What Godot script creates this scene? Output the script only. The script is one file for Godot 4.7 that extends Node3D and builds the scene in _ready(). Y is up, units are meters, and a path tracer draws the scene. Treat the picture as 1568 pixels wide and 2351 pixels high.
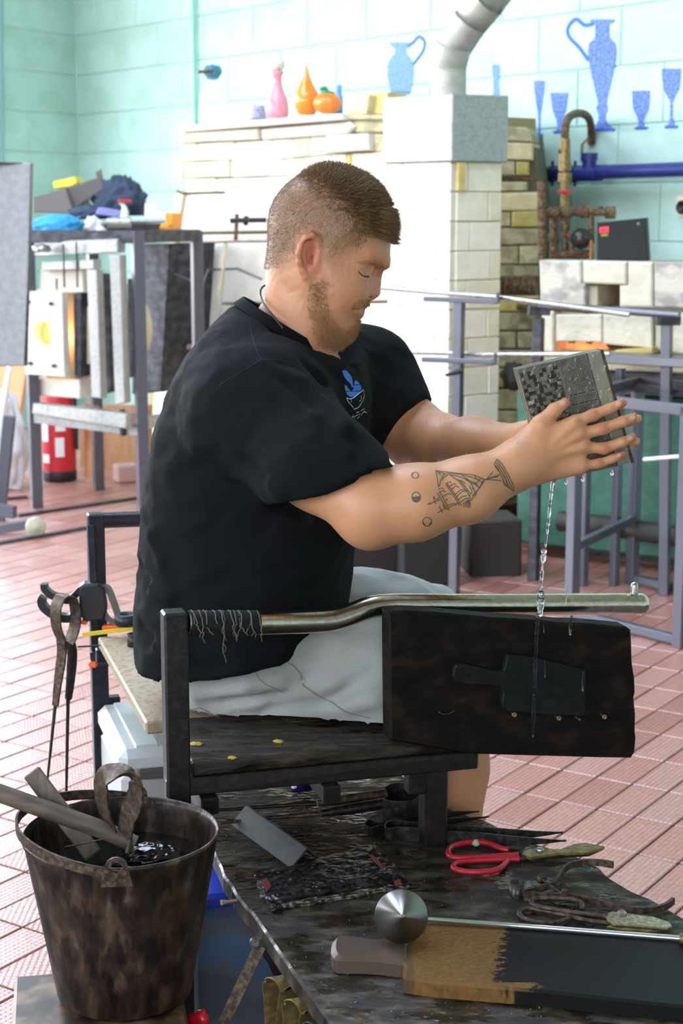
extends Node3D
# A glass workshop: a man on a glassblower's bench squeezes water out of a wet newspaper pad.

const FPX := 3780.0          # focal length of the photograph in pixels (image 1568 x 2351)
const PITCH := 10.34
const EYE := Vector3(0, 1.24, 0)
const V0 := Vector3.ZERO
var M := {}
var rng := RandomNumberGenerator.new()

func _ready():
	rng.seed = 7
	# ---- camera
	var cam := Camera3D.new()
	cam.name = "camera"
	cam.position = EYE
	cam.rotation_degrees.x = -PITCH
	var ca := CameraAttributesPhysical.new()
	ca.frustum_focal_length = 12.0 / (1175.5 / FPX)
	ca.frustum_focus_distance = 2.3
	ca.exposure_aperture = 6.0
	ca.frustum_near = 0.05
	ca.frustum_far = 60.0
	cam.attributes = ca
	cam.keep_aspect = Camera3D.KEEP_HEIGHT
	cam.fov = rad_to_deg(2.0 * atan(1175.5 / FPX))
	add_child(cam)
	cam.current = true
	# ---- sky, exposure
	var sm := ProceduralSkyMaterial.new()
	sm.sky_top_color = Color(0.80, 0.88, 1.0)
	sm.sky_horizon_color = Color(1.0, 1.0, 1.0)
	sm.ground_horizon_color = Color(0.62, 0.62, 0.60)
	sm.ground_bottom_color = Color(0.40, 0.39, 0.37)
	sm.sky_curve = 0.25
	var sky := Sky.new()
	sky.sky_material = sm
	var env := Environment.new()
	env.background_mode = Environment.BG_SKY
	env.sky = sky
	env.background_energy_multiplier = 15.5
	env.tonemap_mode = Environment.TONE_MAPPER_LINEAR
	env.tonemap_exposure = 1.0
	env.sdfgi_enabled = true
	env.ssao_enabled = true
	env.ssil_enabled = true
	var we := WorldEnvironment.new()
	we.name = "environment"
	we.environment = env
	add_child(we)
	make_materials()
	build_room()
	build_floor()
	build_background()
	build_bench()
	build_foreground()
	build_person()

# ---------------------------------------------------------------- picking points
func ray(px: float, py: float) -> Vector3:
	var x := (px - 784.0) / FPX
	var y := (1175.5 - py) / FPX
	var p := deg_to_rad(PITCH)
	return Vector3(x, y * cos(p) - sin(p), -(cos(p) + y * sin(p)))

func P(px: float, py: float, d: float) -> Vector3:     # the point d metres ahead on the floor plan
	var r := ray(px, py)
	return EYE + r * (d / -r.z)

func Y(px: float, py: float, h: float) -> Vector3:     # the point at height h
	var r := ray(px, py)
	return EYE + r * ((h - EYE.y) / r.y)

func W(px: float, py: float, o: Vector3, n: Vector3) -> Vector3:   # the point on a plane
	var r := ray(px, py)
	return EYE + r * ((o - EYE).dot(n) / r.dot(n))

# ---------------------------------------------------------------- nodes
func meta(o: Node, label := "", cat := "", group := "", kind := ""):
	if label: o.set_meta("label", label)
	if cat: o.set_meta("category", cat)
	if group: o.set_meta("group", group)
	if kind: o.set_meta("kind", kind)
	return o

func thing(called: String, label: String, cat: String, at := V0, group := "") -> Node3D:
	var o := Node3D.new()
	o.name = called
	add_child(o, true)
	o.name = numbered(o.name, called)
	o.position = at
	meta(o, label, cat, group)
	return o

var used := {}
func numbered(_now: String, called: String) -> String:
	var n: int = used.get(called, 0)
	used[called] = n + 1
	return called if n == 0 else "%s_%03d" % [called, n]

func mi(st, m: Material) -> MeshInstance3D:
	var o := MeshInstance3D.new()
	if st is SurfaceTool:
		st.generate_normals()
		o.mesh = st.commit()
	else:
		o.mesh = st
	o.material_override = m
	return o

# a part given in world coordinates (the parent thing may sit anywhere, unturned)
func part(called: String, st, m: Material, parent: Node3D, label := "") -> MeshInstance3D:
	var o := mi(st, m)
	o.name = called
	parent.add_child(o, true)
	var n: int = parent.get_meta("_n_" + called, 0)
	parent.set_meta("_n_" + called, n + 1)
	o.name = called if n == 0 else "%s_%03d" % [called, n]
	var g := V0
	var q: Node = parent
	while q is Node3D and q != self:
		g += q.position
		q = q.get_parent()
	o.position = -g
	if label: o.set_meta("label", label)
	return o

# a part given in the thing's own coordinates
func lpart(called: String, st, m: Material, parent: Node3D, label := "") -> MeshInstance3D:
	var o := part(called, st, m, parent, label)
	o.position = V0
	return o

func solo(called: String, st, m: Material, label: String, cat: String, group := "") -> MeshInstance3D:
	var o := mi(st, m)
	o.name = called
	add_child(o, true)
	o.name = numbered(o.name, called)
	meta(o, label, cat, group)
	return o

func struct_(called: String, st, m: Material) -> MeshInstance3D:
	var o := mi(st, m)
	o.name = called
	add_child(o, true)
	o.set_meta("kind", "structure")
	return o

# ---------------------------------------------------------------- shapes
func ST() -> SurfaceTool:
	var st := SurfaceTool.new()
	st.begin(Mesh.PRIMITIVE_TRIANGLES)
	st.set_smooth_group(-1)
	return st

func tri(st: SurfaceTool, a: Vector3, b: Vector3, c: Vector3):     # counter-clockwise seen from outside
	st.add_vertex(a); st.add_vertex(c); st.add_vertex(b)

func quad(st: SurfaceTool, a: Vector3, b: Vector3, c: Vector3, d: Vector3):
	tri(st, a, b, c)
	tri(st, a, c, d)

func box(st: SurfaceTool, T: Transform3D, s: Vector3, bev := 0.002, wob := 0.0):
	st.set_smooth_group(-1)
	var h := s * 0.5
	var b: float = minf(bev, minf(h.x, minf(h.y, h.z)) * 0.6)
	var v := {}
	for ix in [-1, 1]:
		for iy in [-1, 1]:
			for iz in [-1, 1]:
				var j := V0
				if wob > 0.0: j = Vector3(rng.randf_range(-wob, wob), rng.randf_range(-wob, wob), rng.randf_range(-wob, wob))
				var k := [ix, iy, iz]
				v[k + [0]] = T * (Vector3(ix * h.x, iy * (h.y - b), iz * (h.z - b)) + j)
				v[k + [1]] = T * (Vector3(ix * (h.x - b), iy * h.y, iz * (h.z - b)) + j)
				v[k + [2]] = T * (Vector3(ix * (h.x - b), iy * (h.y - b), iz * h.z) + j)
	for a in 3:
		var p := (a + 1) % 3
		var q := (a + 2) % 3
		for s1 in [-1, 1]:
			var c := []
			for uv in [[-1, -1], [1, -1], [1, 1], [-1, 1]]:
				var k := [0, 0, 0]
				k[a] = s1; k[p] = uv[0]; k[q] = uv[1]
				c.append(v[k + [a]])
			if s1 > 0: quad(st, c[0], c[1], c[2], c[3])
			else: quad(st, c[3], c[2], c[1], c[0])
		if b > 0.0:
			for s1 in [-1, 1]:
				for s2 in [-1, 1]:
					var k0 := [0, 0, 0]
					var k1 := [0, 0, 0]
					k0[a] = -1; k0[p] = s1; k0[q] = s2
					k1[a] = 1; k1[p] = s1; k1[q] = s2
					if s1 * s2 > 0: quad(st, v[k0 + [q]], v[k1 + [q]], v[k1 + [p]], v[k0 + [p]])
					else: quad(st, v[k0 + [p]], v[k1 + [p]], v[k1 + [q]], v[k0 + [q]])
	if b > 0.0:
		for ix in [-1, 1]:
			for iy in [-1, 1]:
				for iz in [-1, 1]:
					var k := [ix, iy, iz]
					if ix * iy * iz > 0: tri(st, v[k + [0]], v[k + [1]], v[k + [2]])
					else: tri(st, v[k + [0]], v[k + [2]], v[k + [1]])

func frame_of(dir: Vector3, up := Vector3.UP) -> Basis:    # z along dir, y close to up
	var z := dir.normalized()
	if absf(z.dot(up)) > 0.995: up = Vector3.RIGHT if absf(z.x) < 0.9 else Vector3.FORWARD
	var x := up.cross(z).normalized()
	return Basis(x, z.cross(x), z)

func beam(st: SurfaceTool, a: Vector3, b: Vector3, w: float, h: float, bev := 0.002, up := Vector3.UP, wob := 0.0):
	box(st, Transform3D(frame_of(b - a, up), (a + b) * 0.5), Vector3(w, h, a.distance_to(b)), bev, wob)

func post(st: SurfaceTool, base: Vector3, top: Vector3, w: float, dep: float, facing: Vector3, bev := 0.002):   # upright bar, width along `facing`
	var y := (top - base).normalized()
	var x := (facing - y * facing.dot(y)).normalized()
	box(st, Transform3D(Basis(x, y, x.cross(y)), (base + top) * 0.5), Vector3(w, base.distance_to(top), dep), bev)

func tube(st: SurfaceTool, pts: Array, rad, n := 10, cap := true, round_end := false):
	st.set_smooth_group(0)
	var rings := []
	var R: Array = rad if rad is Array else []
	var c := pts.size()
	if R.size() and R.size() != c:            # radii given at fewer points than the curve has
		var R2 := []
		for i in c:
			var u := float(i) / (c - 1) * (R.size() - 1)
			R2.append(lerpf(R[int(u)], R[mini(int(u) + 1, R.size() - 1)], u - int(u)))
		R = R2
	var prev := Basis()
	for i in c:
		var d: Vector3 = (pts[mini(i + 1, c - 1)] - pts[maxi(i - 1, 0)]).normalized()
		var bs: Basis
		if i == 0: bs = frame_of(d)
		else:
			var x: Vector3 = (prev.x - d * prev.x.dot(d)).normalized()
			bs = Basis(x, d.cross(x), d)
		prev = bs
		var r: float = R[i] if R.size() else float(rad)
		var ring := []
		for k in n:
			var a := TAU * k / n
			ring.append(pts[i] + bs.x * cos(a) * r + bs.y * sin(a) * r)
		rings.append(ring)
	for i in c - 1:
		for k in n:
			var k2 := (k + 1) % n
			quad(st, rings[i][k], rings[i][k2], rings[i + 1][k2], rings[i + 1][k])
	if cap:
		for e in [0, c - 1]:
			var r: float = R[e] if R.size() else float(rad)
			var d: Vector3 = (pts[0] - pts[1]).normalized() if e == 0 else (pts[c - 1] - pts[c - 2]).normalized()
			var ring: Array = rings[e]
			if round_end:
				var prev_ring := ring
				for s in [0.5, 0.86]:
					var nr := []
					for k in n: nr.append(pts[e] + (ring[k] - pts[e]) * sqrt(1.0 - s * s) + d * r * s)
					for k in n:
						var k2 := (k + 1) % n
						if e == 0: quad(st, prev_ring[k2], prev_ring[k], nr[k], nr[k2])
						else: quad(st, prev_ring[k], prev_ring[k2], nr[k2], nr[k])
					prev_ring = nr
				ring = prev_ring
			else:
				st.set_smooth_group(-1)
			for k in n:
				var k2 := (k + 1) % n
				var tip: Vector3 = pts[e] + (d * r if round_end else V0)
				if e == 0: tri(st, ring[k2], ring[k], tip)
				else: tri(st, ring[k], ring[k2], tip)
			st.set_smooth_group(0)

func lathe(st: SurfaceTool, T: Transform3D, prof: Array, n := 24, smooth := true, sq := 0.0):
	st.set_smooth_group(0 if smooth else -1)
	for i in prof.size() - 1:
		var p: Vector2 = prof[i]
		var q: Vector2 = prof[i + 1]
		for k in n:
			var a0 := TAU * k / n
			var a1 := TAU * (k + 1) / n
			var A := T * Vector3(p.x * cos(a0), p.y, -p.x * sin(a0))
			var Bq := T * Vector3(p.x * cos(a1), p.y, -p.x * sin(a1))
			var C := T * Vector3(q.x * cos(a1), q.y, -q.x * sin(a1))
			var D := T * Vector3(q.x * cos(a0), q.y, -q.x * sin(a0))
			if p.x > 1e-6: tri(st, A, Bq, C)
			if q.x > 1e-6: tri(st, A, C, D)
	st.set_smooth_group(-1)

# polygon in local xy, thickness along local z from 0 to dep, with a chamfer on the front
func extr(st: SurfaceTool, T: Transform3D, poly: PackedVector2Array, dep: float, bev := 0.0, jag := 0.0):
	st.set_smooth_group(-1)
	if Geometry2D.is_polygon_clockwise(poly):
		poly = poly.duplicate()
		poly.reverse()
	var top := poly
	if bev > 0.0:
		var ins := PackedVector2Array()
		var c := poly.size()
		for i in c:
			var e0 := (poly[i] - poly[(i - 1 + c) % c]).normalized()
			var e1 := (poly[(i + 1) % c] - poly[i]).normalized()
			var n0 := Vector2(-e0.y, e0.x)
			var n1 := Vector2(-e1.y, e1.x)
			var m := (n0 + n1)
			m = m / maxf(m.dot(n0), 0.35)
			ins.append(poly[i] + m * bev)
		top = ins
	var idx := Geometry2D.triangulate_polygon(poly)
	for i in range(0, idx.size(), 3):
		var a := idx[i]
		var b := idx[i + 1]
		var c := idx[i + 2]
		if (poly[b] - poly[a]).cross(poly[c] - poly[a]) < 0.0:
			var w := b
			b = c
			c = w
		tri(st, T * Vector3(top[a].x, top[a].y, dep), T * Vector3(top[b].x, top[b].y, dep), T * Vector3(top[c].x, top[c].y, dep))
		tri(st, T * Vector3(poly[a].x, poly[a].y, 0), T * Vector3(poly[c].x, poly[c].y, 0), T * Vector3(poly[b].x, poly[b].y, 0))
	for i in poly.size():
		var j := (i + 1) % poly.size()
		var p := poly[i]
		var q := poly[j]
		quad(st, T * Vector3(p.x, p.y, 0), T * Vector3(q.x, q.y, 0), T * Vector3(q.x, q.y, dep - bev), T * Vector3(p.x, p.y, dep - bev))
		if bev > 0.0: quad(st, T * Vector3(p.x, p.y, dep - bev), T * Vector3(q.x, q.y, dep - bev), T * Vector3(top[j].x, top[j].y, dep), T * Vector3(top[i].x, top[i].y, dep))

# bent flat bar: centre line pts, width vector per point (or one), thickness
func strip(st: SurfaceTool, pts: Array, wid, thick: float, taper = null):
	st.set_smooth_group(0)
	var c := pts.size()
	var A := []; var Bb := []; var C := []; var D := []
	for i in c:
		var d: Vector3 = (pts[mini(i + 1, c - 1)] - pts[maxi(i - 1, 0)]).normalized()
		var w: Vector3 = wid[i] if wid is Array else wid
		w = (w - d * w.dot(d)).normalized() * w.length() * 0.5
		if taper != null: w *= float(taper[i])
		var n := d.cross(w).normalized() * thick * 0.5
		A.append(pts[i] + w + n); Bb.append(pts[i] - w + n); C.append(pts[i] - w - n); D.append(pts[i] + w - n)
	for s in 4:
		var X: Array = [A, Bb, C, D][s]
		var Z: Array = [A, Bb, C, D][(s + 1) % 4]
		st.set_smooth_group(s + 1)
		for i in c - 1:
			quad(st, X[i], Z[i], Z[i + 1], X[i + 1])
	st.set_smooth_group(-1)
	quad(st, D[0], C[0], Bb[0], A[0])
	quad(st, A[c - 1], Bb[c - 1], C[c - 1], D[c - 1])

func curve(pts: Array, per := 6) -> Array:       # Catmull-Rom through pts
	var o := []
	var c := pts.size()
	for i in c - 1:
		var p0 = pts[maxi(i - 1, 0)]
		var p1 = pts[i]
		var p2 = pts[i + 1]
		var p3 = pts[mini(i + 2, c - 1)]
		for k in per:
			var t := float(k) / per
			o.append(0.5 * ((2.0 * p1) + (p2 - p0) * t + (2.0 * p0 - 5.0 * p1 + 4.0 * p2 - p3) * t * t + (3.0 * p1 - p0 - 3.0 * p2 + p3) * t * t * t))
	o.append(pts[c - 1])
	return o

func arc(c: Vector3, x: Vector3, y: Vector3, a0: float, a1: float, n: int) -> Array:
	var o := []
	for i in n + 1:
		var a := deg_to_rad(lerpf(a0, a1, float(i) / n))
		o.append(c + x * cos(a) + y * sin(a))
	return o

func pv(a: Array) -> PackedVector2Array:
	var o := PackedVector2Array()
	for i in range(0, a.size(), 2): o.append(Vector2(a[i], a[i + 1]))
	return o

# a soft lump (cloth, bag): squashed sphere with noise
func lump(st: SurfaceTool, at: Vector3, s: Vector3, amp := 0.2, freq := 4.0, sd := 1, n := 22, flat := -0.6):
	var ns := FastNoiseLite.new()
	ns.seed = sd
	ns.frequency = 1.0
	st.set_smooth_group(0)
	var g := []
	for i in n + 1:
		var row := []
		for k in n * 2:
			var th := PI * i / n
			var ph := TAU * k / (n * 2)
			var v := Vector3(sin(th) * cos(ph), cos(th), sin(th) * sin(ph))
			var r := 1.0 + amp * ns.get_noise_3dv(v * freq) * 1.6 + amp * 0.6 * absf(ns.get_noise_3dv(v * freq * 2.3 + Vector3(9, 0, 0)))
			v *= r
			v.y = maxf(v.y, flat)
			row.append(at + v * s)
		g.append(row)
	for i in n:
		for k in n * 2:
			var k2 := (k + 1) % (n * 2)
			if i > 0: tri(st, g[i][k], g[i][k2], g[i + 1][k2])
			if i < n: tri(st, g[i][k], g[i + 1][k2], g[i + 1][k])
	st.set_smooth_group(-1)

# ---------------------------------------------------------------- materials
func noise_tex(freq: float, stops: Array, sd := 1, size := 256, kind := FastNoiseLite.TYPE_SIMPLEX_SMOOTH, oct := 5, warp := false) -> NoiseTexture2D:
	var n := FastNoiseLite.new()
	n.noise_type = kind
	n.frequency = freq
	n.seed = sd
	n.fractal_octaves = oct
	if kind == FastNoiseLite.TYPE_CELLULAR: n.fractal_type = FastNoiseLite.FRACTAL_NONE
	if warp:
		n.domain_warp_enabled = true
		n.domain_warp_amplitude = 25.0
	var t := NoiseTexture2D.new()
	t.width = size
	t.height = size
	t.seamless = true
	t.noise = n
	if stops.size():
		var g := Gradient.new()
		g.offsets = PackedFloat32Array()
		g.colors = PackedColorArray()
		var of := PackedFloat32Array()
		var co := PackedColorArray()
		for s in stops:
			of.append(s[0])
			co.append(s[1])
		g.offsets = of
		g.colors = co
		t.color_ramp = g
	return t

func smat(c: Color, rough := 0.6, metal := 0.0) -> StandardMaterial3D:
	var m := StandardMaterial3D.new()
	m.albedo_color = c
	m.roughness = rough
	m.metallic = metal
	return m

func tri_(m: StandardMaterial3D, sc: Vector3, world := true) -> StandardMaterial3D:
	m.uv1_triplanar = true
	m.uv1_world_triplanar = world
	m.uv1_scale = sc
	return m

var bump_cache := {}
func bump(m: StandardMaterial3D, freq: float, depth_cm: float, sd := 3, oct := 5) -> StandardMaterial3D:
	var k := [freq, sd, oct]
	if not bump_cache.has(k): bump_cache[k] = noise_tex(freq, [], sd, 256, FastNoiseLite.TYPE_SIMPLEX_SMOOTH, oct)
	m.heightmap_enabled = true
	m.heightmap_texture = bump_cache[k]
	m.heightmap_scale = depth_cm
	return m

# mottled: colour ramp over noise; sc = repeats per metre
func mott(freq: float, stops: Array, sc: Vector3, rough := 0.6, metal := 0.0, sd := 1, oct := 5, depth_cm := 0.0, warp := false) -> StandardMaterial3D:
	var m := smat(Color.WHITE, rough, metal)
	m.albedo_texture = noise_tex(freq, stops, sd, 256, FastNoiseLite.TYPE_SIMPLEX_SMOOTH, oct, warp)
	tri_(m, sc)
	if depth_cm > 0.0: bump(m, 0.03, depth_cm, sd + 40)
	return m

func H(s: String) -> Color: return Color.html(s)

func make_materials():
	M.wall = mott(0.012, [[0.3, H("a8c9bb")], [0.5, H("b0d0c5")], [0.7, H("b8d6cc")]], Vector3(1.2, 1.2, 1.2), 0.5, 0.0, 2)
	bump(M.wall, 0.05, 0.25, 5)
	M.joint = smat(H("9fc0b3"), 0.7)
	M.ceil = smat(H("e6e6e0"), 0.9)
	M.grout = mott(0.05, [[0.3, H("4b4644")], [0.7, H("6a625e")]], Vector3(6, 6, 6), 0.9)
	M.plain_wall = smat(H("c9d6cf"), 0.8)
	M.frame = smat(H("d8dad8"), 0.5)
	# quarry tiles: clay red with a fine raised diamond tread
	var im := Image.create(128, 128, false, Image.FORMAT_RGB8)
	for y in 128:
		for x in 128:
			var u := absf(fposmod(x / 128.0 * 8.0, 1.0) - 0.5) * 2.0
			var v := absf(fposmod(y / 128.0 * 8.0, 1.0) - 0.5) * 2.0
			var g := clampf((1.15 - u - v * 0.9) * 2.2, 0.0, 1.0)
			im.set_pixel(x, y, Color(g, g, g))
	var tread := ImageTexture.create_from_image(im)
	M.tiles = []
	var cols := [["a96a58", "b97d6c"], ["ad6f5e", "bd8574"], ["9d5e4e", "b07363"], ["b07767", "be8c7e"]]
	for i in 4:
		var m := mott(0.02, [[0.25, H(cols[i][0])], [0.75, H(cols[i][1])]], Vector3(3, 3, 3), 0.36, 0.0, 20 + i)
		m.metallic_specular = 0.7
		m.clearcoat_enabled = true
		m.clearcoat = 0.6
		m.clearcoat_roughness = 0.32
		m.heightmap_enabled = true
		m.heightmap_texture = tread
		m.heightmap_scale = 0.10
		m.uv1_world_triplanar = false
		m.uv1_scale = Vector3(12, 12, 12)
		M.tiles.append(m)
	# firebrick, clean to scorched
	M.brick = []
	var bc := [["e0d9c2", "e9e3d0"], ["dad0b2", "e4dbc2"], ["d6cba8", "e0d5b6"], ["cdbd8e", "dacda6"], ["cdb262", "dac47e"], ["ccbfb2", "d9cec4"]]
	for i in bc.size():
		var m := mott(0.02, [[0.3, H(bc[i][0])], [0.6, H(bc[i][1])]], Vector3(2.5, 2.5, 2.5), 0.85, 0.0, 30 + i)
		bump(m, 0.06, 0.25, 8)
		M.brick.append(m)
	M.clean = []
	for e in [["ece4ce", "f3ecda"], ["e8dfc6", "f0e8d2"], ["e4dabc", "ece2c8"]]:
		var m := mott(0.02, [[0.3, H(e[0])], [0.6, H(e[1])]], Vector3(2.5, 2.5, 2.5), 0.85, 0.0, 140)
		bump(m, 0.06, 0.2, 8)
		M.clean.append(m)
	M.kiln = []
	bc = [["c0b8a2", "ccc5b0"], ["bab298", "c8c0a8"], ["aaa080", "bcb396"], ["988c68", "b0a484"], ["b8a060", "c6b47c"], ["98918a", "c4bdac"]]
	for i in bc.size():
		var m := mott(0.012 if i == 5 else 0.02, [[0.36, H(bc[i][0])], [0.52, H(bc[i][1])]], Vector3(2.5, 2.5, 2.5), 0.85, 0.0, 130 + i)
		bump(m, 0.06, 0.25, 8)
		M.kiln.append(m)
	M.brick_dark = []
	bc = [["8d8464", "b0a684"], ["9c9472", "beb690"], ["6f684f", "a39b78"], ["a8994f", "c0b070"]]
	for i in bc.size():
		var m := mott(0.02, [[0.3, H(bc[i][0])], [0.6, H(bc[i][1])]], Vector3(2.5, 2.5, 2.5), 0.9, 0.0, 60 + i)
		bump(m, 0.06, 0.25, 8)
		M.brick_dark.append(m)
	M.mortar = smat(H("a8966c"), 0.95)
	M.mortar_dark = smat(H("6a624c"), 0.95)
	M.board = mott(0.015, [[0.3, H("dad5c6")], [0.7, H("e6e1d4")]], Vector3(2, 2, 2), 0.8)
	M.steel = smat(H("77777c"), 0.42, 0.85)
	M.steel_dark = mott(0.02, [[0.3, H("35353a")], [0.7, H("55555c")]], Vector3(4, 4, 4), 0.5, 0.5)
	M.steel_paint = smat(H("66666f"), 0.32, 0.45)
	M.galv = mott(0.03, [[0.3, H("9a9a97")], [0.5, H("b4b3af")], [0.7, H("a3a29d")]], Vector3(4, 4, 4), 0.45, 0.55, 9)
	M.duct = mott(0.02, [[0.3, H("aca99c")], [0.7, H("bab7aa")]], Vector3(3, 3, 3), 0.5, 0.3, 10)
	M.rust = mott(0.03, [[0.3, H("4a3527")], [0.5, H("6e4a33")], [0.7, H("7d7556")]], Vector3(6, 6, 6), 0.75, 0.3, 11)
	M.brass = mott(0.03, [[0.3, H("74623e")], [0.7, H("9a8350")]], Vector3(8, 8, 8), 0.42, 0.6, 12)
	M.blue_pipe = smat(H("26307a"), 0.4)
	M.black_box = smat(H("0e0f10"), 0.6)
	M.red = smat(H("c3202c"), 0.4)
	# bench and tools
	M.iron = mott(0.03, [[0.25, H("131110")], [0.55, H("1e1a18")], [0.78, H("30261f")]], Vector3(7, 7, 7), 0.42, 0.25, 13)
	bump(M.iron, 0.08, 0.04, 9)
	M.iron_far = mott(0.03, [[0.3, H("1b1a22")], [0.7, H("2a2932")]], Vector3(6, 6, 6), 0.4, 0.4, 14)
	M.rail = mott(0.03, [[0.3, H("b8b4a6")], [0.6, H("d8d5c8")], [0.8, H("b8a882")]], Vector3(5, 9, 9), 0.2, 1.0, 15)
	M.old_wood = mott(0.02, [[0.25, H("12100c")], [0.5, H("221b13")], [0.7, H("33291b")], [0.85, H("4a3c28")]], Vector3(2, 7, 9), 0.5, 0.0, 16, 6)
	bump(M.old_wood, 0.05, 0.16, 10)
	M.char_wood = mott(0.02, [[0.25, H("0b0908")], [0.6, H("15110d")], [0.85, H("2c1c11")]], Vector3(3, 5, 3), 0.62, 0.0, 17, 6)
	bump(M.char_wood, 0.05, 0.12, 11)
	M.char_wood.metallic_specular = 0.25
	M.table_wood = mott(0.02, [[0.25, H("1c1710")], [0.5, H("2c251a")], [0.68, H("3d3426")], [0.85, H("564b39")]], Vector3(3, 3, 5.5), 0.40, 0.0, 18, 7)
	bump(M.table_wood, 0.06, 0.13, 12)
	M.plywood = mott(0.02, [[0.3, H("8d7b62")], [0.5, H("a8957a")], [0.7, H("9c8a70")]], Vector3(9, 9, 9), 0.55, 0.0, 19)
	M.tool = mott(0.03, [[0.3, H("3a3835")], [0.7, H("5a5853")]], Vector3(9, 9, 9), 0.36, 0.85, 21)
	M.tool_rust = mott(0.03, [[0.3, H("3a2e26")], [0.6, H("5c4a3c")], [0.8, H("746250")]], Vector3(12, 12, 12), 0.5, 0.6, 22)
	M.tool_bright = mott(0.03, [[0.3, H("9a9a94")], [0.7, H("c4c2b8")]], Vector3(9, 9, 9), 0.3, 0.9, 23)
	M.black_plastic = smat(H("17181b"), 0.45)
	M.orange = smat(H("ee6a2c"), 0.5)
	M.yellow = smat(H("dcc832"), 0.5)
	M.red_grip = smat(H("b3162b"), 0.35)
	M.white = smat(H("e6e6e4"), 0.6)
	M.cloth_dark = smat(H("3a4658"), 0.9)
	M.wood_pale = mott(0.02, [[0.3, H("b98a55")], [0.7, H("d2a874")]], Vector3(9, 1.5, 9), 0.6, 0.0, 24)

# ---------------------------------------------------------------- the room
const CORNER := Vector3(-1.56, 0, -10.0)
const LDIR := Vector3(-0.5015, 0, 0.8651)     # left wall, from the corner towards the camera
const BDIR := Vector3(0.62, 0, 0.7846)        # back wall, from the corner to the right
const LN := Vector3(0.8651, 0, 0.5015)        # normals into the room
const BN := Vector3(-0.7846, 0, 0.62)

func slab(st, o: Vector3, d: Vector3, n: Vector3, t0: float, t1: float, y0: float, y1: float, th := 0.22, off := 0.0):
	var T := Transform3D(Basis(d, Vector3.UP, d.cross(Vector3.UP)), o + d * (t0 + t1) * 0.5 + Vector3.UP * (y0 + y1) * 0.5 - n * (th * 0.5 + off))
	box(st, T, Vector3(t1 - t0, y1 - y0, th), 0.0)

func blocks(parent, o: Vector3, d: Vector3, n: Vector3, t0: float, t1: float, y0: float, y1: float):
	var row := 0
	var y := y0
	while y < y1:
		var t := t0 - (0.225 if row % 2 else 0.0)
		while t < t1:
			var a := maxf(t, t0)
			var b := minf(t + 0.45, t1)
			if b - a > 0.05:
				var st := ST()
				var T := Transform3D(Basis(d, Vector3.UP, d.cross(Vector3.UP)), o + d * (a + b) * 0.5 + Vector3.UP * (y + 0.1125) - n * (0.008 + rng.randf() * 0.0012))
				box(st, T, Vector3(b - a - 0.004, 0.221, 0.02), 0.003)
				part("block", st, M.wall, parent)
			t += 0.45
		y += 0.225
		row += 1

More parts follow.
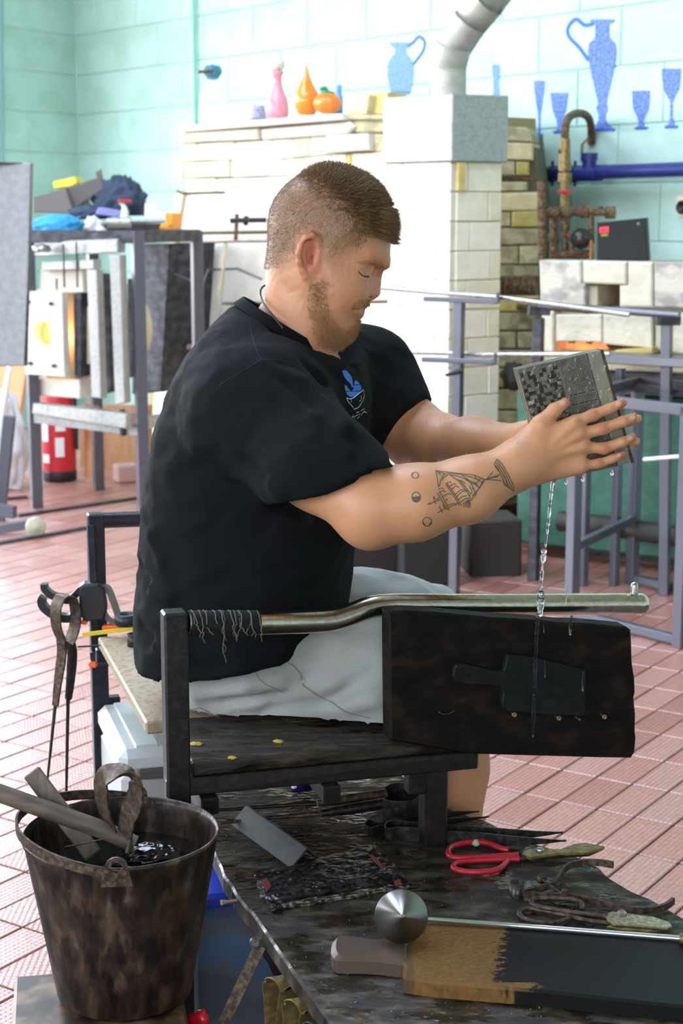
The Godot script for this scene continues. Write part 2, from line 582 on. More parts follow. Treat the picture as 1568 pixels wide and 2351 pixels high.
func build_room():
	var h := 4.3
	# back wall: backing slab, its painted concrete blocks laid on it where the photograph looks
	var st := ST()
	slab(st, CORNER, BDIR, BN, -0.3, 9.8, 0.0, h, 0.22, 0.004)
	var wb := struct_("wall_back", st, M.joint)
	blocks(wb, CORNER, BDIR, BN, 0.0, 5.4, 0.675, 2.92)
	st = ST()
	slab(st, CORNER, BDIR, BN, 0.0, 9.6, 2.925, h, 0.02, -0.004)
	slab(st, CORNER, BDIR, BN, 5.4, 9.6, 0.0, 2.92, 0.02, -0.004)
	slab(st, CORNER, BDIR, BN, 0.0, 5.4, 0.0, 0.67, 0.02, -0.004)
	part("plaster", st, M.wall, wb)
	# left wall: tall windows begin just outside the photograph's left edge
	st = ST()
	var L := 11.0
	slab(st, CORNER, LDIR, LN, 0.0, 0.95, 0.0, h, 0.22, 0.004)
	slab(st, CORNER, LDIR, LN, 0.95, 5.75, 0.0, 0.2)
	slab(st, CORNER, LDIR, LN, 0.95, 8.3, 3.8, h)
	slab(st, CORNER, LDIR, LN, 3.2, 3.45, 0.2, 3.8)
	slab(st, CORNER, LDIR, LN, 5.75, 6.9, 0.0, 3.8)
	slab(st, CORNER, LDIR, LN, 6.9, 8.3, 0.0, 1.0)
	slab(st, CORNER, LDIR, LN, 8.3, L, 0.0, h)
	var wl := struct_("wall_left", st, M.plain_wall)
	blocks(wl, CORNER, LDIR, LN, 0.0, 0.95, 0.675, 2.92)
	st = ST()
	slab(st, CORNER, LDIR, LN, 0.0, 0.95, 2.925, h, 0.02, -0.004)
	slab(st, CORNER, LDIR, LN, 0.0, 0.95, 0.0, 0.67, 0.02, -0.004)
	part("plaster", st, M.wall, wl)
	var k := 1
	for w in [[0.95, 3.2, 0.2], [3.45, 5.75, 0.2], [6.9, 8.3, 1.0]]:
		st = ST()
		for t in [w[0] + 0.03, (w[0] + w[1]) * 0.5, w[1] - 0.03]: slab(st, CORNER, LDIR, LN, t - 0.03, t + 0.03, w[2], 3.8, 0.06, 0.08)
		for y in [w[2] + 0.03, 2.4, 3.77]: slab(st, CORNER, LDIR, LN, w[0], w[1], y - 0.03, y + 0.03, 0.06, 0.08)
		struct_("window_%d" % k, st, M.frame)
		k += 1
	# the rest of the shell
	var c1 := CORNER + LDIR * L                      # left rear
	var c2 := Vector3(-4.2, 0, 3.6)
	var c3 := Vector3(4.6, 0, 3.6)
	var c4 := CORNER + BDIR * 9.6
	st = ST()
	var d12 := (c2 - c1).normalized()
	var n12 := Vector3.UP.cross(d12)
	var L12 := c1.distance_to(c2)
	for q in [[0.0, L12, 0.0, 0.8], [0.0, L12, 3.7, h], [0.0, 0.4, 0.8, 3.7], [4.4, L12, 0.8, 3.7]]: slab(st, c1, d12, n12, q[0], q[1], q[2], q[3])
	struct_("wall_side", st, M.plain_wall)
	st = ST()
	for t in [0.43, 1.7, 3.0, 4.37]: slab(st, c1, d12, n12, t - 0.03, t + 0.03, 0.8, 3.7, 0.06, 0.08)
	for y in [0.83, 2.2, 3.67]: slab(st, c1, d12, n12, 0.4, 4.4, y - 0.03, y + 0.03, 0.06, 0.08)
	struct_("window_4", st, M.frame)
	st = ST()
	var d23 := Vector3.RIGHT
	for q in [[0.0, 8.8, 0.0, 1.0], [0.0, 8.8, 3.3, h], [0.0, 3.2, 1.0, 3.3], [4.9, 8.8, 1.0, 3.3]]: slab(st, c2, d23, Vector3.FORWARD, q[0], q[1], q[2], q[3])
	struct_("wall_front", st, M.plain_wall)
	st = ST()
	for t in [3.23, 4.05, 4.87]: slab(st, c2, d23, Vector3.FORWARD, t - 0.03, t + 0.03, 1.0, 3.3, 0.06, 0.08)
	for y in [1.03, 2.2, 3.27]: slab(st, c2, d23, Vector3.FORWARD, 3.2, 4.9, y - 0.03, y + 0.03, 0.06, 0.08)
	struct_("window_5", st, M.frame)
	st = ST()
	var d34 := (c4 - c3).normalized()
	slab(st, c3, d34, Vector3.UP.cross(d34), -0.2, c3.distance_to(c4) + 0.2, 0, h)
	struct_("wall_right", st, M.plain_wall)
	# ceiling with two roof lights of the workshop
	st = ST()
	for r in [[-8.0, -2.9, -11.0, 4.0], [-1.3, -0.7, -11.0, 4.0], [0.4, 6.0, -11.0, 4.0], [-0.7, 0.4, -11.0, -4.7], [-0.7, 0.4, -3.0, 4.0], [-2.9, -1.3, -11.0, -6.4], [-2.9, -1.3, -2.6, 4.0]]:
		box(st, Transform3D(Basis(), Vector3((r[0] + r[1]) * 0.5, h + 0.1, (r[2] + r[3]) * 0.5)), Vector3(r[1] - r[0], 0.2, r[3] - r[2]), 0.0)
	struct_("ceiling", st, M.ceil)

func build_floor():
	var st := ST()
	box(st, Transform3D(Basis(), Vector3(-1, -0.108, -3.5)), Vector3(14, 0.2, 15), 0.0)
	var fl := struct_("floor", st, M.grout)
	var a := deg_to_rad(33.4)
	var da := Vector3(sin(a), 0, -cos(a))          # along the tiles
	var db := Vector3(cos(a), 0, sin(a))           # across the rows
	var spots := []
	var pitch_b := 0.0853
	var pitch_a := 0.182
	var B0 := Basis(db, Vector3.UP, -da)
	for i in range(-75, 20):
		for j in range(4, 62):
			var c := db * (-1.456 + pitch_b * (i + 0.5)) + da * (0.145 + pitch_a * (j + 0.5)) * 1.0
			if c.z > -1.7 or c.z < -9.8: continue
			var v := c - EYE
			var zc := -v.z * cos(deg_to_rad(PITCH)) - v.y * sin(deg_to_rad(PITCH))
			var yc := v.y * cos(deg_to_rad(PITCH)) - v.z * sin(deg_to_rad(PITCH))
			var px := 784.0 + FPX * v.x / zc
			var py := 1175.5 - FPX * yc / zc
			if px < -160.0 or px > 1730.0 or py > 2500.0: continue
			var seen := (px < 420.0 and py > 1080.0) or (px > 1000.0 and py > 1330.0) or (px > 780.0 and py > 1300.0 and py < 1420.0)
			if px > 60.0 and px < 480.0 and py > 1900.0: seen = false
			spots.append([(-c.z if seen else -c.z + 50.0), c])
	spots.sort_custom(func(p, q): return p[0] < q[0])
	var meshes := []
	for k in 4:
		var s := ST()
		box(s, Transform3D(), Vector3(pitch_b - 0.0045, 0.012, pitch_a - 0.0045), 0.002)
		s.generate_normals()
		meshes.append(s.commit())
	var rest := []
	for k in 4: rest.append(ST())
	for n in spots.size():
		var c: Vector3 = spots[n][1] + Vector3.UP * (rng.randf_range(-0.0008, 0.0008) - 0.006)
		var v := rng.randi() % 4
		if n < 300:
			var o := part("tile", meshes[v], M.tiles[v], fl)
			o.transform = Transform3D(B0, c)
		else:
			box(rest[v], Transform3D(B0, c), Vector3(pitch_b - 0.0045, 0.012, pitch_a - 0.0045), 0.0)
	for k in 4:
		part("far_tiles", rest[k], M.tiles[k], fl).set_meta("kind", "stuff")

# a slab whose outline is given by picture points on a real upright plane (o, n); it reaches `dep` back from it
func pslab(st: SurfaceTool, px: Array, o: Vector3, n: Vector3, dep: float, bev := 0.003, proud := 0.0):
	var x := Vector3.UP.cross(n).normalized()
	var T := Transform3D(Basis(x, n.cross(x), n), o + n * (proud - dep))
	var inv := T.affine_inverse()
	var poly := PackedVector2Array()
	for i in range(0, px.size(), 2):
		var q := inv * W(px[i], px[i + 1], o + n * proud, n)
		poly.append(Vector2(q.x, q.y))
	extr(st, T, poly, dep, bev)

func ptube(st: SurfaceTool, px: Array, d, r, n := 8, smooth_ := 0, rnd := false):     # px: x, y, x, y ...; d one distance or one for each
	var p := []
	for i in range(0, px.size(), 2): p.append(P(px[i], px[i + 1], d[i / 2] if d is Array else d))
	if smooth_: p = curve(p, smooth_)
	tube(st, p, r, n, true, rnd)

func build_background():
	build_main_furnace()
	build_chimney()
	build_kiln()
	build_gas_pipes()
	build_ornaments()
	build_wall_paint()
	build_rack()
	build_small_furnace()
	build_corner_junk()

var FO := Vector3(-0.80, 0, -8.05)
var FD := Vector3(0.588, 0, 0.809)
var FNR := Vector3(-0.809, 0, 0.588)

func build_main_furnace():
	var f := thing("furnace", "large pale firebrick furnace with slanting left side behind the seated man", "furnace", FO)
	var st := ST()
	pslab(st, [418, 300, 888, 270, 1010, 262, 1010, 1180, 335, 1075, 345, 850, 420, 440], FO, FNR, 0.5, 0.0, -0.06)
	part("core", st, M.mortar, f)
	# courses: picture quads of single bricks on the face (x, y from the upper left, clockwise)
	var z := func(a: Array) -> Array:
		var o := []
		for i in range(0, a.size(), 2):
			o.append(380.0 + a[i] / 1.823)
			o.append(100.0 + a[i + 1] / 1.823)
		return o
	var rows := [
		[[60, 425, 130, 421, 134, 491, 65, 495], 1], [[135, 420, 283, 412, 284, 486, 140, 490], 0], [[292, 414, 444, 405, 444, 488, 292, 494], 0], [[447, 405, 528, 400, 528, 480, 447, 486], 0], [[532, 400, 603, 394, 603, 472, 532, 478], 3], [[606, 393, 664, 389, 664, 466, 606, 471], 0],
		[[75, 500, 164, 496, 164, 560, 80, 563], 2], [[167, 496, 262, 490, 262, 558, 167, 560], 1], [[274, 490, 420, 486, 420, 554, 274, 560], 0], [[423, 489, 495, 485, 495, 554, 423, 557], 5], [[498, 485, 575, 478, 575, 550, 498, 554], 1], [[578, 477, 690, 469, 690, 540, 578, 548], 0], [[693, 468, 752, 463, 752, 535, 693, 540], 0], [[756, 465, 774, 463, 774, 533, 756, 535], 4], [[778, 461, 925, 455, 925, 540, 778, 544], 1],
		[[76, 569, 205, 565, 206, 632, 82, 636], 0], [[215, 567, 480, 559, 480, 616, 215, 629], 0], [[484, 558, 640, 552, 640, 610, 484, 616], 0], [[644, 552, 836, 545, 836, 600, 644, 608], 1], [[840, 543, 940, 537, 940, 592, 840, 598], 2],
		[[940, 455, 1010, 450, 1010, 540, 940, 545], 1], [[944, 540, 1010, 537, 1010, 592, 944, 596], 1]]
	for b in rows:
		st = ST()
		pslab(st, z.call(b[0]), FO, FNR, 0.09, 0.006, rng.randf_range(-0.006, 0.006))
		part("brick", st, M.brick[b[1]], f)
	for b in [[[668, 386, 845, 376, 848, 446, 668, 459], M.brick[5], 0.03], [[852, 376, 925, 381, 925, 456, 852, 453], M.brick_dark[1], 0.0]]:
		st = ST()
		pslab(st, z.call(b[0]), FO, FNR, 0.11, 0.006, b[2])
		part("brick", st, b[1], f)
	# cracked slabs on top
	for b in [[[62, 374, 384, 356, 379, 402, 66, 414], M.brick[1], 0.02], [[398, 358, 768, 326, 785, 350, 756, 379, 402, 404], M.brick[5], 0.02], [[770, 322, 930, 318, 930, 372, 790, 374, 788, 350], M.brick_dark[1], 0.0]]:
		st = ST()
		pslab(st, z.call(b[0]), FO, FNR, 0.5, 0.008, b[2])
		part("slab", st, b[1], f)
	st = ST()
	pslab(st, z.call([50, 346, 735, 293, 735, 319, 50, 371]), FO, FNR, 0.55, 0.006, 0.05)
	part("slab", st, M.board, f)
	st = ST()
	pslab(st, z.call([735, 296, 925, 299, 925, 320, 735, 319]), FO, FNR, 0.5, 0.006, 0.02)
	part("slab", st, M.brick_dark[1], f)
	# big insulating panels lower down
	for b in [[[422, 450, 640, 438, 930, 421, 930, 526, 640, 530, 402, 534], 0], [[399, 540, 930, 533, 930, 551, 640, 553, 396, 558], 5], [[395, 562, 514, 558, 500, 784, 358, 790], 0], [[519, 558, 900, 554, 900, 690, 508, 696], 0], [[507, 702, 900, 696, 900, 790, 502, 790], 1], [[362, 800, 640, 806, 640, 1010, 345, 1000], 0]]:
		st = ST()
		pslab(st, b[0], FO, FNR, 0.08, 0.006, rng.randf_range(-0.004, 0.004))
		part("panel", st, [M.board, M.brick[1], M.brick[2], M.brick[3], M.brick[4], M.brick[5]][b[1]], f)
	var yy := 796.0
	var r := 0
	while yy < 1150.0:
		var x := 645.0 - (60.0 if r % 2 else 0.0)
		while x < 1000.0:
			st = ST()
			pslab(st, [x, yy, x + 117, yy - 6, x + 117, yy + 55, x, yy + 62], FO, FNR, 0.08, 0.005, rng.randf_range(-0.004, 0.004))
			part("brick", st, M.brick[1 + (r + int(x)) % 3], f)
			x += 120.0
		yy += 64.0
		r += 1
	st = ST()
	ptube(st, [405, 438, 420, 444, 520, 441, 640, 434, 800, 424], 7.7, 0.006, 6)
	part("strap", st, M.rust, f)
	st = ST()
	pslab(st, [406, 440, 421, 440, 362, 800, 340, 800], FO, FNR, 0.06, 0.003, 0.02)
	part("corner_angle", st, M.brick[2], f)
	# rods and hook that hold the door
	st = ST()
	ptube(st, [392, 625, 470, 620, 545, 617, 600, 641], [7.65, 7.6, 7.45, 7.3], 0.006, 6)
	ptube(st, [396, 627, 460, 652], 7.5, 0.004, 6)
	ptube(st, [478, 619, 470, 640, 463, 665, 457, 694], 7.45, 0.005, 6)
	part("door_rod", st, M.steel, f)
	st = ST()
	ptube(st, [528, 507, 545, 506, 612, 505], 7.3, 0.011, 8)
	ptube(st, [560, 506, 570, 507], 7.25, 0.022, 10)
	part("gauge", st, M.black_plastic, f)
	st = ST()
	ptube(st, [544, 491, 541, 552], 7.3, 0.009, 8)
	part("copper_pipe", st, M.rust, f)
	st = ST()
	ptube(st, [520, 560, 503, 680], 7.38, 0.007, 6)
	part("seam_rod", st, M.brick[3], f)
	st = ST()
	pslab(st, [351, 731, 376, 728, 374, 828, 350, 832], FO, FNR, 0.1, 0.004, 0.08)
	part("latch_block", st, M.brick[2], f)
	st = ST()
	ptube(st, [335, 789, 452, 798, 560, 806], [7.72, 7.6, 7.4], 0.013, 8)
	ptube(st, [345, 826, 378, 834], 7.7, 0.018, 8)
	ptube(st, [347, 744, 358, 746], 7.7, 0.026, 8)
	ptube(st, [349, 735, 343, 834], 7.72, 0.006, 6)
	part("latch_bar", st, smat(H("c9b4ac"), 0.6), f)

func brick_face(parent, o: Vector3, d: Vector3, n: Vector3, wid: float, y0: float, y1: float, rh: float, splits: Array, mats: Array, depth := 0.06):
	var y := y1
	var r := 0
	while y > y0 + 0.02:
		var h := minf(rh, y - y0)
		var t := 0.0
		var sp: Array = splits[r % splits.size()] + [wid]
		for e in sp:
			var st := ST()
			var b := minf(e, wid)
			var T := Transform3D(Basis(d, Vector3.UP, d.cross(Vector3.UP)), o + d * (t + b) * 0.5 + Vector3.UP * (y - h * 0.5) - n * (depth * 0.5 + rng.randf_range(0.0, 0.003)))
			box(st, T, Vector3(b - t - 0.003, h - 0.003, depth), 0.003)
			part("brick", st, mats[rng.randi() % mats.size()], parent)
			t = b
		y -= rh
		r += 1

func build_chimney():
	var c := P(1035, 370, 5.98)
	c.y = 0
	var dl := Vector3(-sin(deg_to_rad(48)), 0, -cos(deg_to_rad(48)))
	var dr := Vector3(sin(deg_to_rad(55)), 0, -cos(deg_to_rad(55)))
	var wl := 0.295
	var wr := 0.243
	var nr := dr.cross(Vector3.UP) * -1.0
	if nr.z < 0: nr = -nr
	var f := thing("chimney", "square cream firebrick chimney column with a sheet metal box on top", "chimney", c)
	var st := ST()
	var T := Transform3D(Basis(-dl, Vector3.UP, -dr), c + dl * wl * 0.5 + dr * wr * 0.5 + Vector3.UP * 0.705)
	box(st, T, Vector3(wl - 0.03, 1.40, wr - 0.03), 0.0)
	part("core", st, M.mortar, f)
	var nl := dl.cross(Vector3.UP)
	if nl.z < 0: nl = -nl
	brick_face(f, c + dl * wl, -dl, nl, wl, 0.0, 1.415, 0.1052, [[0.07], [0.225], [0.09], [0.225]], [M.clean[0], M.clean[0], M.clean[1]])
	brick_face(f, c + dr * 0.03, dr, nr, wr - 0.03, 0.0, 1.415, 0.1052, [[0.05], [0.15], [0.065], [0.16]], [M.clean[0], M.clean[1], M.clean[2]])
	st = ST()
	var a := c + dr * 0.012 - dl * 0.0015 + Vector3.UP * 1.363
	box(st, Transform3D(Basis(dr, Vector3.UP, nr), a + dr * 0.03 + nr * 0.004), Vector3(0.035, 0.10, 0.012), 0.003)
	part("yellow_brick", st, M.brick[4], f)
	st = ST()
	box(st, Transform3D(Basis(-dl, Vector3.UP, -dr), c + dl * (wl * 0.5 - 0.0) + dr * (wr * 0.5) + Vector3.UP * 1.533), Vector3(wl + 0.03, 0.236, wr + 0.02), 0.004, 0.002)
	part("metal_box", st, M.galv, f, "dented galvanised sheet metal box")
	# flue duct
	var g := thing("flue_duct", "round cream segmented metal flue duct bending up from the chimney box", "duct", P(1030, 212, 6.15))
	var p := [[1030, 215], [1030, 152], [1040, 112], [1076, 56], [1118, 6], [1180, -75]]
	for i in p.size() - 1:
		st = ST()
		var q := P(p[i][0], p[i][1], 6.18)
		var e := P(p[i + 1][0], p[i + 1][1], 6.18 - 0.02 * i)
		var dd := (e - q).normalized() * 0.012
		tube(st, [q - dd * 0.6, e + dd], [0.0645 + 0.0006 * (i % 2), 0.0645 + 0.0006 * (i % 2)], 28, false)
		part("duct_segment", st, M.duct, g)
	st = ST()
	for i in [1, 2, 3]:
		var q := P(p[i][0], p[i][1], 6.18)
		var e := P(p[i + 1][0], p[i + 1][1], 6.16)
		var dd := (e - q).normalized() * 0.004
		tube(st, [q - dd, q + dd], 0.0672, 28, true)
	part("seam_ring", st, M.duct, g)
	# scorched stack to the right, behind the column
	var o := P(1237, 480, 6.42)
	o.y = 0
	var n := Vector3(-0.25, 0, 0.968)
	var s := thing("brick_stack", "scorched olive firebrick stack right behind the chimney column", "brick stack", o)
	st = ST()
	pslab(st, [1120, 300, 1222, 306, 1236, 430, 1236, 1120, 1120, 1120], o, n, 0.3, 0.0, -0.03)
	part("core", st, M.mortar_dark, s)
	var q4 := [[1120, 289, 1208, 292, 1222, 308, 1222, 326, 1120, 322, 1], [1120, 325, 1223, 329, 1222, 368, 1120, 365, -1], [1120, 368, 1182, 370, 1182, 402, 1120, 402, 1], [1185, 371, 1213, 372, 1213, 402, 1185, 402, 3], [1120, 418, 1210, 418, 1210, 438, 1120, 440, 1],
		[1120, 443, 1236, 441, 1236, 483, 1120, 484, -1], [1120, 487, 1172, 487, 1172, 520, 1120, 520, 1], [1175, 486, 1237, 484, 1237, 521, 1175, 521, 3], [1120, 524, 1237, 524, 1237, 561, 1120, 562, 0], [1120, 565, 1190, 565, 1190, 606, 1120, 606, 0], [1193, 565, 1237, 564, 1237, 606, 1193, 606, 1], [1120, 609, 1237, 609, 1237, 636, 1120, 636, 2],
		[1120, 680, 1237, 680, 1237, 715, 1120, 715, 3], [1120, 718, 1237, 718, 1237, 758, 1120, 758, 2], [1120, 762, 1185, 762, 1185, 800, 1120, 800, 2], [1188, 762, 1237, 762, 1237, 800, 1188, 800, 0], [1120, 804, 1237, 804, 1237, 842, 1120, 842, 0], [1120, 846, 1200, 846, 1200, 890, 1120, 890, 3], [1203, 846, 1237, 846, 1237, 890, 1203, 890, 0], [1120, 894, 1237, 894, 1237, 940, 1120, 940, 1], [1120, 944, 1237, 944, 1237, 1000, 1120, 1000, 0]]
	for b in q4:
		st = ST()
		pslab(st, b.slice(0, b.size() - 1), o, n, 0.2, 0.005, rng.randf_range(-0.004, 0.004))
		part("brick", st, M.brick[3] if b[-1] < 0 else M.brick_dark[b[-1]], s)
	st = ST()
	ptube(st, [1130, 655, 1228, 657], 6.33, 0.034, 16)
	part("burner_pipe", st, M.rust, s, "rusty pipe stub lying in the brickwork")
	st = ST()
	ptube(st, [1186, 704, 1222, 708], 6.3, 0.012, 6)
	part("tie_rod", st, M.rust, s)
	st = ST()
	ptube(st, [1150, 411, 1240, 413], 6.3, 0.006, 6)
	part("tie_rod", st, M.rust, s)
	st = ST()
	lump(st, P(1177, 863, 6.2), Vector3(0.042, 0.052, 0.04), 0.22, 2.0, 3, 16, -1.2)
	solo("burnt_glove", st, smat(H("3c3a30"), 0.9), "dark crumpled burnt glove hung on the scorched brick stack", "glove")

const KD := Vector3(0.839, 0, 0.545)
const KN := Vector3(-0.545, 0, 0.839)

func build_kiln():
	var o := P(1237, 600, 5.75)
	o.y = 0
	var k := thing("kiln", "low white firebrick kiln with a square spy hole at the right", "kiln", o)
	var st := ST()
	# body behind the front pieces: left flank, top, back
	pslab(st, [1244, 602, 1342, 603, 1342, 730, 1244, 726], o, KN, 0.42, 0.0, -0.05)
	pslab(st, [1424, 603, 1660, 606, 1660, 735, 1424, 728], o, KN, 0.42, 0.0, -0.05)
	pslab(st, [1244, 602, 1660, 606, 1660, 650, 1244, 650], o, KN, 0.42, 0.0, -0.05)
	pslab(st, [1300, 640, 1460, 640, 1460, 725, 1300, 725], o, KN, 0.12, 0.0, -0.28)
	pslab(st, [1244, 715, 1268, 716, 1268, 830, 1244, 830], o, KN, 0.42, 0.0, -0.05)
	pslab(st, [1505, 715, 1660, 722, 1660, 850, 1505, 845], o, KN, 0.42, 0.0, -0.05)
	pslab(st, [1244, 800, 1660, 815, 1660, 860, 1244, 845], o, KN, 0.42, 0.0, -0.06)
	pslab(st, [1268, 715, 1510, 718, 1510, 830, 1268, 825], o, KN, 0.1, 0.0, -0.34)
	part("core", st, M.kiln[2], k)
	var bl := [[1237, 597, 1333, 599, 1336, 650, 1343, 654, 1343, 705, 1240, 694, 5], [1336, 599, 1438, 601, 1438, 654, 1338, 651, 0], [1441, 601, 1498, 602, 1498, 706, 1422, 705, 1422, 656, 1441, 656, 0], [1501, 602, 1580, 604, 1580, 708, 1501, 706, 5], [1583, 604, 1660, 606, 1660, 712, 1583, 708, 0],
		[1243, 714, 1271, 714, 1271, 812, 1243, 808, 0], [1503, 716, 1580, 720, 1580, 815, 1503, 806, 1], [1583, 720, 1660, 724, 1660, 820, 1583, 815, 0], [1243, 813, 1390, 817, 1390, 850, 1243, 846, 3], [1393, 817, 1580, 822, 1580, 858, 1393, 850, 2]]
	for b in bl:
		st = ST()
		pslab(st, b.slice(0, b.size() - 1), o, KN, 0.10, 0.006, rng.randf_range(-0.004, 0.004))
		part("fire_block", st, M.kiln[b[-1]], k)
	st = ST()
	pslab(st, [1345, 656, 1371, 656, 1371, 702, 1345, 702], o, KN, 0.2, 0.003, -0.03)
	part("fire_block", st, M.kiln[1], k)
	st = ST()
	pslab(st, [1276, 722, 1382, 722, 1382, 786, 1276, 784], o, KN, 0.09, 0.005, 0.01)
	part("door_block", st, M.kiln[0], k)
	st = ST()
	pslab(st, [1384, 722, 1497, 723, 1497, 800, 1384, 790], o, KN, 0.09, 0.005, 0.012)
	part("door_block", st, M.kiln[0], k)
	st = ST()
	pslab(st, [1410, 804, 1496, 798, 1498, 812, 1410, 819], o, KN, 0.2, 0.004, 0.05)
	part("tray", st, M.brick_dark[3], k)
	# glowing embers inside the slot, with their own light
	st = ST()
	for i in 9:
		lump(st, W(1283 + i * 12.5, 803.0 - 5.0 * sin(i * 2.1), o - KN * 0.12, KN), Vector3(0.022, 0.016 + 0.006 * (i % 3), 0.02), 0.3, 2.0, i, 8)
	var em := smat(H("ff7a3a"), 0.9)
	em.emission_enabled = true
	em.emission = H("ffa468")
	em.emission_energy_multiplier = 0.9
	part("flame_embers", st, em, k, "glowing orange embers")
	var om := OmniLight3D.new()
	om.name = "ember_light"
	om.light_color = H("ff9a5a")
	om.light_energy = 0.008
	om.light_size = 0.04
	om.omni_range = 12.0
	om.omni_attenuation = 2.0
	om.shadow_enabled = true
	om.position = W(1335, 792, o - KN * 0.08, KN)
	add_child(om)
	# green steel base below the kiln
	st = ST()
	pslab(st, [1185, 900, 1660, 920, 1660, 1300, 1185, 1245], o, KN, 0.35, 0.01, -0.12)
	var gb := solo("green_cabinet", st, mott(0.02, [[0.3, H("2c5a48")], [0.7, H("3a6c58")]], Vector3(3, 3, 3), 0.5, 0.0, 80), "dark green steel cabinet on the floor under the white kiln", "cabinet")
	st = ST()
	pslab(st, [1240, 848, 1660, 862, 1660, 915, 1240, 898], o, KN, 0.4, 0.0, -0.08)
	part("stand", st, M.steel_dark, k)
	st = ST()
	ptube(st, [1285, 1196, 1400, 1208, 1580, 1236, 1660, 1250], [5.6, 5.5, 5.35, 5.3], 0.035, 14)
	var pf := solo("floor_pipe", st, smat(H("3a372f"), 0.6), "thick dark pipe lying on the floor under the table", "pipe")
	# dark clutter on the floor under the pipe rest
	for q in [[790, 1130, 902, 1275, 5.62, "2a201d"], [908, 1150, 1048, 1293, 5.52, "24221f"], [1062, 1140, 1186, 1272, 5.66, "35302a"]]:
		st = ST()
		var e := P((q[0] + q[2]) * 0.5, q[3], q[4])
		var w: float = (q[2] - q[0]) / 3842.0 * q[4]
		var hh: float = (q[3] - q[1]) / 3842.0 * q[4]
		e = Vector3(e.x, hh * 0.5, e.z)
		box(st, Transform3D(Basis(Vector3.UP, 0.12), e), Vector3(w, hh, 0.22), 0.006, 0.004)
		solo("floor_box", st, smat(H(q[5]), 0.8), ["small dark brown box on the floor just past the elbow", "low dark grey box on the floor under the forearm", "brown box on the floor right of the rack leg"][[790, 908, 1062].find(q[0])], "box", "")
	for q in [[838, 1300, "4650b0"], [812, 1325, "5058b8"], [1125, 1288, "4048a0"], [985, 1283, "c8c4bc"]]:
		st = ST()
		lump(st, Y(q[0], q[1], 0.012), Vector3(0.02, 0.018, 0.016), 0.5, 1.5, q[0], 8)
		solo("glass_chip", st, smat(H(q[2]), 0.2), {838: "blue glass chip on the floor right of the black shirt", 812: "small blue glass chip nearest the gap by the shirt", 1125: "blue glass chip on the floor right of the rack leg", 985: "pale grey glass chip on the floor below the forearm"}[q[0]], "glass chip")

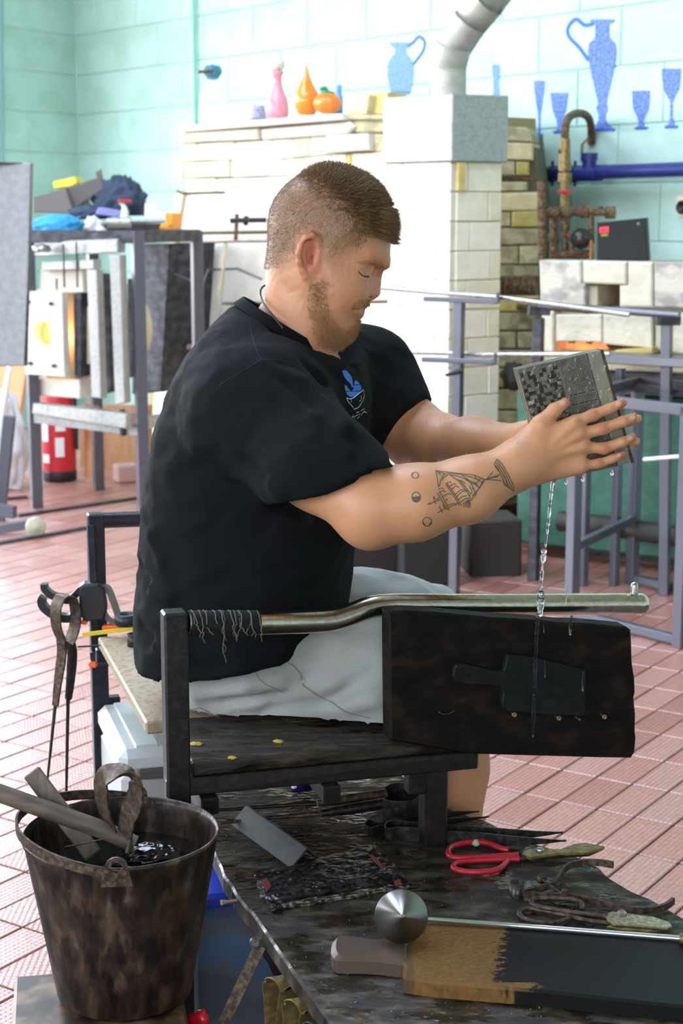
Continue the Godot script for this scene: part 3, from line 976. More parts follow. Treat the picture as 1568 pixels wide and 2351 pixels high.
func build_gas_pipes():
	var d := 6.15
	var wo := CORNER + BN * 0.10
	var st := ST()
	var a := W(1205, 401, wo, BN)
	var b := W(1640, 386, wo, BN)
	tube(st, [a, b], 0.027, 16)
	var bp := thing("blue_pipe", "dark blue painted pipe running along the teal wall", "pipe", a)
	part("pipe", st, M.blue_pipe, bp)
	st = ST()
	for x in [1268, 1320]:
		st = ST()
		var q := W(x, 399, wo, BN)
		tube(st, [q + Vector3(0, -0.05, 0), q + Vector3(0, 0.05, 0)], 0.006, 6)
		tube(st, [q - BDIR * 0.012, q + BDIR * 0.012], 0.033, 16)
		part("pipe_clip", st, M.black_plastic, bp)
	st = ST()
	var tq := W(1352, 398, wo, BN)
	tube(st, [tq - BDIR * 0.06, tq + BDIR * 0.06], 0.032, 16)
	tube(st, [tq, tq + Vector3(0, 0.055, 0)], 0.028, 16)
	tube(st, [tq + Vector3(0, 0.05, 0), tq + Vector3(0, 0.078, 0)], 0.033, 16)
	part("tee", st, M.blue_pipe, bp)
	# the gas train
	var g := thing("gas_pipework", "rusty brass gas pipework with a red valve handle on the kiln", "pipework", P(1300, 595, d))
	st = ST()
	ptube(st, [1297, 402, 1297, 330, 1298, 290, 1308, 268, 1328, 260, 1347, 266, 1356, 285, 1357, 330], [d, d, d, d + 0.1, d + 0.25, d + 0.4, d + 0.55, d + 0.6], 0.0155, 10, 3)
	part("swan_neck", st, M.rust, g)
	st = ST()
	ptube(st, [1357, 318, 1357, 366], 6.8, 0.021, 10)
	ptube(st, [1336, 372, 1336, 332, 1350, 318], 6.75, 0.006, 6)
	part("down_pipe", st, M.brass, g)
	st = ST()
	ptube(st, [1297, 392, 1297, 318], d, [0.024, 0.019], 10)
	ptube(st, [1297, 350, 1283, 345], d, 0.012, 8)
	ptube(st, [1297, 395, 1297, 486], d, 0.016, 10)
	ptube(st, [1297, 396, 1297, 416], d, 0.026, 8)
	part("riser", st, M.brass, g)
	st = ST()
	ptube(st, [1243, 490, 1275, 487, 1405, 487], d, 0.015, 10)
	ptube(st, [1262, 488, 1282, 488], d, 0.023, 10)
	ptube(st, [1288, 486, 1312, 486], d, 0.025, 10)
	ptube(st, [1332, 487, 1350, 487], d, 0.022, 10)
	ptube(st, [1338, 487, 1338, 470], d, 0.012, 8)
	ptube(st, [1378, 487, 1378, 474], d, 0.012, 8)
	part("manifold", st, M.rust, g)
	st = ST()
	ptube(st, [1390, 488, 1412, 488], d, 0.026, 6)
	part("union_nut", st, M.rust, g)
	st = ST()
	ptube(st, [1271, 488, 1271, 592], d, 0.015, 10)
	ptube(st, [1297, 488, 1297, 575], d, 0.011, 10)
	ptube(st, [1356, 488, 1358, 560], d, 0.012, 10)
	ptube(st, [1271, 536, 1271, 556], d, 0.021, 6)
	ptube(st, [1297, 500, 1297, 530], d, 0.018, 6)
	ptube(st, [1312, 560, 1312, 588], d, 0.012, 8)
	part("drop_pipe", st, M.rust, g)
	st = ST()
	ptube(st, [1262, 584, 1362, 583], d, 0.016, 10)
	part("lower_manifold", st, M.rust, g)
	st = ST()
	ptube(st, [1357, 552, 1357, 598], d - 0.05, 0.008, 8)
	part("copper_pipe", st, smat(H("a26a45"), 0.4, 0.7), g)
	st = ST()
	var hq := P(1296, 441, d - 0.02)
	box(st, Transform3D(Basis(), hq), Vector3(0.052, 0.012, 0.02), 0.004)
	part("valve_handle", st, M.red, g, "red lever of the gas valve")
	st = ST()
	box(st, Transform3D(Basis(), P(1305, 539, d - 0.03)), Vector3(0.02, 0.006, 0.012), 0.002)
	part("small_handle", st, M.red, g)
	st = ST()
	var rq := P(1334, 548, d - 0.03)
	lathe(st, Transform3D(Basis(Vector3.RIGHT, PI / 2), rq), [Vector2(0, -0.03), Vector2(0.03, -0.03), Vector2(0.033, -0.008), Vector2(0.038, -0.006), Vector2(0.038, 0.006), Vector2(0.032, 0.01), Vector2(0.018, 0.032), Vector2(0, 0.034)], 18)
	part("regulator", st, M.tool, g)
	st = ST()
	tube(st, arc(P(1333, 562, d - 0.05), Vector3(0.02, 0, 0), Vector3(0, 0.014, 0), 180, 360, 8), 0.004, 6)
	part("hose", st, M.black_plastic, g)
	st = ST()
	ptube(st, [1243, 414, 1244, 500, 1245, 596], 6.05, 0.016, 8)
	solo("steel_post", st, M.rust, "upright rusty brown steel post left of the gas pipework", "post")
	# control box with a lit red display
	var c := thing("control_box", "black control box with a lit red display on the kiln", "control box", P(1430, 598, 5.75))
	var bn := Vector3(-0.25, 0, 0.968).normalized()
	st = ST()
	pslab(st, [1370, 511, 1482, 500, 1488, 599, 1370, 599], P(1430, 598, 5.75), bn, 0.12, 0.004)
	part("case", st, M.black_box, c)
	st = ST()
	pslab(st, [1377, 522, 1397, 520, 1397, 534, 1377, 535], P(1430, 598, 5.75), bn, 0.006, 0.001, 0.004)
	var lm := smat(H("ff3040"), 0.4)
	lm.emission_enabled = true
	lm.emission = H("ff2838")
	lm.emission_energy_multiplier = 1.2
	part("display", st, lm, c, "lit red display")
	st = ST()
	pslab(st, [1380, 538, 1396, 537, 1396, 542, 1380, 543], P(1430, 598, 5.75), bn, 0.006, 0.001, 0.003)
	part("key_strip", st, smat(H("8a9a30"), 0.5), c)
	st = ST()
	lathe(st, Transform3D(Basis(Vector3.RIGHT, PI / 2), P(1466, 514, 5.69)), [Vector2(0.006, 0), Vector2(0.006, 0.008), Vector2(0, 0.009)], 10)
	part("screw", st, M.steel, c)
	# wall socket
	var so := thing("wall_socket", "cream round wall socket on the teal wall at the right edge", "socket", W(1562, 475, CORNER + BN * 0.02, BN))
	st = ST()
	pslab(st, [1553, 449, 1592, 448, 1594, 500, 1556, 501, 1550, 490, 1549, 458], CORNER, BN, 0.03, 0.006, 0.045)
	part("plate", st, smat(H("d9cfb8"), 0.5), so)
	st = ST()
	lathe(st, Transform3D(Basis(Quaternion(Vector3.UP, BN)), W(1567, 476, CORNER + BN * 0.045, BN)), [Vector2(0.026, -0.01), Vector2(0.026, 0.008), Vector2(0.018, 0.01), Vector2(0.016, 0.004), Vector2(0, 0.004)], 18)
	part("outlet", st, M.black_plastic, so)

func glass(c: Color, a: float, ior := 0.05) -> StandardMaterial3D:
	var m := smat(Color(c.r, c.g, c.b, a), 0.03)
	m.refraction_enabled = true
	m.refraction_scale = ior
	return m

func build_ornaments():
	# everything that stands on top of the furnace
	var top := func(px: float, py: float) -> Vector3: return W(px, py, FO - FNR * 0.12, FNR)
	var b: Vector3 = top.call(490, 283)
	var t := thing("clear_bottle", "clear glass bottle with a blue ball stopper at the furnace's left end", "bottle", b)
	var st := ST()
	lathe(st, Transform3D(Basis(), V0), [Vector2(0, 0), Vector2(0.062, 0), Vector2(0.068, 0.02), Vector2(0.066, 0.12), Vector2(0.055, 0.15), Vector2(0.026, 0.17), Vector2(0.024, 0.20), Vector2(0.03, 0.205)], 24)
	var gm := smat(Color(0.92, 0.97, 0.99, 0.22), 0.05)
	gm.transparency = BaseMaterial3D.TRANSPARENCY_ALPHA
	lpart("body", st, gm, t)
	st = ST()
	lathe(st, Transform3D(Basis(), V0), [Vector2(0, 0.195), Vector2(0.018, 0.20), Vector2(0.03, 0.206), Vector2(0.033, 0.215), Vector2(0.042, 0.225), Vector2(0.046, 0.242), Vector2(0.036, 0.262), Vector2(0, 0.27)], 20)
	lpart("stopper", st, smat(H("3f7f96"), 0.25), t, "teal blue ball stopper")
	st = ST()
	ptube(st, [455, 165, 490, 163], 7.62, [0.007, 0.01], 8)
	part("peg", st, M.rust, t)
	st = ST()
	pslab(st, [462, 262, 566, 254, 568, 282, 462, 290], FO, FNR, 0.12, 0.004, -0.1)
	solo("white_block", st, M.board, "long white fibre block lying on the furnace beside the small blue box", "block")
	st = ST()
	var q: Vector3 = top.call(590, 274)
	lathe(st, Transform3D(Basis(), q), [Vector2(0, 0), Vector2(0.036, 0), Vector2(0.04, 0.01), Vector2(0.036, 0.055), Vector2(0.038, 0.06), Vector2(0.033, 0.06), Vector2(0.03, 0.02), Vector2(0, 0.015)], 18)
	var bt := mott(0.05, [[0.35, H("e8ecf2")], [0.48, H("dfe6f0")], [0.55, H("3a4aa0")], [0.7, H("5a3a90")]], Vector3(9, 9, 9), 0.2, 0.0, 82)
	solo("glass_tumbler", st, bt, "small white tumbler with dark blue swirls on the furnace", "tumbler")
	# pink bottle with pale stopper
	q = top.call(637, 271)
	t = thing("pink_bottle", "pink mottled glass bottle with a pale round stopper", "bottle", q)
	st = ST()
	lathe(st, Transform3D(), [Vector2(0, 0), Vector2(0.042, 0), Vector2(0.05, 0.012), Vector2(0.052, 0.04), Vector2(0.045, 0.085), Vector2(0.026, 0.125), Vector2(0.02, 0.16), Vector2(0.023, 0.185), Vector2(0.032, 0.2), Vector2(0.028, 0.202), Vector2(0, 0.19)], 24)
	var pk := mott(0.06, [[0.3, H("e8708a")], [0.6, H("f2a0b0")], [0.75, H("f6c2c8")]], Vector3(8, 8, 8), 0.15, 0.0, 83)
	lpart("body", st, pk, t)
	st = ST()
	lump(st, Vector3(0, 0.235, 0), Vector3(0.034, 0.036, 0.034), 0.15, 5.0, 2, 14, -1.2)
	lpart("stopper", st, mott(0.06, [[0.3, H("dfe6c8")], [0.6, H("eeeede")], [0.75, H("d8a8a0")]], Vector3(12, 12, 12), 0.2, 0.0, 84), t)
	# orange drop
	q = top.call(704, 264)
	t = thing("orange_drop", "tall teardrop shaped orange glass ornament beside the pumpkin", "ornament", q)
	st = ST()
	lathe(st, Transform3D(), [Vector2(0, 0), Vector2(0.035, 0.0), Vector2(0.052, 0.03), Vector2(0.058, 0.06), Vector2(0.05, 0.095), Vector2(0.03, 0.13), Vector2(0.014, 0.165), Vector2(0.005, 0.205), Vector2(0, 0.225)], 26)
	var og := smat(H("f08a1e"), 0.08)
	og.subsurf_scatter_enabled = false
	og.clearcoat_enabled = true
	og.clearcoat = 0.6
	lpart("body", st, og, t)
	# glass pumpkin
	q = top.call(752, 262)
	t = thing("glass_pumpkin", "ribbed orange glass pumpkin with a green stem", "ornament", q)
	st = ST()
	st.set_smooth_group(0)
	var n := 40
	var g := []
	for i in 13:
		var th := PI * i / 12
		var row := []
		for k in n:
			var ph := TAU * k / n
			var rr := 0.062 * pow(sin(th), 0.8) * (0.93 + 0.07 * absf(sin(ph * 4.0)))
			row.append(Vector3(cos(ph) * rr, 0.045 + 0.045 * cos(th) - (0.008 if i == 0 else 0.0), sin(ph) * rr))
		g.append(row)
	for i in 12:
		for k in n:
			quad(st, g[i + 1][k], g[i][k], g[i][(k + 1) % n], g[i + 1][(k + 1) % n]) if false else quad(st, g[i][k], g[i][(k + 1) % n], g[i + 1][(k + 1) % n], g[i + 1][k])
	var pm := smat(H("f2801c"), 0.1)
	pm.clearcoat_enabled = true
	pm.clearcoat = 0.6
	lpart("body", st, pm, t)
	st = ST()
	tube(st, curve([Vector3(0, 0.08, 0), Vector3(-0.004, 0.1, 0), Vector3(-0.012, 0.108, 0), Vector3(-0.026, 0.104, 0)], 4), 0.009, 8, true, true)
	lathe(st, Transform3D(Basis(), Vector3(0, 0.082, 0)), [Vector2(0.035, 0), Vector2(0.03, 0.01), Vector2(0, 0.018)], 12)
	lpart("stem", st, smat(H("2f8a5a"), 0.2), t)
	# loose firebricks beside them
	var k := 0
	for e in [[786, 222, 846, 218, 840, 262, 786, 264, 0.04], [842, 214, 888, 212, 888, 262, 848, 264, 0.0]]:
		st = ST()
		pslab(st, e.slice(0, 8), FO, FNR, 0.1, 0.005, e[8] - 0.04)
		solo("loose_brick", st, M.brick[4] if k else M.brick[3], ["pale yellow loose firebrick beside the glass pumpkin", "deep yellow loose firebrick against the metal chimney box"][k], "brick")
		k += 1
	st = ST()
	q = top.call(735, 215)
	lathe(st, Transform3D(Basis(), q - FNR * 0.1 + Vector3(0, -0.09, 0)), [Vector2(0, 0), Vector2(0.03, 0), Vector2(0.034, 0.05), Vector2(0.012, 0.09), Vector2(0.011, 0.11), Vector2(0.016, 0.125), Vector2(0, 0.135)], 16)
	solo("blue_bottle", st, smat(H("6a9ad8"), 0.15), "small blue glass bottle behind the orange drop", "bottle")

func build_wall_paint():
	# stencilled blue glassware painted on the wall
	var wb: Node3D = get_node("wall_back")
	var blue := mott(0.09, [[0.3, H("2a5cb4")], [0.5, H("4878c4")], [0.62, H("7890d0")], [0.75, H("a098cc")]], Vector3(4, 4, 4), 0.6, 0.0, 90, 3)
	var edge := smat(H("2a68b8"), 0.6)
	var pale := mott(0.09, [[0.3, H("4a7cc8")], [0.6, H("7098d4")], [0.75, H("90a8dc")]], Vector3(4, 4, 4), 0.6, 0.0, 91, 3)
	var put := func(called: String, prof: Array, cx0: float, m: Material, handle: Array, label: String):
		# prof: half width, y in pixels from the top, about the axis cx
		var l := []
		var r := []
		for i in range(0, prof.size(), 2):
			l.append_array([cx0 - prof[i], prof[i + 1]])
			r.append([cx0 + prof[i], prof[i + 1]])
		r.reverse()
		for e in r: l.append_array(e)
		var st := ST()
		pslab(st, l, CORNER, BN, 0.003, 0.0, 0.0035)
		var o := part(called, st, m, wb, label)
		var last := prof.size() - 2
		st = ST()
		pslab(st, [cx0 - prof[last], prof[last + 1] - 4, cx0 + prof[last], prof[last + 1] - 5, cx0 + prof[last] * 0.9, prof[last + 1] + 1, cx0 - prof[last] * 0.9, prof[last + 1] + 2], CORNER, BN, 0.003, 0.0, 0.0045)
		part("painted_foot", st, edge, wb)
		if handle.size():
			st = ST()
			var p := []
			for i in range(0, handle.size(), 2): p.append(W(handle[i], handle[i + 1], CORNER + BN * 0.003, BN))
			strip(st, curve(p, 5), Vector3.UP.cross(BN).normalized() * 0.013 + Vector3.UP * 0.0001 if false else BN * 0.003, 0.014)
			part("painted_handle", st, edge, wb)
	put.call("painted_jug", [28, 44, 26, 52, 16, 54, 16, 84, 22, 92, 30, 100, 33, 118, 31, 140, 24, 175, 18, 200, 12, 225, 9, 238, 13, 246, 12, 256, 8, 262, 8, 276, 14, 286, 28, 296, 30, 300], 1382, blue, [1362, 54, 1342, 58, 1322, 44, 1304, 62, 1306, 84, 1330, 110, 1350, 138], "large tall blue stencilled jug with a looped handle")
	put.call("painted_jug", [26, 97, 24, 103, 13, 112, 13, 122, 24, 134, 30, 150, 30, 175, 25, 200, 22, 215], 919, pale, [936, 106, 948, 98, 962, 84, 975, 98, 968, 122, 948, 148], "pale blue stencilled jug left of the duct")
	put.call("painted_goblet", [13, 185, 12, 205, 7, 240, 3, 262, 2, 290, 3, 305, 8, 312], 1238, blue, [], "narrow blue stencilled flute glass")
	put.call("painted_goblet", [21, 213, 20, 222, 15, 255, 6, 278, 4, 292, 7, 300, 15, 304], 1284, blue, [], "wide blue stencilled goblet left of the tall jug")
	put.call("painted_goblet", [20, 208, 20, 225, 18, 250, 8, 270, 5, 282, 8, 290, 15, 296], 1471, blue, [], "short blue stencilled goblet right of the tall jug")
	put.call("painted_goblet", [22, 157, 22, 175, 18, 205, 9, 222, 3, 236, 3, 270, 6, 284, 16, 293], 1541, blue, [], "blue stencilled wine glass at the right edge")
	put.call("painted_bottle", [8, 148, 9, 165, 6, 178, 6, 205, 7, 240, 12, 252, 20, 268, 24, 286, 22, 290], 1138, pale, [], "pale blue stencilled bottle behind the metal box")
	# pipe in the corner of the wall and a painted conduit
	var st := ST()
	tube(st, [W(444, -20, CORNER + BN * 0.02, BN), W(450, 290, CORNER + BN * 0.02, BN)], 0.008, 8)
	solo("wall_conduit", st, smat(H("6fc4ac"), 0.5), "thin teal painted conduit running up the back wall", "conduit")
	st = ST()
	tube(st, [W(4, -20, CORNER + LN * 0.02, LN), W(7, 380, CORNER + LN * 0.02, LN)], 0.008, 8)
	solo("wall_conduit", st, smat(H("7fa8a6"), 0.5), "thin grey green conduit at the left edge of the left wall", "conduit")

func build_rack():
	var base := Vector3(0.371, 0, -5.301)
	var t := thing("pipe_stand", "grey steel stand with two cross arms carrying long blowpipes", "stand", base)
	var face := Vector3(0.88, 0, 0.47)
	var st := ST()
	var topq := P(1052, 690, 5.30)
	post(st, base, Vector3(base.x + 0.006, topq.y, base.z), 0.03, 0.03, face)
	part("post", st, M.steel_paint, t)
	for y in [684.0, 823.0]:
		st = ST()
		var a := P(976 - (4 if y > 700 else 0), y + 2, 5.36)
		var b := P(1142 - (6 if y > 700 else 0), y + 8, 5.22)
		beam(st, a, b, 0.03, 0.016)
		var e := P(1142 - (6 if y > 700 else 0), y, 5.22)
		beam(st, e + Vector3(-0.004, 0, 0), e + Vector3(0.006, 0, 0.002), 0.034, 0.034)
		part("cross_arm", st, M.steel_paint, t)
	st = ST()
	ptube(st, [1022, 862, 1046, 855, 1060, 850], 5.24, [0.004, 0.008, 0.01], 8)
	part("clamp_screw", st, M.black_plastic, t)
	# blowpipes on the arms
	st = ST()
	ptube(st, [790, 652, 1000, 671, 1141, 682, 1445, 722], [5.75, 5.45, 5.25, 5.0], 0.0085, 10)
	solo("blowpipe", st, M.tool_bright, "long bright steel blowpipe on the stand's upper arm", "blowpipe")
	st = ST()
	ptube(st, [780, 806, 1000, 810, 1110, 814, 1400, 812], [5.6, 5.4, 5.3, 5.1], 0.008, 10)
	solo("blowpipe", st, M.tool_bright, "long bright steel blowpipe on the stand's lower arm", "blowpipe")
	# pipe rest in front of the kiln
	var r := thing("pipe_rest", "grey steel rest of two posts and a thick pipe before the kiln", "rest", Vector3(1.062, 0, -5.283))
	st = ST()
	post(st, Vector3(1.062, 0, -5.283), P(1531, 742, 5.28), 0.032, 0.032, face)
	part("post", st, M.steel_paint, r)
	st = ST()
	var lb := P(1237, 730, 5.5)
	post(st, Vector3(lb.x, 0.0, lb.z), lb, 0.032, 0.032, face)
	part("post", st, M.steel_dark, r)
	for q in [[1503, 736, 1560, 736, 5.28], [1213, 712, 1262, 714, 5.5]]:
		st = ST()
		beam(st, P(q[0], q[1], q[4]), P(q[2], q[3], q[4]), 0.05, 0.028)
		part("saddle", st, M.steel_dark, r)
	st = ST()
	ptube(st, [1240, 704, 1400, 712, 1560, 723], [5.5, 5.38, 5.26], 0.013, 10)
	part("rest_bar", st, M.steel, r)
	# steel table frame at the right
	var fr := Vector3(0.979, 0, -4.621)
	var flp := Vector3(0.712, 0, -4.958)
	var bl := Vector3(0.983, 0, -5.444)
	var br := Vector3(1.25, 0, -5.106)
	var tb := thing("steel_table", "open grey steel table frame standing behind the dripping water", "table", (fr + bl) * 0.5)
	var h := 0.70
	var fd := (fr - flp).normalized()
	for c in [fr, flp, bl, br]:
		st = ST()
		post(st, c, c + Vector3.UP * h, 0.034, 0.034, fd)
		part("leg", st, M.steel_paint, tb)
	for e in [[flp, fr], [flp, bl], [bl, br], [fr, br]]:
		st = ST()
		beam(st, e[0] + Vector3.UP * (h - 0.012), e[1] + Vector3.UP * (h - 0.012), 0.034, 0.03)
		part("top_rail", st, M.steel_paint, tb)
	for e in [[flp, fr, 0.02], [bl, br, 0.02], [flp, bl, 0.225], [fr, br, 0.225]]:
		st = ST()
		beam(st, e[0] + Vector3.UP * e[2], e[1] + Vector3.UP * e[2], 0.026, 0.026)
		part("stretcher", st, M.steel_paint, tb)
	st = ST()
	ptube(st, [1478, 1055, 1580, 1046], [4.8, 4.7], 0.006, 8)
	part("side_rod", st, M.white, tb)
	# marver plate behind it
	var mv := thing("marver_table", "steel marver plate on legs just in front of the kiln", "table", P(1475, 1290, 5.42))
	st = ST()
	var mo := P(1392, 812, 5.42)
	var md := Vector3(0.839, 0, 0.545)
	box(st, Transform3D(Basis(md, Vector3.UP, md.cross(Vector3.UP)), mo + md * 0.35 + Vector3(0, -0.012, 0.01)), Vector3(0.74, 0.028, 0.13), 0.003)
	part("plate", st, M.steel, mv)
	for px in [1425, 1352]:
		st = ST()
		var lt := P(px, 846, 5.42)
		post(st, Vector3(lt.x, 0, lt.z), lt, 0.026, 0.026, fd)
		part("leg", st, M.steel_paint, mv)
	st = ST()
	beam(st, P(1350, 880, 5.42), P(1600, 900, 5.3), 0.02, 0.03)
	beam(st, P(1350, 912, 5.42), P(1600, 930, 5.3), 0.02, 0.012)
	part("rail", st, M.steel_dark, mv)

func build_small_furnace():
	var f := thing("reheating_furnace", "grey steel framed reheating furnace with a glowing round hole", "furnace", Vector3(-1.297, 0, -6.905))
	var a := Vector3(-1.297, 0, -6.905)
	var b := Vector3(-0.818, 0, -6.70)
	var d := (b - a).normalized()
	var n := Vector3(-d.z, 0, d.x)                   # towards the back
	if n.z > 0: n = -n
	var ty := 1.16
	var diag := (d - n).normalized()
	var st := ST()
	post(st, a, a + Vector3.UP * ty, 0.045, 0.045, diag)
	part("frame_post", st, M.steel_paint, f)
	st = ST()
	post(st, b, b + Vector3.UP * ty, 0.045, 0.045, diag)
	part("frame_post", st, M.steel_paint, f)
	for q in [a, b]:
		st = ST()
		post(st, q + n * 0.5, q + n * 0.5 + Vector3.UP * ty, 0.045, 0.045, diag)
		part("frame_post", st, M.steel_paint, f)
	for e in [[a, b], [a, a + n * 0.5], [b, b + n * 0.5], [a + n * 0.5, b + n * 0.5]]:
		st = ST()
		beam(st, e[0] + Vector3.UP * (ty - 0.02), e[1] + Vector3.UP * (ty - 0.02), 0.04, 0.05)
		part("top_rail", st, M.steel_dark, f)
	for e in [[a, b], [a, a + n * 0.5], [b, b + n * 0.5]]:
		st = ST()
		beam(st, e[0] + Vector3.UP * 0.39, e[1] + Vector3.UP * 0.36, 0.04, 0.05)
		part("lower_rail", st, M.galv, f)
	# drum of insulation between the posts
	var pn := Vector3(-0.5, 0, 0.866)
	var hotp := P(112, 765, 6.86)
	st = ST()
	lathe(st, Transform3D(Basis(Quaternion(Vector3.UP, pn)), hotp - pn * 0.05), [Vector2(0.05, -0.40), Vector2(0.20, -0.40), Vector2(0.205, -0.38), Vector2(0.205, -0.03), Vector2(0.20, 0.0), Vector2(0.06, 0.0), Vector2(0.052, -0.02), Vector2(0.05, -0.3), Vector2(0.0, -0.3)], 32)
	part("drum", st, M.brick[2], f)
	# front door plate with the round hole: a ring of eight straight sided pieces
	var T := Transform3D(Basis(Vector3.UP.cross(pn).normalized(), Vector3.UP, pn), hotp)
	st = ST()
	var hole := 0.052
	var hw := 0.105
	var hh := 0.172
	for k in 16:
		var a0 := TAU * k / 16
		var a1 := TAU * (k + 1) / 16
		var o0 := Vector2(cos(a0), sin(a0))
		var o1 := Vector2(cos(a1), sin(a1))
		var e0 := o0 * minf(hw / maxf(absf(o0.x), 1e-4), hh / maxf(absf(o0.y), 1e-4))
		var e1 := o1 * minf(hw / maxf(absf(o1.x), 1e-4), hh / maxf(absf(o1.y), 1e-4))
		var poly := PackedVector2Array([o0 * hole, e0])
		for cx in [[1, 1], [-1, 1], [-1, -1], [1, -1]]:
			var cq := Vector2(cx[0] * hw, cx[1] * hh)
			if o0.cross(cq) > 0.001 and cq.cross(o1) > 0.001: poly.append(cq)
		poly.append_array([e1, o1 * hole])
		extr(st, T, poly, 0.035)
	part("door_plate", st, M.board, f)
	for q in [[-0.07, 0.13], [0.05, 0.125], [-0.07, -0.125], [0.055, -0.13]]:
		st = ST()
		lathe(st, Transform3D(T.basis * Basis(Vector3.RIGHT, PI / 2), T * Vector3(q[0], q[1], 0.035)), [Vector2(0.008, 0), Vector2(0.008, 0.012), Vector2(0, 0.013)], 6, false)
		part("door_bolt", st, M.black_plastic, f)
	st = ST()
	lathe(st, Transform3D(Basis(Quaternion(Vector3.UP, pn)), hotp - pn * 0.05), [Vector2(0.056, -0.10), Vector2(0.03, -0.14), Vector2(0, -0.15)], 20)
	var hm := smat(H("ffb84a"), 0.9)
	hm.emission_enabled = true
	hm.emission = H("ffb040")
	hm.emission_energy_multiplier = 2.2
	part("flame_glow", st, hm, f, "glowing yellow inside of the hole")
	var om := OmniLight3D.new()
	om.name = "furnace_light"
	om.light_color = H("ffb860")
	om.light_energy = 0.04
	om.light_size = 0.04
	om.omni_range = 12.0
	om.omni_attenuation = 2.0
	om.shadow_enabled = true
	om.position = hotp - pn * 0.08
	add_child(om)
	# blocks above and below the door
	for q in [[92, 618, 192, 615, 192, 672, 88, 676], [80, 868, 182, 872, 182, 915, 78, 908]]:
		st = ST()
		pslab(st, q, hotp, pn, 0.08, 0.005, -0.02)
		part("fire_block", st, M.board, f)
	st = ST()
	pslab(st, [168, 676, 186, 672, 186, 866, 170, 864], hotp, pn, 0.06, 0.003, -0.01)
	part("door_edge", st, M.steel_dark, f)
	for q in [[198, 618, 222, 620, 232, 915, 210, 912, 0.02], [250, 584, 275, 586, 286, 925, 264, 930, 0.02], [228, 628, 246, 628, 254, 900, 236, 905, -0.1], [292, 640, 306, 640, 306, 860, 292, 868, -0.12]]:
		st = ST()
		pslab(st, q.slice(0, 8), P(225, 760, 6.72), pn, 0.04, 0.003, q[8])
		part("guide_channel", st, M.galv if q[8] > 0 else M.steel_dark, f)
	for q in [[70, 555, 270, 548, 270, 580, 70, 590, 0.0], [95, 600, 215, 596, 215, 618, 95, 622, 0.02], [75, 925, 290, 950, 290, 985, 72, 950, 0.03]]:
		st = ST()
		pslab(st, q.slice(0, 8), hotp, pn, 0.05, 0.004, q[8])
		part("cross_plate", st, M.galv, f)
	st = ST()
	for q in [[145, 560, 148, 660], [175, 555, 178, 660], [130, 640, 130, 665]]: ptube(st, q, 6.75, 0.004, 6)
	ptube(st, [280, 940, 282, 1000], 6.7, 0.012, 8)
	part("hanger_rod", st, M.steel_dark, f)
	st = ST()
	lump(st, P(95, 572, 6.8), Vector3(0.035, 0.02, 0.03), 0.3, 3.0, 5, 10)
	part("foil", st, M.tool_bright, f)
	# grey steel cabinet behind
	st = ST()
	pslab(st, [300, 560, 392, 558, 372, 900, 300, 905], P(340, 700, 7.55), Vector3(-0.6, 0, 0.8), 0.3, 0.01)
	solo("grey_cabinet", st, M.steel_dark, "dark grey metal cabinet between the two furnaces", "cabinet")
	# upright grey panel at the left edge
	st = ST()
	pslab(st, [-40, 374, 71, 374, 58, 840, -50, 843], P(30, 600, 6.5), Vector3(-0.2, 0, 0.98), 0.025, 0.004)
	var gp := thing("steel_screen", "tall grey metal heat screen at the left edge", "screen", P(0, 840, 6.5))
	part("sheet", st, mott(0.03, [[0.3, H("868687")], [0.7, H("949494")]], Vector3(3, 3, 3), 0.6, 0.1, 93), gp)
	st = ST()
	ptube(st, [-40, 374, 70, 376, 58, 840], 6.5, 0.009, 6)
	part("edge_frame", st, M.steel_dark, gp)
	st = ST()
	var lq := P(0, 1105, 6.6)
	beam(st, Vector3(lq.x - 0.01, 0.0, lq.z), P(22, 955, 6.6), 0.045, 0.045)
	part("leg", st, M.steel_paint, gp)
	st = ST()
	var sf := P(-45, 1110, 6.52)
	beam(st, Vector3(sf.x, 0.0, sf.z), P(-38, 380, 6.52), 0.03, 0.03)
	part("leg", st, M.steel_paint, gp)

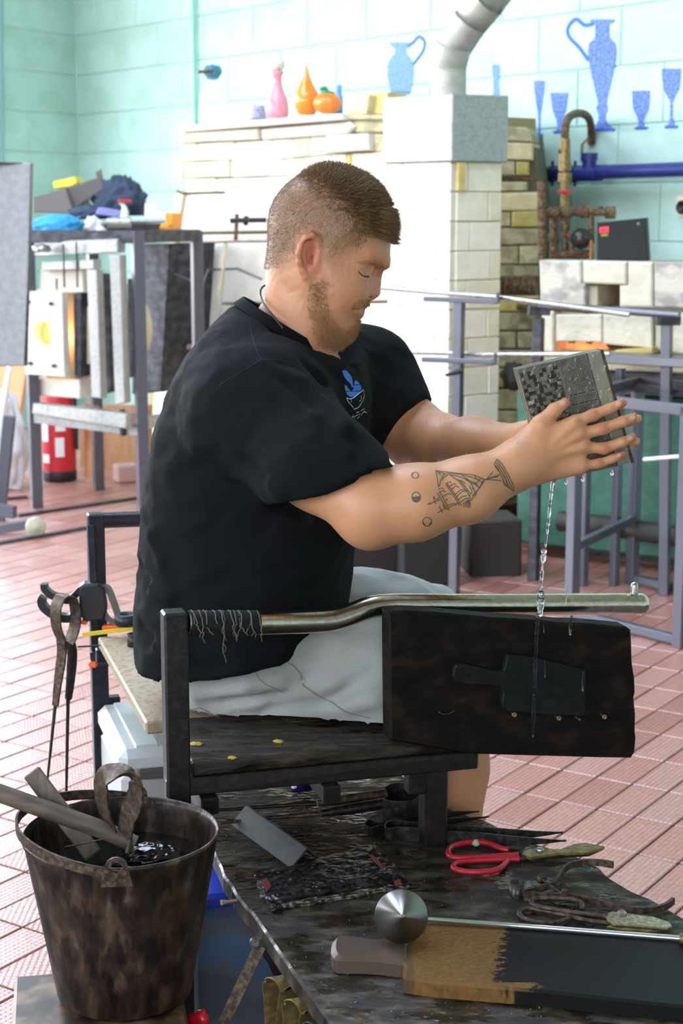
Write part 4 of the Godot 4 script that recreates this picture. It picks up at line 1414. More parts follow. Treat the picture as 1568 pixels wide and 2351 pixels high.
func build_corner_junk():
	# fire extinguisher
	var e := Vector3(-1.321, 0, -7.634)
	var t := thing("fire_extinguisher", "red fire extinguisher with white labels standing behind the furnace leg", "extinguisher", e)
	var st := ST()
	lathe(st, Transform3D(), [Vector2(0, 0.0), Vector2(0.074, 0.0), Vector2(0.079, 0.006), Vector2(0.079, 0.045), Vector2(0.077, 0.05)], 28)
	lpart("base_ring", st, M.black_plastic, t)
	st = ST()
	lathe(st, Transform3D(), [Vector2(0.077, 0.045), Vector2(0.077, 0.40), Vector2(0.07, 0.44), Vector2(0.045, 0.47), Vector2(0.022, 0.48), Vector2(0.02, 0.5), Vector2(0, 0.5)], 28)
	lpart("cylinder", st, M.red, t)
	for q in [[-48, 0.19, 0.34, 34], [-46, 0.09, 0.13, 34], [14, 0.24, 0.32, 34], [12, 0.12, 0.21, 30]]:
		st = ST()
		st.set_smooth_group(0)
		for k in 6:
			var a0 := deg_to_rad(q[0] - 15 + q[3] * k / 6.0) - PI / 2 + PI * 0.5
			var a1 := deg_to_rad(q[0] - 15 + q[3] * (k + 1) / 6.0)
			var v0 := Vector3(sin(a0), 0, cos(a0)) * 0.0785
			var v1 := Vector3(sin(a1), 0, cos(a1)) * 0.0785
			quad(st, v0 + Vector3.UP * q[1], v1 + Vector3.UP * q[1], v1 + Vector3.UP * q[2], v0 + Vector3.UP * q[2])
		lpart("label", st, M.white, t)
	st = ST()
	tube(st, [Vector3(-0.03, 0.50, 0), Vector3(0.05, 0.545, 0.0), Vector3(0.10, 0.55, 0)], 0.008, 8)
	tube(st, [Vector3(-0.03, 0.50, 0), Vector3(0.05, 0.51, 0.0), Vector3(0.10, 0.50, 0)], 0.008, 8)
	lpart("lever", st, M.black_plastic, t)
	st = ST()
	tube(st, curve([Vector3(0.02, 0.5, 0), Vector3(0.07, 0.47, 0.03), Vector3(0.085, 0.35, 0.03), Vector3(0.085, 0.15, 0.02)], 4), 0.009, 8)
	lpart("hose", st, M.black_plastic, t)
	# boards leaning in the corner
	var lbl := ["wide brown plywood sheet leaning behind the fire extinguisher", "narrow orange plank leaning beside the fire extinguisher", "thin pale lath leaning between the planks"]
	var k := 0
	for q in [[184, 930, 345, 930, 345, 1098, 184, 1098, 7.95, "9c7448"], [190, 925, 212, 925, 214, 1099, 194, 1099, 7.7, "d09a68"], [217, 925, 227, 925, 230, 1101, 220, 1101, 7.66, "dcae84"]]:
		var c := P((q[0] + q[2]) * 0.5, q[5], q[8])
		var nn := Vector3(-0.4, 0, 0.916)
		st = ST()
		pslab(st, q.slice(0, 8), Vector3(c.x, 0, c.z), nn, 0.018, 0.002)
		solo(["plywood_sheet", "plank", "lath"][k], st, mott(0.02, [[0.3, H(q[9])], [0.7, H(q[9]).lightened(0.12)]], Vector3(8, 1, 8), 0.6, 0.0, 94 + k), lbl[k], "board")
		k += 1
	st = ST()
	var pc := P(290, 1098, 7.6)
	box(st, Transform3D(Basis(Vector3.UP, 0.4), Vector3(pc.x, 0.04, pc.z)), Vector3(0.11, 0.08, 0.1), 0.008)
	solo("pink_block", st, smat(H("cba6a0"), 0.9), "pinkish brick on the floor beside the plywood sheet", "brick")
	# white sack and bucket at the far left edge
	st = ST()
	var sk := P(42, 1100, 7.5)
	lump(st, Vector3(sk.x - 0.06, 0.19, sk.z + 0.1), Vector3(0.12, 0.26, 0.10), 0.25, 2.0, 6, 18, -0.72)
	solo("white_sack", st, smat(H("dedfe4"), 0.8), "white plastic sack slumped on the floor at the left edge", "sack")
	st = ST()
	pslab(st, [-40, 840, 62, 838, 40, 985, -40, 985], P(20, 900, 7.75), Vector3(-0.2, 0, 0.98), 0.03, 0.003)
	pslab(st, [-40, 985, 40, 985, 38, 1100, -40, 1100], P(20, 900, 7.75), Vector3(-0.2, 0, 0.98), 0.03, 0.003)
	solo("chipboard_panel", st, smat(H("d9a878"), 0.7), "orange brown chipboard panel below the grey heat screen", "board")
	st = ST()
	ptube(st, [22, 842, 4, 955, -10, 1060], 7.3, 0.012, 8)
	solo("white_tube", st, M.white, "thin white tube leaning against the chipboard panel", "tube")
	# trolley with a wheel, and the floor rails
	var tr := thing("trolley", "low grey steel trolley with a small pale wheel at the left edge", "trolley", P(30, 1225, 6.3))
	st = ST()
	beam(st, P(-40, 1222, 6.3), P(66, 1203, 6.3), 0.03, 0.036)
	beam(st, P(-40, 1166, 6.45), P(35, 1176, 6.4), 0.03, 0.05)
	part("bar", st, M.steel_paint, tr)
	st = ST()
	var wq := P(82, 1207, 6.26)
	lathe(st, Transform3D(Basis(Quaternion(Vector3.UP, Vector3(0.3, 0, 0.95).normalized())), Vector3(wq.x, 0.04, wq.z)), [Vector2(0.008, -0.014), Vector2(0.034, -0.014), Vector2(0.039, -0.008), Vector2(0.039, 0.008), Vector2(0.034, 0.014), Vector2(0.018, 0.012), Vector2(0.012, 0.018), Vector2(0.0, 0.018)], 22)
	part("wheel", st, smat(H("b9b49a"), 0.5), tr)
	k = 0
	for q in [[-20, 1148, 62, 1141], [40, 1184, 320, 1143], [-20, 1250, 200, 1212], [150, 1158, 330, 1128]]:
		st = ST()
		beam(st, Y(q[0], q[1], 0.004), Y(q[2], q[3], 0.004), 0.03, 0.012)
		if k < 3: solo("floor_rail", st, M.steel_dark, ["short dark flat rail on the floor behind the trolley", "long dark flat rail on the floor passing the furnace leg", "dark flat rail on the floor under the trolley wheel"][k], "rail")
		k += 1
	# the heap on top of the small furnace
	var hs := P(200, 520, 7.35)
	st = ST()
	var sd := Vector3(0.86, 0, 0.5)
	box(st, Transform3D(Basis(sd, Vector3.UP, sd.cross(Vector3.UP)), Vector3(hs.x, 1.175, hs.z)), Vector3(0.62, 0.03, 0.42), 0.003)
	solo("top_shelf", st, M.steel_dark, "grey steel shelf carrying the heap of odds and ends", "shelf")
	st = ST()
	pslab(st, [76, 452, 150, 432, 166, 478, 158, 490, 76, 488], P(120, 480, 7.45), Vector3(-0.3, 0, 0.95), 0.2, 0.004)
	pslab(st, [150, 432, 225, 408, 242, 430, 166, 482], P(120, 480, 7.45), Vector3(0.1, 0, 0.99), 0.02, 0.003)
	pslab(st, [219, 396, 232, 388, 240, 424, 228, 428], P(120, 480, 7.45), Vector3(0.1, 0, 0.99), 0.02, 0.003, -0.04)
	solo("cardboard_box", st, smat(H("6f6664"), 0.9), "open grey brown cardboard box tipped on the heap", "box")
	st = ST()
	pslab(st, [120, 417, 172, 405, 178, 420, 165, 428, 124, 434], P(120, 480, 7.55), Vector3(-0.2, 0, 0.98), 0.08, 0.003)
	solo("yellow_box", st, smat(H("cfc244"), 0.7), "small yellow box sticking out of the grey cardboard box", "box")
	st = ST()
	lump(st, P(280, 468, 7.5), Vector3(0.115, 0.105, 0.09), 0.3, 2.6, 7, 20, -0.5)
	lump(st, P(205, 492, 7.35), Vector3(0.09, 0.035, 0.06), 0.3, 3.0, 8, 14)
	solo("dark_bag", st, M.cloth_dark, "dark blue fabric bag bulging on the heap by the corner", "bag")
	st = ST()
	lump(st, P(135, 520, 7.0), Vector3(0.10, 0.045, 0.06), 0.3, 3.0, 9, 16, -0.4)
	solo("blue_cloth", st, smat(H("3f9ed2"), 0.8), "bright blue cloth bunched on the furnace frame", "cloth")
	st = ST()
	pslab(st, [226, 476, 282, 486, 278, 500, 218, 492], P(250, 490, 7.2), Vector3(-0.1, 0, 0.99), 0.1, 0.003)
	solo("purple_folder", st, smat(H("8a86c4"), 0.6), "pale purple folder lying in the heap below the dark bag", "folder")
	st = ST()
	lump(st, P(213, 520, 7.0), Vector3(0.04, 0.038, 0.04), 0.4, 2.0, 10, 12)
	lump(st, P(232, 530, 6.95), Vector3(0.02, 0.018, 0.02), 0.2, 2.0, 11, 10)
	solo("white_rag", st, smat(H("d8d2d4"), 0.9), "crumpled white and grey rag beside the blue cloth", "rag")
	var sp := thing("spray_trigger", "white spray bottle with a red trigger on the heap", "spray bottle", P(282, 506, 7.05))
	st = ST()
	ptube(st, [284, 515, 287, 490, 284, 472, 276, 463], 7.05, [0.02, 0.016, 0.009, 0.012], 10, 3)
	part("neck", st, M.white, sp)
	st = ST()
	beam(st, P(272, 461, 7.04), P(302, 462, 7.04), 0.014, 0.014, 0.003)
	part("trigger", st, M.red, sp)
	st = ST()
	ptube(st, [246, 512, 300, 510], 6.98, 0.022, 14)
	ptube(st, [300, 508, 380, 506], 6.98, 0.009, 10)
	solo("steel_cylinder", st, M.galv, "silver metal cylinder with a thin rod on the heap", "cylinder")
	st = ST()
	pslab(st, [332, 465, 362, 488, 384, 490, 384, 506, 330, 506], P(355, 490, 7.35), Vector3(-0.3, 0, 0.95), 0.06, 0.004)
	solo("white_card", st, M.white, "torn white card sticking up at the heap's right end", "card")
	st = ST()
	pslab(st, [318, 513, 385, 513, 388, 552, 322, 553], P(355, 530, 7.3), Vector3(-0.3, 0, 0.95), 0.14, 0.015)
	pslab(st, [378, 488, 398, 490, 396, 522, 380, 520], P(355, 530, 7.3), Vector3(-0.3, 0, 0.95), 0.1, 0.006, -0.03)
	solo("orange_bin", st, smat(H("f2a030"), 0.5), "orange plastic bin at the right end of the heap", "bin")

const BO := Vector3(-0.228, 0, -2.179)        # near left post of the bench on the floor
const BR := Vector3(0.9613, 0, -0.2756)       # along the arms, to the right
const BB := Vector3(-0.2756, 0, -0.9613)      # across the bench, away from the camera

func bp(u: float, y: float, w: float) -> Vector3: return BO + BR * u + BB * w + Vector3.UP * y

func bbox(st: SurfaceTool, u0: float, u1: float, y0: float, y1: float, w0: float, w1: float, bev := 0.002, wob := 0.0):
	box(st, Transform3D(Basis(BR, Vector3.UP, -BB), bp((u0 + u1) * 0.5, (y0 + y1) * 0.5, (w0 + w1) * 0.5)), Vector3(u1 - u0, y1 - y0, w1 - w0), bev, wob)

func wet(m: StandardMaterial3D, lo: float, hi: float, sc_seed := 71):
	m.roughness = 1.0
	m.roughness_texture = noise_tex(0.012, [[0.35, Color(lo, lo, lo)], [0.6, Color(hi, hi, hi)]], sc_seed, 256)
	m.roughness_texture_channel = BaseMaterial3D.TEXTURE_CHANNEL_GRAYSCALE

func build_bench():
	var t := thing("glassblowers_bench", "dark steel framed glassblower's bench with two pipe arms and wooden seat", "bench", bp(0, 0, 0))
	wet(M.old_wood, 0.2, 0.75)
	wet(M.table_wood, 0.20, 0.75, 72)
	var st := ST()
	bbox(st, -0.0165, 0.0165, 0.0, 0.706, -0.017, 0.017, 0.003)
	part("post", st, M.iron, t)
	st = ST()
	bbox(st, -0.015, 0.015, 0.0, 0.700, 0.785, 0.815, 0.003)
	part("post", st, M.iron_far, t)
	st = ST()
	bbox(st, 0.36, 0.395, 0.0, 0.447, -0.012, 0.022, 0.003)
	part("leg", st, M.iron, t)
	st = ST()
	bbox(st, 0.40, 0.43, 0.0, 0.447, 0.70, 0.73, 0.003)
	part("leg", st, M.iron_far, t)
	# near arm: a pipe that bends up and over
	st = ST()
	var p := [P(428, 1431, 2.185), P(560, 1431, 2.22), P(700, 1428, 2.262), P(760, 1424, 2.278), P(800, 1413, 2.288), P(846, 1396, 2.30), P(890, 1390, 2.31), P(960, 1389, 2.33), P(1200, 1388, 2.395), P(1470, 1386, 2.465)]
	tube(st, curve(p, 5), 0.0166, 18, true, false)
	lathe(st, Transform3D(frame_of(p[9] - p[8]) * Basis(Vector3.RIGHT, PI / 2), p[9]), [Vector2(0.0166, 0), Vector2(0.016, 0.004), Vector2(0.0135, 0.008), Vector2(0.009, 0.010), Vector2(0, 0.0105)], 18)
	part("arm", st, M.rail, t, "polished steel pipe arm")
	st = ST()
	var e := P(1456, 1372, 2.46)
	tube(st, [e - Vector3.UP * 0.01, e + Vector3.UP * 0.019], 0.0058, 10, true, true)
	part("end_pin", st, M.tool_bright, t)
	# far arm
	st = ST()
	tube(st, [bp(0.0, 0.686, 0.80), bp(0.3, 0.682, 0.80), bp(0.6, 0.675, 0.80)], 0.0145, 14)
	part("arm", st, M.iron_far, t)
	# seat: front and back angle, boards
	st = ST()
	bbox(st, -0.017, 0.44, 0.444, 0.470, -0.014, 0.008, 0.002, 0.0008)
	part("seat_rail", st, M.iron, t)
	st = ST()
	bbox(st, -0.017, 0.44, 0.444, 0.470, 0.70, 0.72, 0.002)
	part("seat_rail", st, M.iron_far, t)
	var ws := [[0.0, 0.20], [0.203, 0.42], [0.423, 0.715]]
	for i in 3:
		st = ST()
		bbox(st, 0.019 if i == 0 else -0.012, 0.452, 0.4705, 0.490, ws[i][0] - 0.010, ws[i][1], 0.003, 0.001)
		part("seat_board", st, M.old_wood if i == 0 else M.plywood, t)
	for u in [0.04, 0.215]:
		st = ST()
		bbox(st, u - 0.0125, u + 0.0125, 0.420, 0.444, -0.03, 0.60, 0.001)
		part("cross_tube", st, M.iron, t)
		st = ST()
		bbox(st, u - 0.0098, u + 0.0098, 0.4225, 0.4415, -0.0312, 0.0, 0.0)
		part("tube_hollow", st, smat(H("080808"), 1.0), t)
	# a lug and corner gusset
	st = ST()
	bbox(st, 0.015, 0.036, 0.335, 0.353, 0.79, 0.81, 0.001)
	part("lug", st, M.iron_far, t)
	st = ST()
	bbox(st, 0.335, 0.362, 0.412, 0.446, -0.012, 0.014, 0.002)
	part("bracket", st, M.iron, t)
	# lower plank that carries the boxes
	st = ST()
	bbox(st, -0.012, 0.40, 0.175, 0.195, 0.40, 0.79, 0.002)
	part("lower_shelf", st, M.plywood, t)
	# charred board hung at the right end of the bench
	var n := -BB
	var o := bp(0.5, 0, -0.020)
	var b := thing("splash_board", "charred thick wooden board fixed upright under the near pipe arm", "board", bp(0.5, 0.43, -0.02))
	st = ST()
	var po := [893, 1408, 912, 1403, 940, 1402, 1000, 1406, 1095, 1414, 1130, 1418, 1240, 1424, 1290, 1430, 1340, 1431, 1440, 1440, 1449, 1447, 1451, 1480, 1452, 1520, 1454, 1535, 1458, 1560, 1459, 1590, 1456, 1602, 1460, 1640, 1459, 1680, 1461, 1695, 1458, 1728, 1450, 1741, 1380, 1740, 1200, 1735, 1068, 1731, 896, 1700]
	pslab(st, po, o, n, 0.034, 0.003)
	part("board", st, M.char_wood, b)
	# brass screws and a staple in it
	for q in [[1173, 1635], [1275, 1643], [1379, 1640]]:
		st = ST()
		var c := W(q[0], q[1], o, n)
		lathe(st, Transform3D(Basis(Quaternion(Vector3.UP, n)), c), [Vector2(0.0016, 0), Vector2(0.0016, 0.012), Vector2(0.0036, 0.012), Vector2(0.0036, 0.0145), Vector2(0.002, 0.0145), Vector2(0.0016, 0.013), Vector2(0, 0.013)], 12)
		part("screw", st, M.brass, b)
	st = ST()
	tube(st, [W(1320, 1645, o, n), W(1322, 1646, o, n) + n * 0.014], 0.0015, 6)
	part("nail", st, M.tool_bright, b)
	st = ST()
	tube(st, arc(W(1024, 1632, o, n), BR * 0.011, Vector3.UP * -0.004 + n * 0.003, 0, 180, 8), 0.0009, 5)
	part("staple", st, M.tool_rust, b)
	st = ST()
	lump(st, W(1320, 1632, o, n), Vector3(0.006, 0.008, 0.004), 0.3, 2, 3, 8)
	part("knot", st, smat(H("050505"), 0.9), b)
	# graphite paddle resting on the screws
	st = ST()
	var z := func(a: Array) -> Array:
		var r := []
		for i in range(0, a.size(), 2): r.append_array([860.0 + a[i] / 2.2147, 1320.0 + a[i + 1] / 2.2147])
		return r
	pslab(st, z.call([400, 520, 403, 480, 415, 458, 440, 449, 475, 455, 555, 476, 630, 491, 655, 485, 664, 468, 672, 418, 684, 408, 720, 408, 800, 420, 1078, 484, 1072, 724, 1050, 722, 850, 712, 690, 700, 665, 695, 652, 680, 648, 650, 656, 605, 650, 580, 630, 568, 560, 562, 440, 556, 412, 545]), o, n, 0.010, 0.002, 0.0102)
	var pd := thing("wooden_paddle", "blackened small paddle hanging on the charred splash board", "paddle", W(1120, 1640, o, n))
	var gp := mott(0.02, [[0.3, H("0f1010")], [0.7, H("191a1a")]], Vector3(5, 9, 5), 0.6, 0.0, 97)
	gp.metallic_specular = 0.3
	part("blade", st, gp, pd)
	st = ST()
	lathe(st, Transform3D(Basis(Quaternion(Vector3.UP, n)), W(860 + 460 / 2.2147, 1320 + 505 / 2.2147, o, n) + n * 0.010), [Vector2(0.0036, 0), Vector2(0.0036, 0.0006), Vector2(0, 0.0006)], 12)
	part("hang_hole", st, smat(H("030303"), 1.0), pd)
	# frayed string wound round the near arm
	st = ST()
	var r2 := RandomNumberGenerator.new()
	r2.seed = 5
	for k in 15:
		var px := 434.0 + k * 11.0 + r2.randf_range(-3, 3)
		var c := P(px, 1431, 2.185 + (px - 428) * 0.000265)
		var pts := []
		var dx := r2.randf_range(-0.008, 0.010)
		for i in 9:
			var a := -1.9 + 3.3 * i / 8.0
			pts.append(c + BR * (dx * i / 8.0 + r2.randf_range(-0.0015, 0.0015)) + (Vector3.UP * cos(a) + n * sin(a)) * 0.0178)
		tube(st, pts, 0.0008, 5)
		if k % 2 == 0 or k > 5:
			var ln := r2.randf_range(0.008, 0.03) if k != 6 else 0.055
			var q: Vector3 = pts[8]
			var dp := [q]
			for i in 6:
				q += Vector3.DOWN * ln / 6.0 + BR * r2.randf_range(-0.003, 0.003) + n * r2.randf_range(-0.001, 0.002)
				dp.append(q)
			tube(st, curve(dp, 3), [0.0009, 0.0005], 5)
			if k % 3 == 0:
				var q3: Vector3 = dp[3]
				tube(st, [q3, q3 + Vector3(0.004, -0.006, 0.001), q3 + Vector3(0.002, -0.012, 0.002)], 0.0005, 4)
	var ro := solo("frayed_string", st, smat(H("6a6350"), 0.9), "frayed grey string wound around the near bench arm", "string")
	st = ST()
	var cw := smat(H("0d0f11"), 0.9)
	tube(st, [P(432, 1431, 2.186), P(590, 1430, 2.229)], 0.0174, 18)
	solo("grip_wrap", st, cw, "dark cloth wrap on the near bench arm under the string", "wrap")
	# dried yellow leaf scraps and wet paste on the seat
	var k := 0
	for q in [[450, 1708, 0.010], [640, 1702, 0.007], [533, 1740, 0.006]]:
		st = ST()
		lump(st, Y(q[0], q[1], 0.4915), Vector3(q[2], 0.0025, q[2] * 0.6), 0.5, 1.6, k + 4, 8)
		solo("leaf_scrap", st, smat(H("b09a3c"), 0.6), ["yellow dried scrap on the seat beside the near post", "small yellow scrap on the seat under the shorts", "tiny brown scrap at the seat's front edge"][k], "scrap")
		k += 1
	build_clamp()

func build_clamp():
	var d := 2.93
	var c := thing("bar_clamp", "black and orange quick bar clamp fixed on the far bench post", "clamp", P(215, 1530, d))
	var st := ST()
	var n := Vector3(0.1, 0, 0.995)
	beam(st, P(209, 1205, d), P(222, 1490, d), 0.013, 0.007, 0.001, Vector3(0, 0, 1))
	part("bar", st, M.iron_far, c)
	st = ST()
	pslab(st, [180, 1350, 192, 1342, 226, 1340, 240, 1352, 246, 1400, 238, 1425, 196, 1428, 184, 1415], P(215, 1380, d), n, 0.034, 0.004, 0.02)
	part("body", st, M.black_plastic, c)
	st = ST()
	strip(st, curve([P(228, 1346, d), P(248, 1352, d), P(262, 1385, d), P(276, 1428, d)], 5), Vector3(0, 0, 0.02), 0.009)
	strip(st, curve([P(236, 1400, d), P(248, 1420, d), P(262, 1428, d), P(276, 1428, d)], 5), Vector3(0, 0, 0.02), 0.006)
	part("jaw", st, smat(H("5a5552"), 0.5), c)
	st = ST()
	strip(st, curve([P(186, 1352, d), P(160, 1376, d), P(140, 1372, d), P(120, 1366, d), P(104, 1352, d), P(102, 1340, d)], 5), Vector3(0, 0, 0.018), 0.012, null)
	part("trigger", st, M.black_plastic, c)
	st = ST()
	strip(st, curve([P(190, 1402, d), P(160, 1418, d), P(130, 1413, d), P(104, 1396, d), P(96, 1380, d), P(100, 1370, d)], 5), Vector3(0, 0, 0.02), 0.014)
	part("handle", st, M.black_plastic, c)
	for q in [[194, 1427, 0.012, 0.008], [258, 1440, 0.036, 0.010], [214, 1524, 0.016, 0.011]]:
		st = ST()
		box(st, Transform3D(Basis(), P(q[0], q[1], d - 0.01)), Vector3(q[2], q[3], 0.02), 0.003)
		part("pad", st, M.orange, c, "orange pad")
	st = ST()
	pslab(st, [206, 1500, 240, 1496, 246, 1512, 256, 1518, 254, 1530, 210, 1534], P(215, 1380, d), n, 0.03, 0.003, 0.012)
	part("lower_jaw", st, M.black_plastic, c)
	# old tongs hung over the clamp handle
	var d2 := 2.895
	var j := thing("hanging_tongs", "rusty steel tongs hung over the clamp handle above the floor", "tongs", P(140, 1810, d2))
	st = ST()
	var a := []
	for q in [[142, 1470, 0.004], [130, 1440, 0.006], [128, 1400, 0.008], [138, 1372, 0.004], [152, 1366, -0.006], [166, 1374, -0.012], [174, 1410, -0.012], [170, 1445, -0.01], [158, 1475, -0.006]]: a.append(P(q[0], q[1], d2 - q[2]))
	strip(st, curve(a, 5), Vector3(0.022, 0, 0.024), 0.0025)
	part("bow", st, M.tool_rust, j)
	st = ST()
	strip(st, curve([P(140, 1468, d2), P(142, 1500, d2), P(134, 1560, d2), P(127, 1620, d2)], 5), Vector3(0.016, 0, 0.006), 0.006, [1, 1, 1, 1, 1, 1, 1, 1, 1, 0.9, 0.9, 0.8, 0.8, 0.7, 0.7, 0.6])
	part("arm", st, M.tool_rust, j)
	st = ST()
	strip(st, curve([P(160, 1470, d2 + 0.02), P(166, 1500, d2 + 0.02), P(162, 1560, d2 + 0.02), P(157, 1605, d2 + 0.02)], 5), Vector3(0.016, 0, 0.008), 0.006, [1, 1, 1, 1, 1, 1, 1, 1, 1, 0.9, 0.9, 0.8, 0.8, 0.7, 0.7, 0.6])
	part("arm", st, M.iron, j)
	st = ST()
	tube(st, [P(127, 1618, d2), P(108, 1800, d2 - 0.01)], [0.0035, 0.0022], 8)
	part("tip", st, M.iron, j)
	st = ST()
	tube(st, [P(157, 1590, d2 + 0.02), P(156, 1618, d2 + 0.02), P(152, 1830, d2 + 0.01)], [0.005, 0.0034, 0.0026], 8)
	part("tip", st, M.iron, j)
	# tape measure and a thin wire beside the clamp
	var tm := thing("tape_measure", "yellow blade of a tape measure lying on the seat's far corner", "tape measure", P(280, 1440, 2.86))
	st = ST()
	strip(st, [P(190, 1457, 2.87), P(250, 1450, 2.86), P(318, 1442, 2.85)], Vector3(0, 0.008, 0.004), 0.0008)
	part("blade", st, M.yellow, tm)
	st = ST()
	lathe(st, Transform3D(Basis(), P(290, 1422, 2.85)), [Vector2(0, -0.01), Vector2(0.02, -0.01), Vector2(0.022, 0), Vector2(0.02, 0.01), Vector2(0.012, 0.01), Vector2(0.011, 0.004), Vector2(0, 0.004)], 18)
	part("case", st, M.black_plastic, tm)
	st = ST()
	ptube(st, [178, 1485, 240, 1481, 312, 1472], 2.84, 0.0016, 6)
	solo("thin_rod", st, M.iron, "thin dark rod lying across the far post", "rod")
	st = ST()
	var q := P(308, 1482, 2.8)
	lathe(st, Transform3D(Basis(), Vector3(q.x, 0.4905, q.z)), [Vector2(0, 0), Vector2(0.012, 0), Vector2(0.012, 0.022), Vector2(0.009, 0.022), Vector2(0.009, 0.008), Vector2(0, 0.008)], 14)
	solo("steel_cup", st, M.iron, "tiny dark steel cup on the seat just behind the black shirt", "cup")
	# toolbox and red crate below the seat
	var tb := thing("toolbox", "grey plastic toolbox with ribbed lid under the bench seat", "toolbox", bp(0.12, 0.195, 0.6))
	st = ST()
	bbox(st, -0.005, 0.24, 0.196, 0.305, 0.50, 0.78, 0.016)
	part("body", st, smat(H("a9abab"), 0.35), tb)
	st = ST()
	bbox(st, -0.009, 0.244, 0.300, 0.345, 0.495, 0.785, 0.018)
	for k in 3: bbox(st, 0.02 + 0.07 * k, 0.06 + 0.07 * k, 0.343, 0.349, 0.51, 0.77, 0.002)
	part("lid", st, smat(H("c2c6c6"), 0.3), tb)
	st = ST()
	bbox(st, 0.02, 0.19, 0.295, 0.312, 0.487, 0.497, 0.003)
	part("latch", st, smat(H("55514e"), 0.4), tb)
	st = ST()
	bbox(st, 0.005, 0.30, 0.196, 0.232, 0.405, 0.482, 0.006)
	solo("red_box", st, smat(H("c4333c"), 0.35), "flat red box on the bench's lower shelf before the toolbox", "box")
	st = ST()
	for k in 4: bbox(st, 0.02 + k * 0.003, 0.30, 0.196 + k * 0.007, 0.2022 + k * 0.007, 0.30 - k * 0.002, 0.395, 0.001)
	var pb := solo("ply_offcut", st, M.plywood, "layered plywood offcut behind the near post under the seat", "board")
	st = ST()
	bbox(st, -0.012, 0.40, 0.150, 0.1745, 0.28, 0.41, 0.002)
	solo("shelf_plank", st, M.plywood, "second plank of the bench's lower shelf carrying the plywood offcut", "plank")

const TY := 0.33      # top of the tool table

func tpt(px: float, py: float, up := 0.0) -> Vector3: return Y(px, py, TY + up)

func tpts(px: Array, up := 0.0) -> Array:
	var o := []
	for i in range(0, px.size(), 2): o.append(tpt(px[i], px[i + 1], up))
	return o

# a slab lying at height y: outline by picture points, thickness th downwards
func flat_slab(st: SurfaceTool, px: Array, y: float, th: float, bev := 0.003):
	var poly := PackedVector2Array()
	for i in range(0, px.size(), 2):
		var q := Y(px[i], px[i + 1], y)
		poly.append(Vector2(q.x, -q.z))
	extr(st, Transform3D(Basis(Vector3.RIGHT, Vector3.FORWARD, Vector3.UP), Vector3(0, y - th, 0)), poly, th, bev)

func build_foreground():
	var t := thing("tool_table", "worn wet wooden plank table covered with glassblowing tools", "table", tpt(900, 2000) * Vector3(1, 0, 1))
	var st := ST()
	flat_slab(st, [470, 1792, 462, 1850, 480, 1925, 492, 1962, 506, 1990, 512, 2010, 530, 2032, 540, 2052, 566, 2085, 577, 2093, 600, 2126, 640, 2185, 680, 2242, 760, 2351, 830, 2450, 1760, 2450, 1760, 2200, 1640, 2140, 1568, 2106, 1500, 2066, 1452, 2046, 1405, 2018, 1392, 2008, 1378, 1992, 1340, 1972, 1300, 1957, 1240, 1940, 1190, 1925, 1130, 1890, 1112, 1882, 1092, 1878, 1075, 1872, 1010, 1848, 960, 1808, 906, 1764, 700, 1764], TY, 0.024, 0.003)
	part("top", st, M.table_wood, t)
	for q in [[560, 1850], [1060, 1885], [900, 2330], [1500, 2200]]:
		st = ST()
		var e := tpt(q[0], q[1])
		box(st, Transform3D(Basis(BR, Vector3.UP, -BB), Vector3(e.x, (TY - 0.024) * 0.5, e.z)), Vector3(0.04, TY - 0.024, 0.04), 0.002)
		part("leg", st, M.old_wood, t)
	# scattered grit on the table: too fine to count
	var mm := MultiMesh.new()
	var gs := ST()
	lump(gs, V0, Vector3(0.0011, 0.0007, 0.0009), 0.4, 1.5, 3, 4)
	gs.generate_normals()
	mm.transform_format = MultiMesh.TRANSFORM_3D
	mm.mesh = gs.commit()
	var r2 := RandomNumberGenerator.new()
	r2.seed = 11
	var tr := []
	while tr.size() < 420:
		var px := r2.randf_range(520, 1380)
		var py := r2.randf_range(1830, 2340)
		if py > 1990 + (px - 500) * 1.3 or px > 900 + (py - 1790) * 2.2: continue
		var s := r2.randf_range(0.3, 1.15)
		tr.append(Transform3D(Basis(Vector3.UP, r2.randf() * TAU).scaled(Vector3(s, s, s * r2.randf_range(1, 2))), tpt(px, py, 0.0006)))
	mm.instance_count = tr.size()
	for i in tr.size(): mm.set_instance_transform(i, tr[i])
	var mmi := MultiMeshInstance3D.new()
	mmi.name = "grit"
	mmi.multimesh = mm
	mmi.material_override = smat(H("67614f"), 0.6)
	add_child(mmi)
	meta(mmi, "fine pale grit scattered over the wet tool table", "grit", "", "stuff")
	build_tools()
	build_bucket()
	build_under_table()

func smooth_px(px: Array, per := 4) -> Array:      # closed outline through the points
	var p := []
	for i in range(0, px.size(), 2): p.append(Vector2(px[i], px[i + 1]))
	var c := p.size()
	var o := []
	for i in c:
		for k in per:
			var q: Vector2 = p[i].cubic_interpolate(p[(i + 1) % c], p[(i - 1 + c) % c], p[(i + 2) % c], float(k) / per)
			o.append_array([q.x, q.y])
	return o

func bow_tongs(called: String, label: String, m: Material, pts: Array, wid: float, up: float, taper) -> Node3D:
	var t := thing(called, label, "tweezers", tpt(pts[pts.size() - 2], pts[pts.size() - 1]))
	var st := ST()
	strip(st, curve(tpts(pts, up), 5), Vector3.UP * wid, 0.0022, taper)
	part("spring_blade", st, m, t)
	return t

func taper_ends(n: int, frac: float) -> Array:
	var o := []
	for i in n:
		var u := float(i) / (n - 1)
		var e := minf(u, 1.0 - u)
		o.append(clampf(e / frac, 0.12, 1.0))
	return o

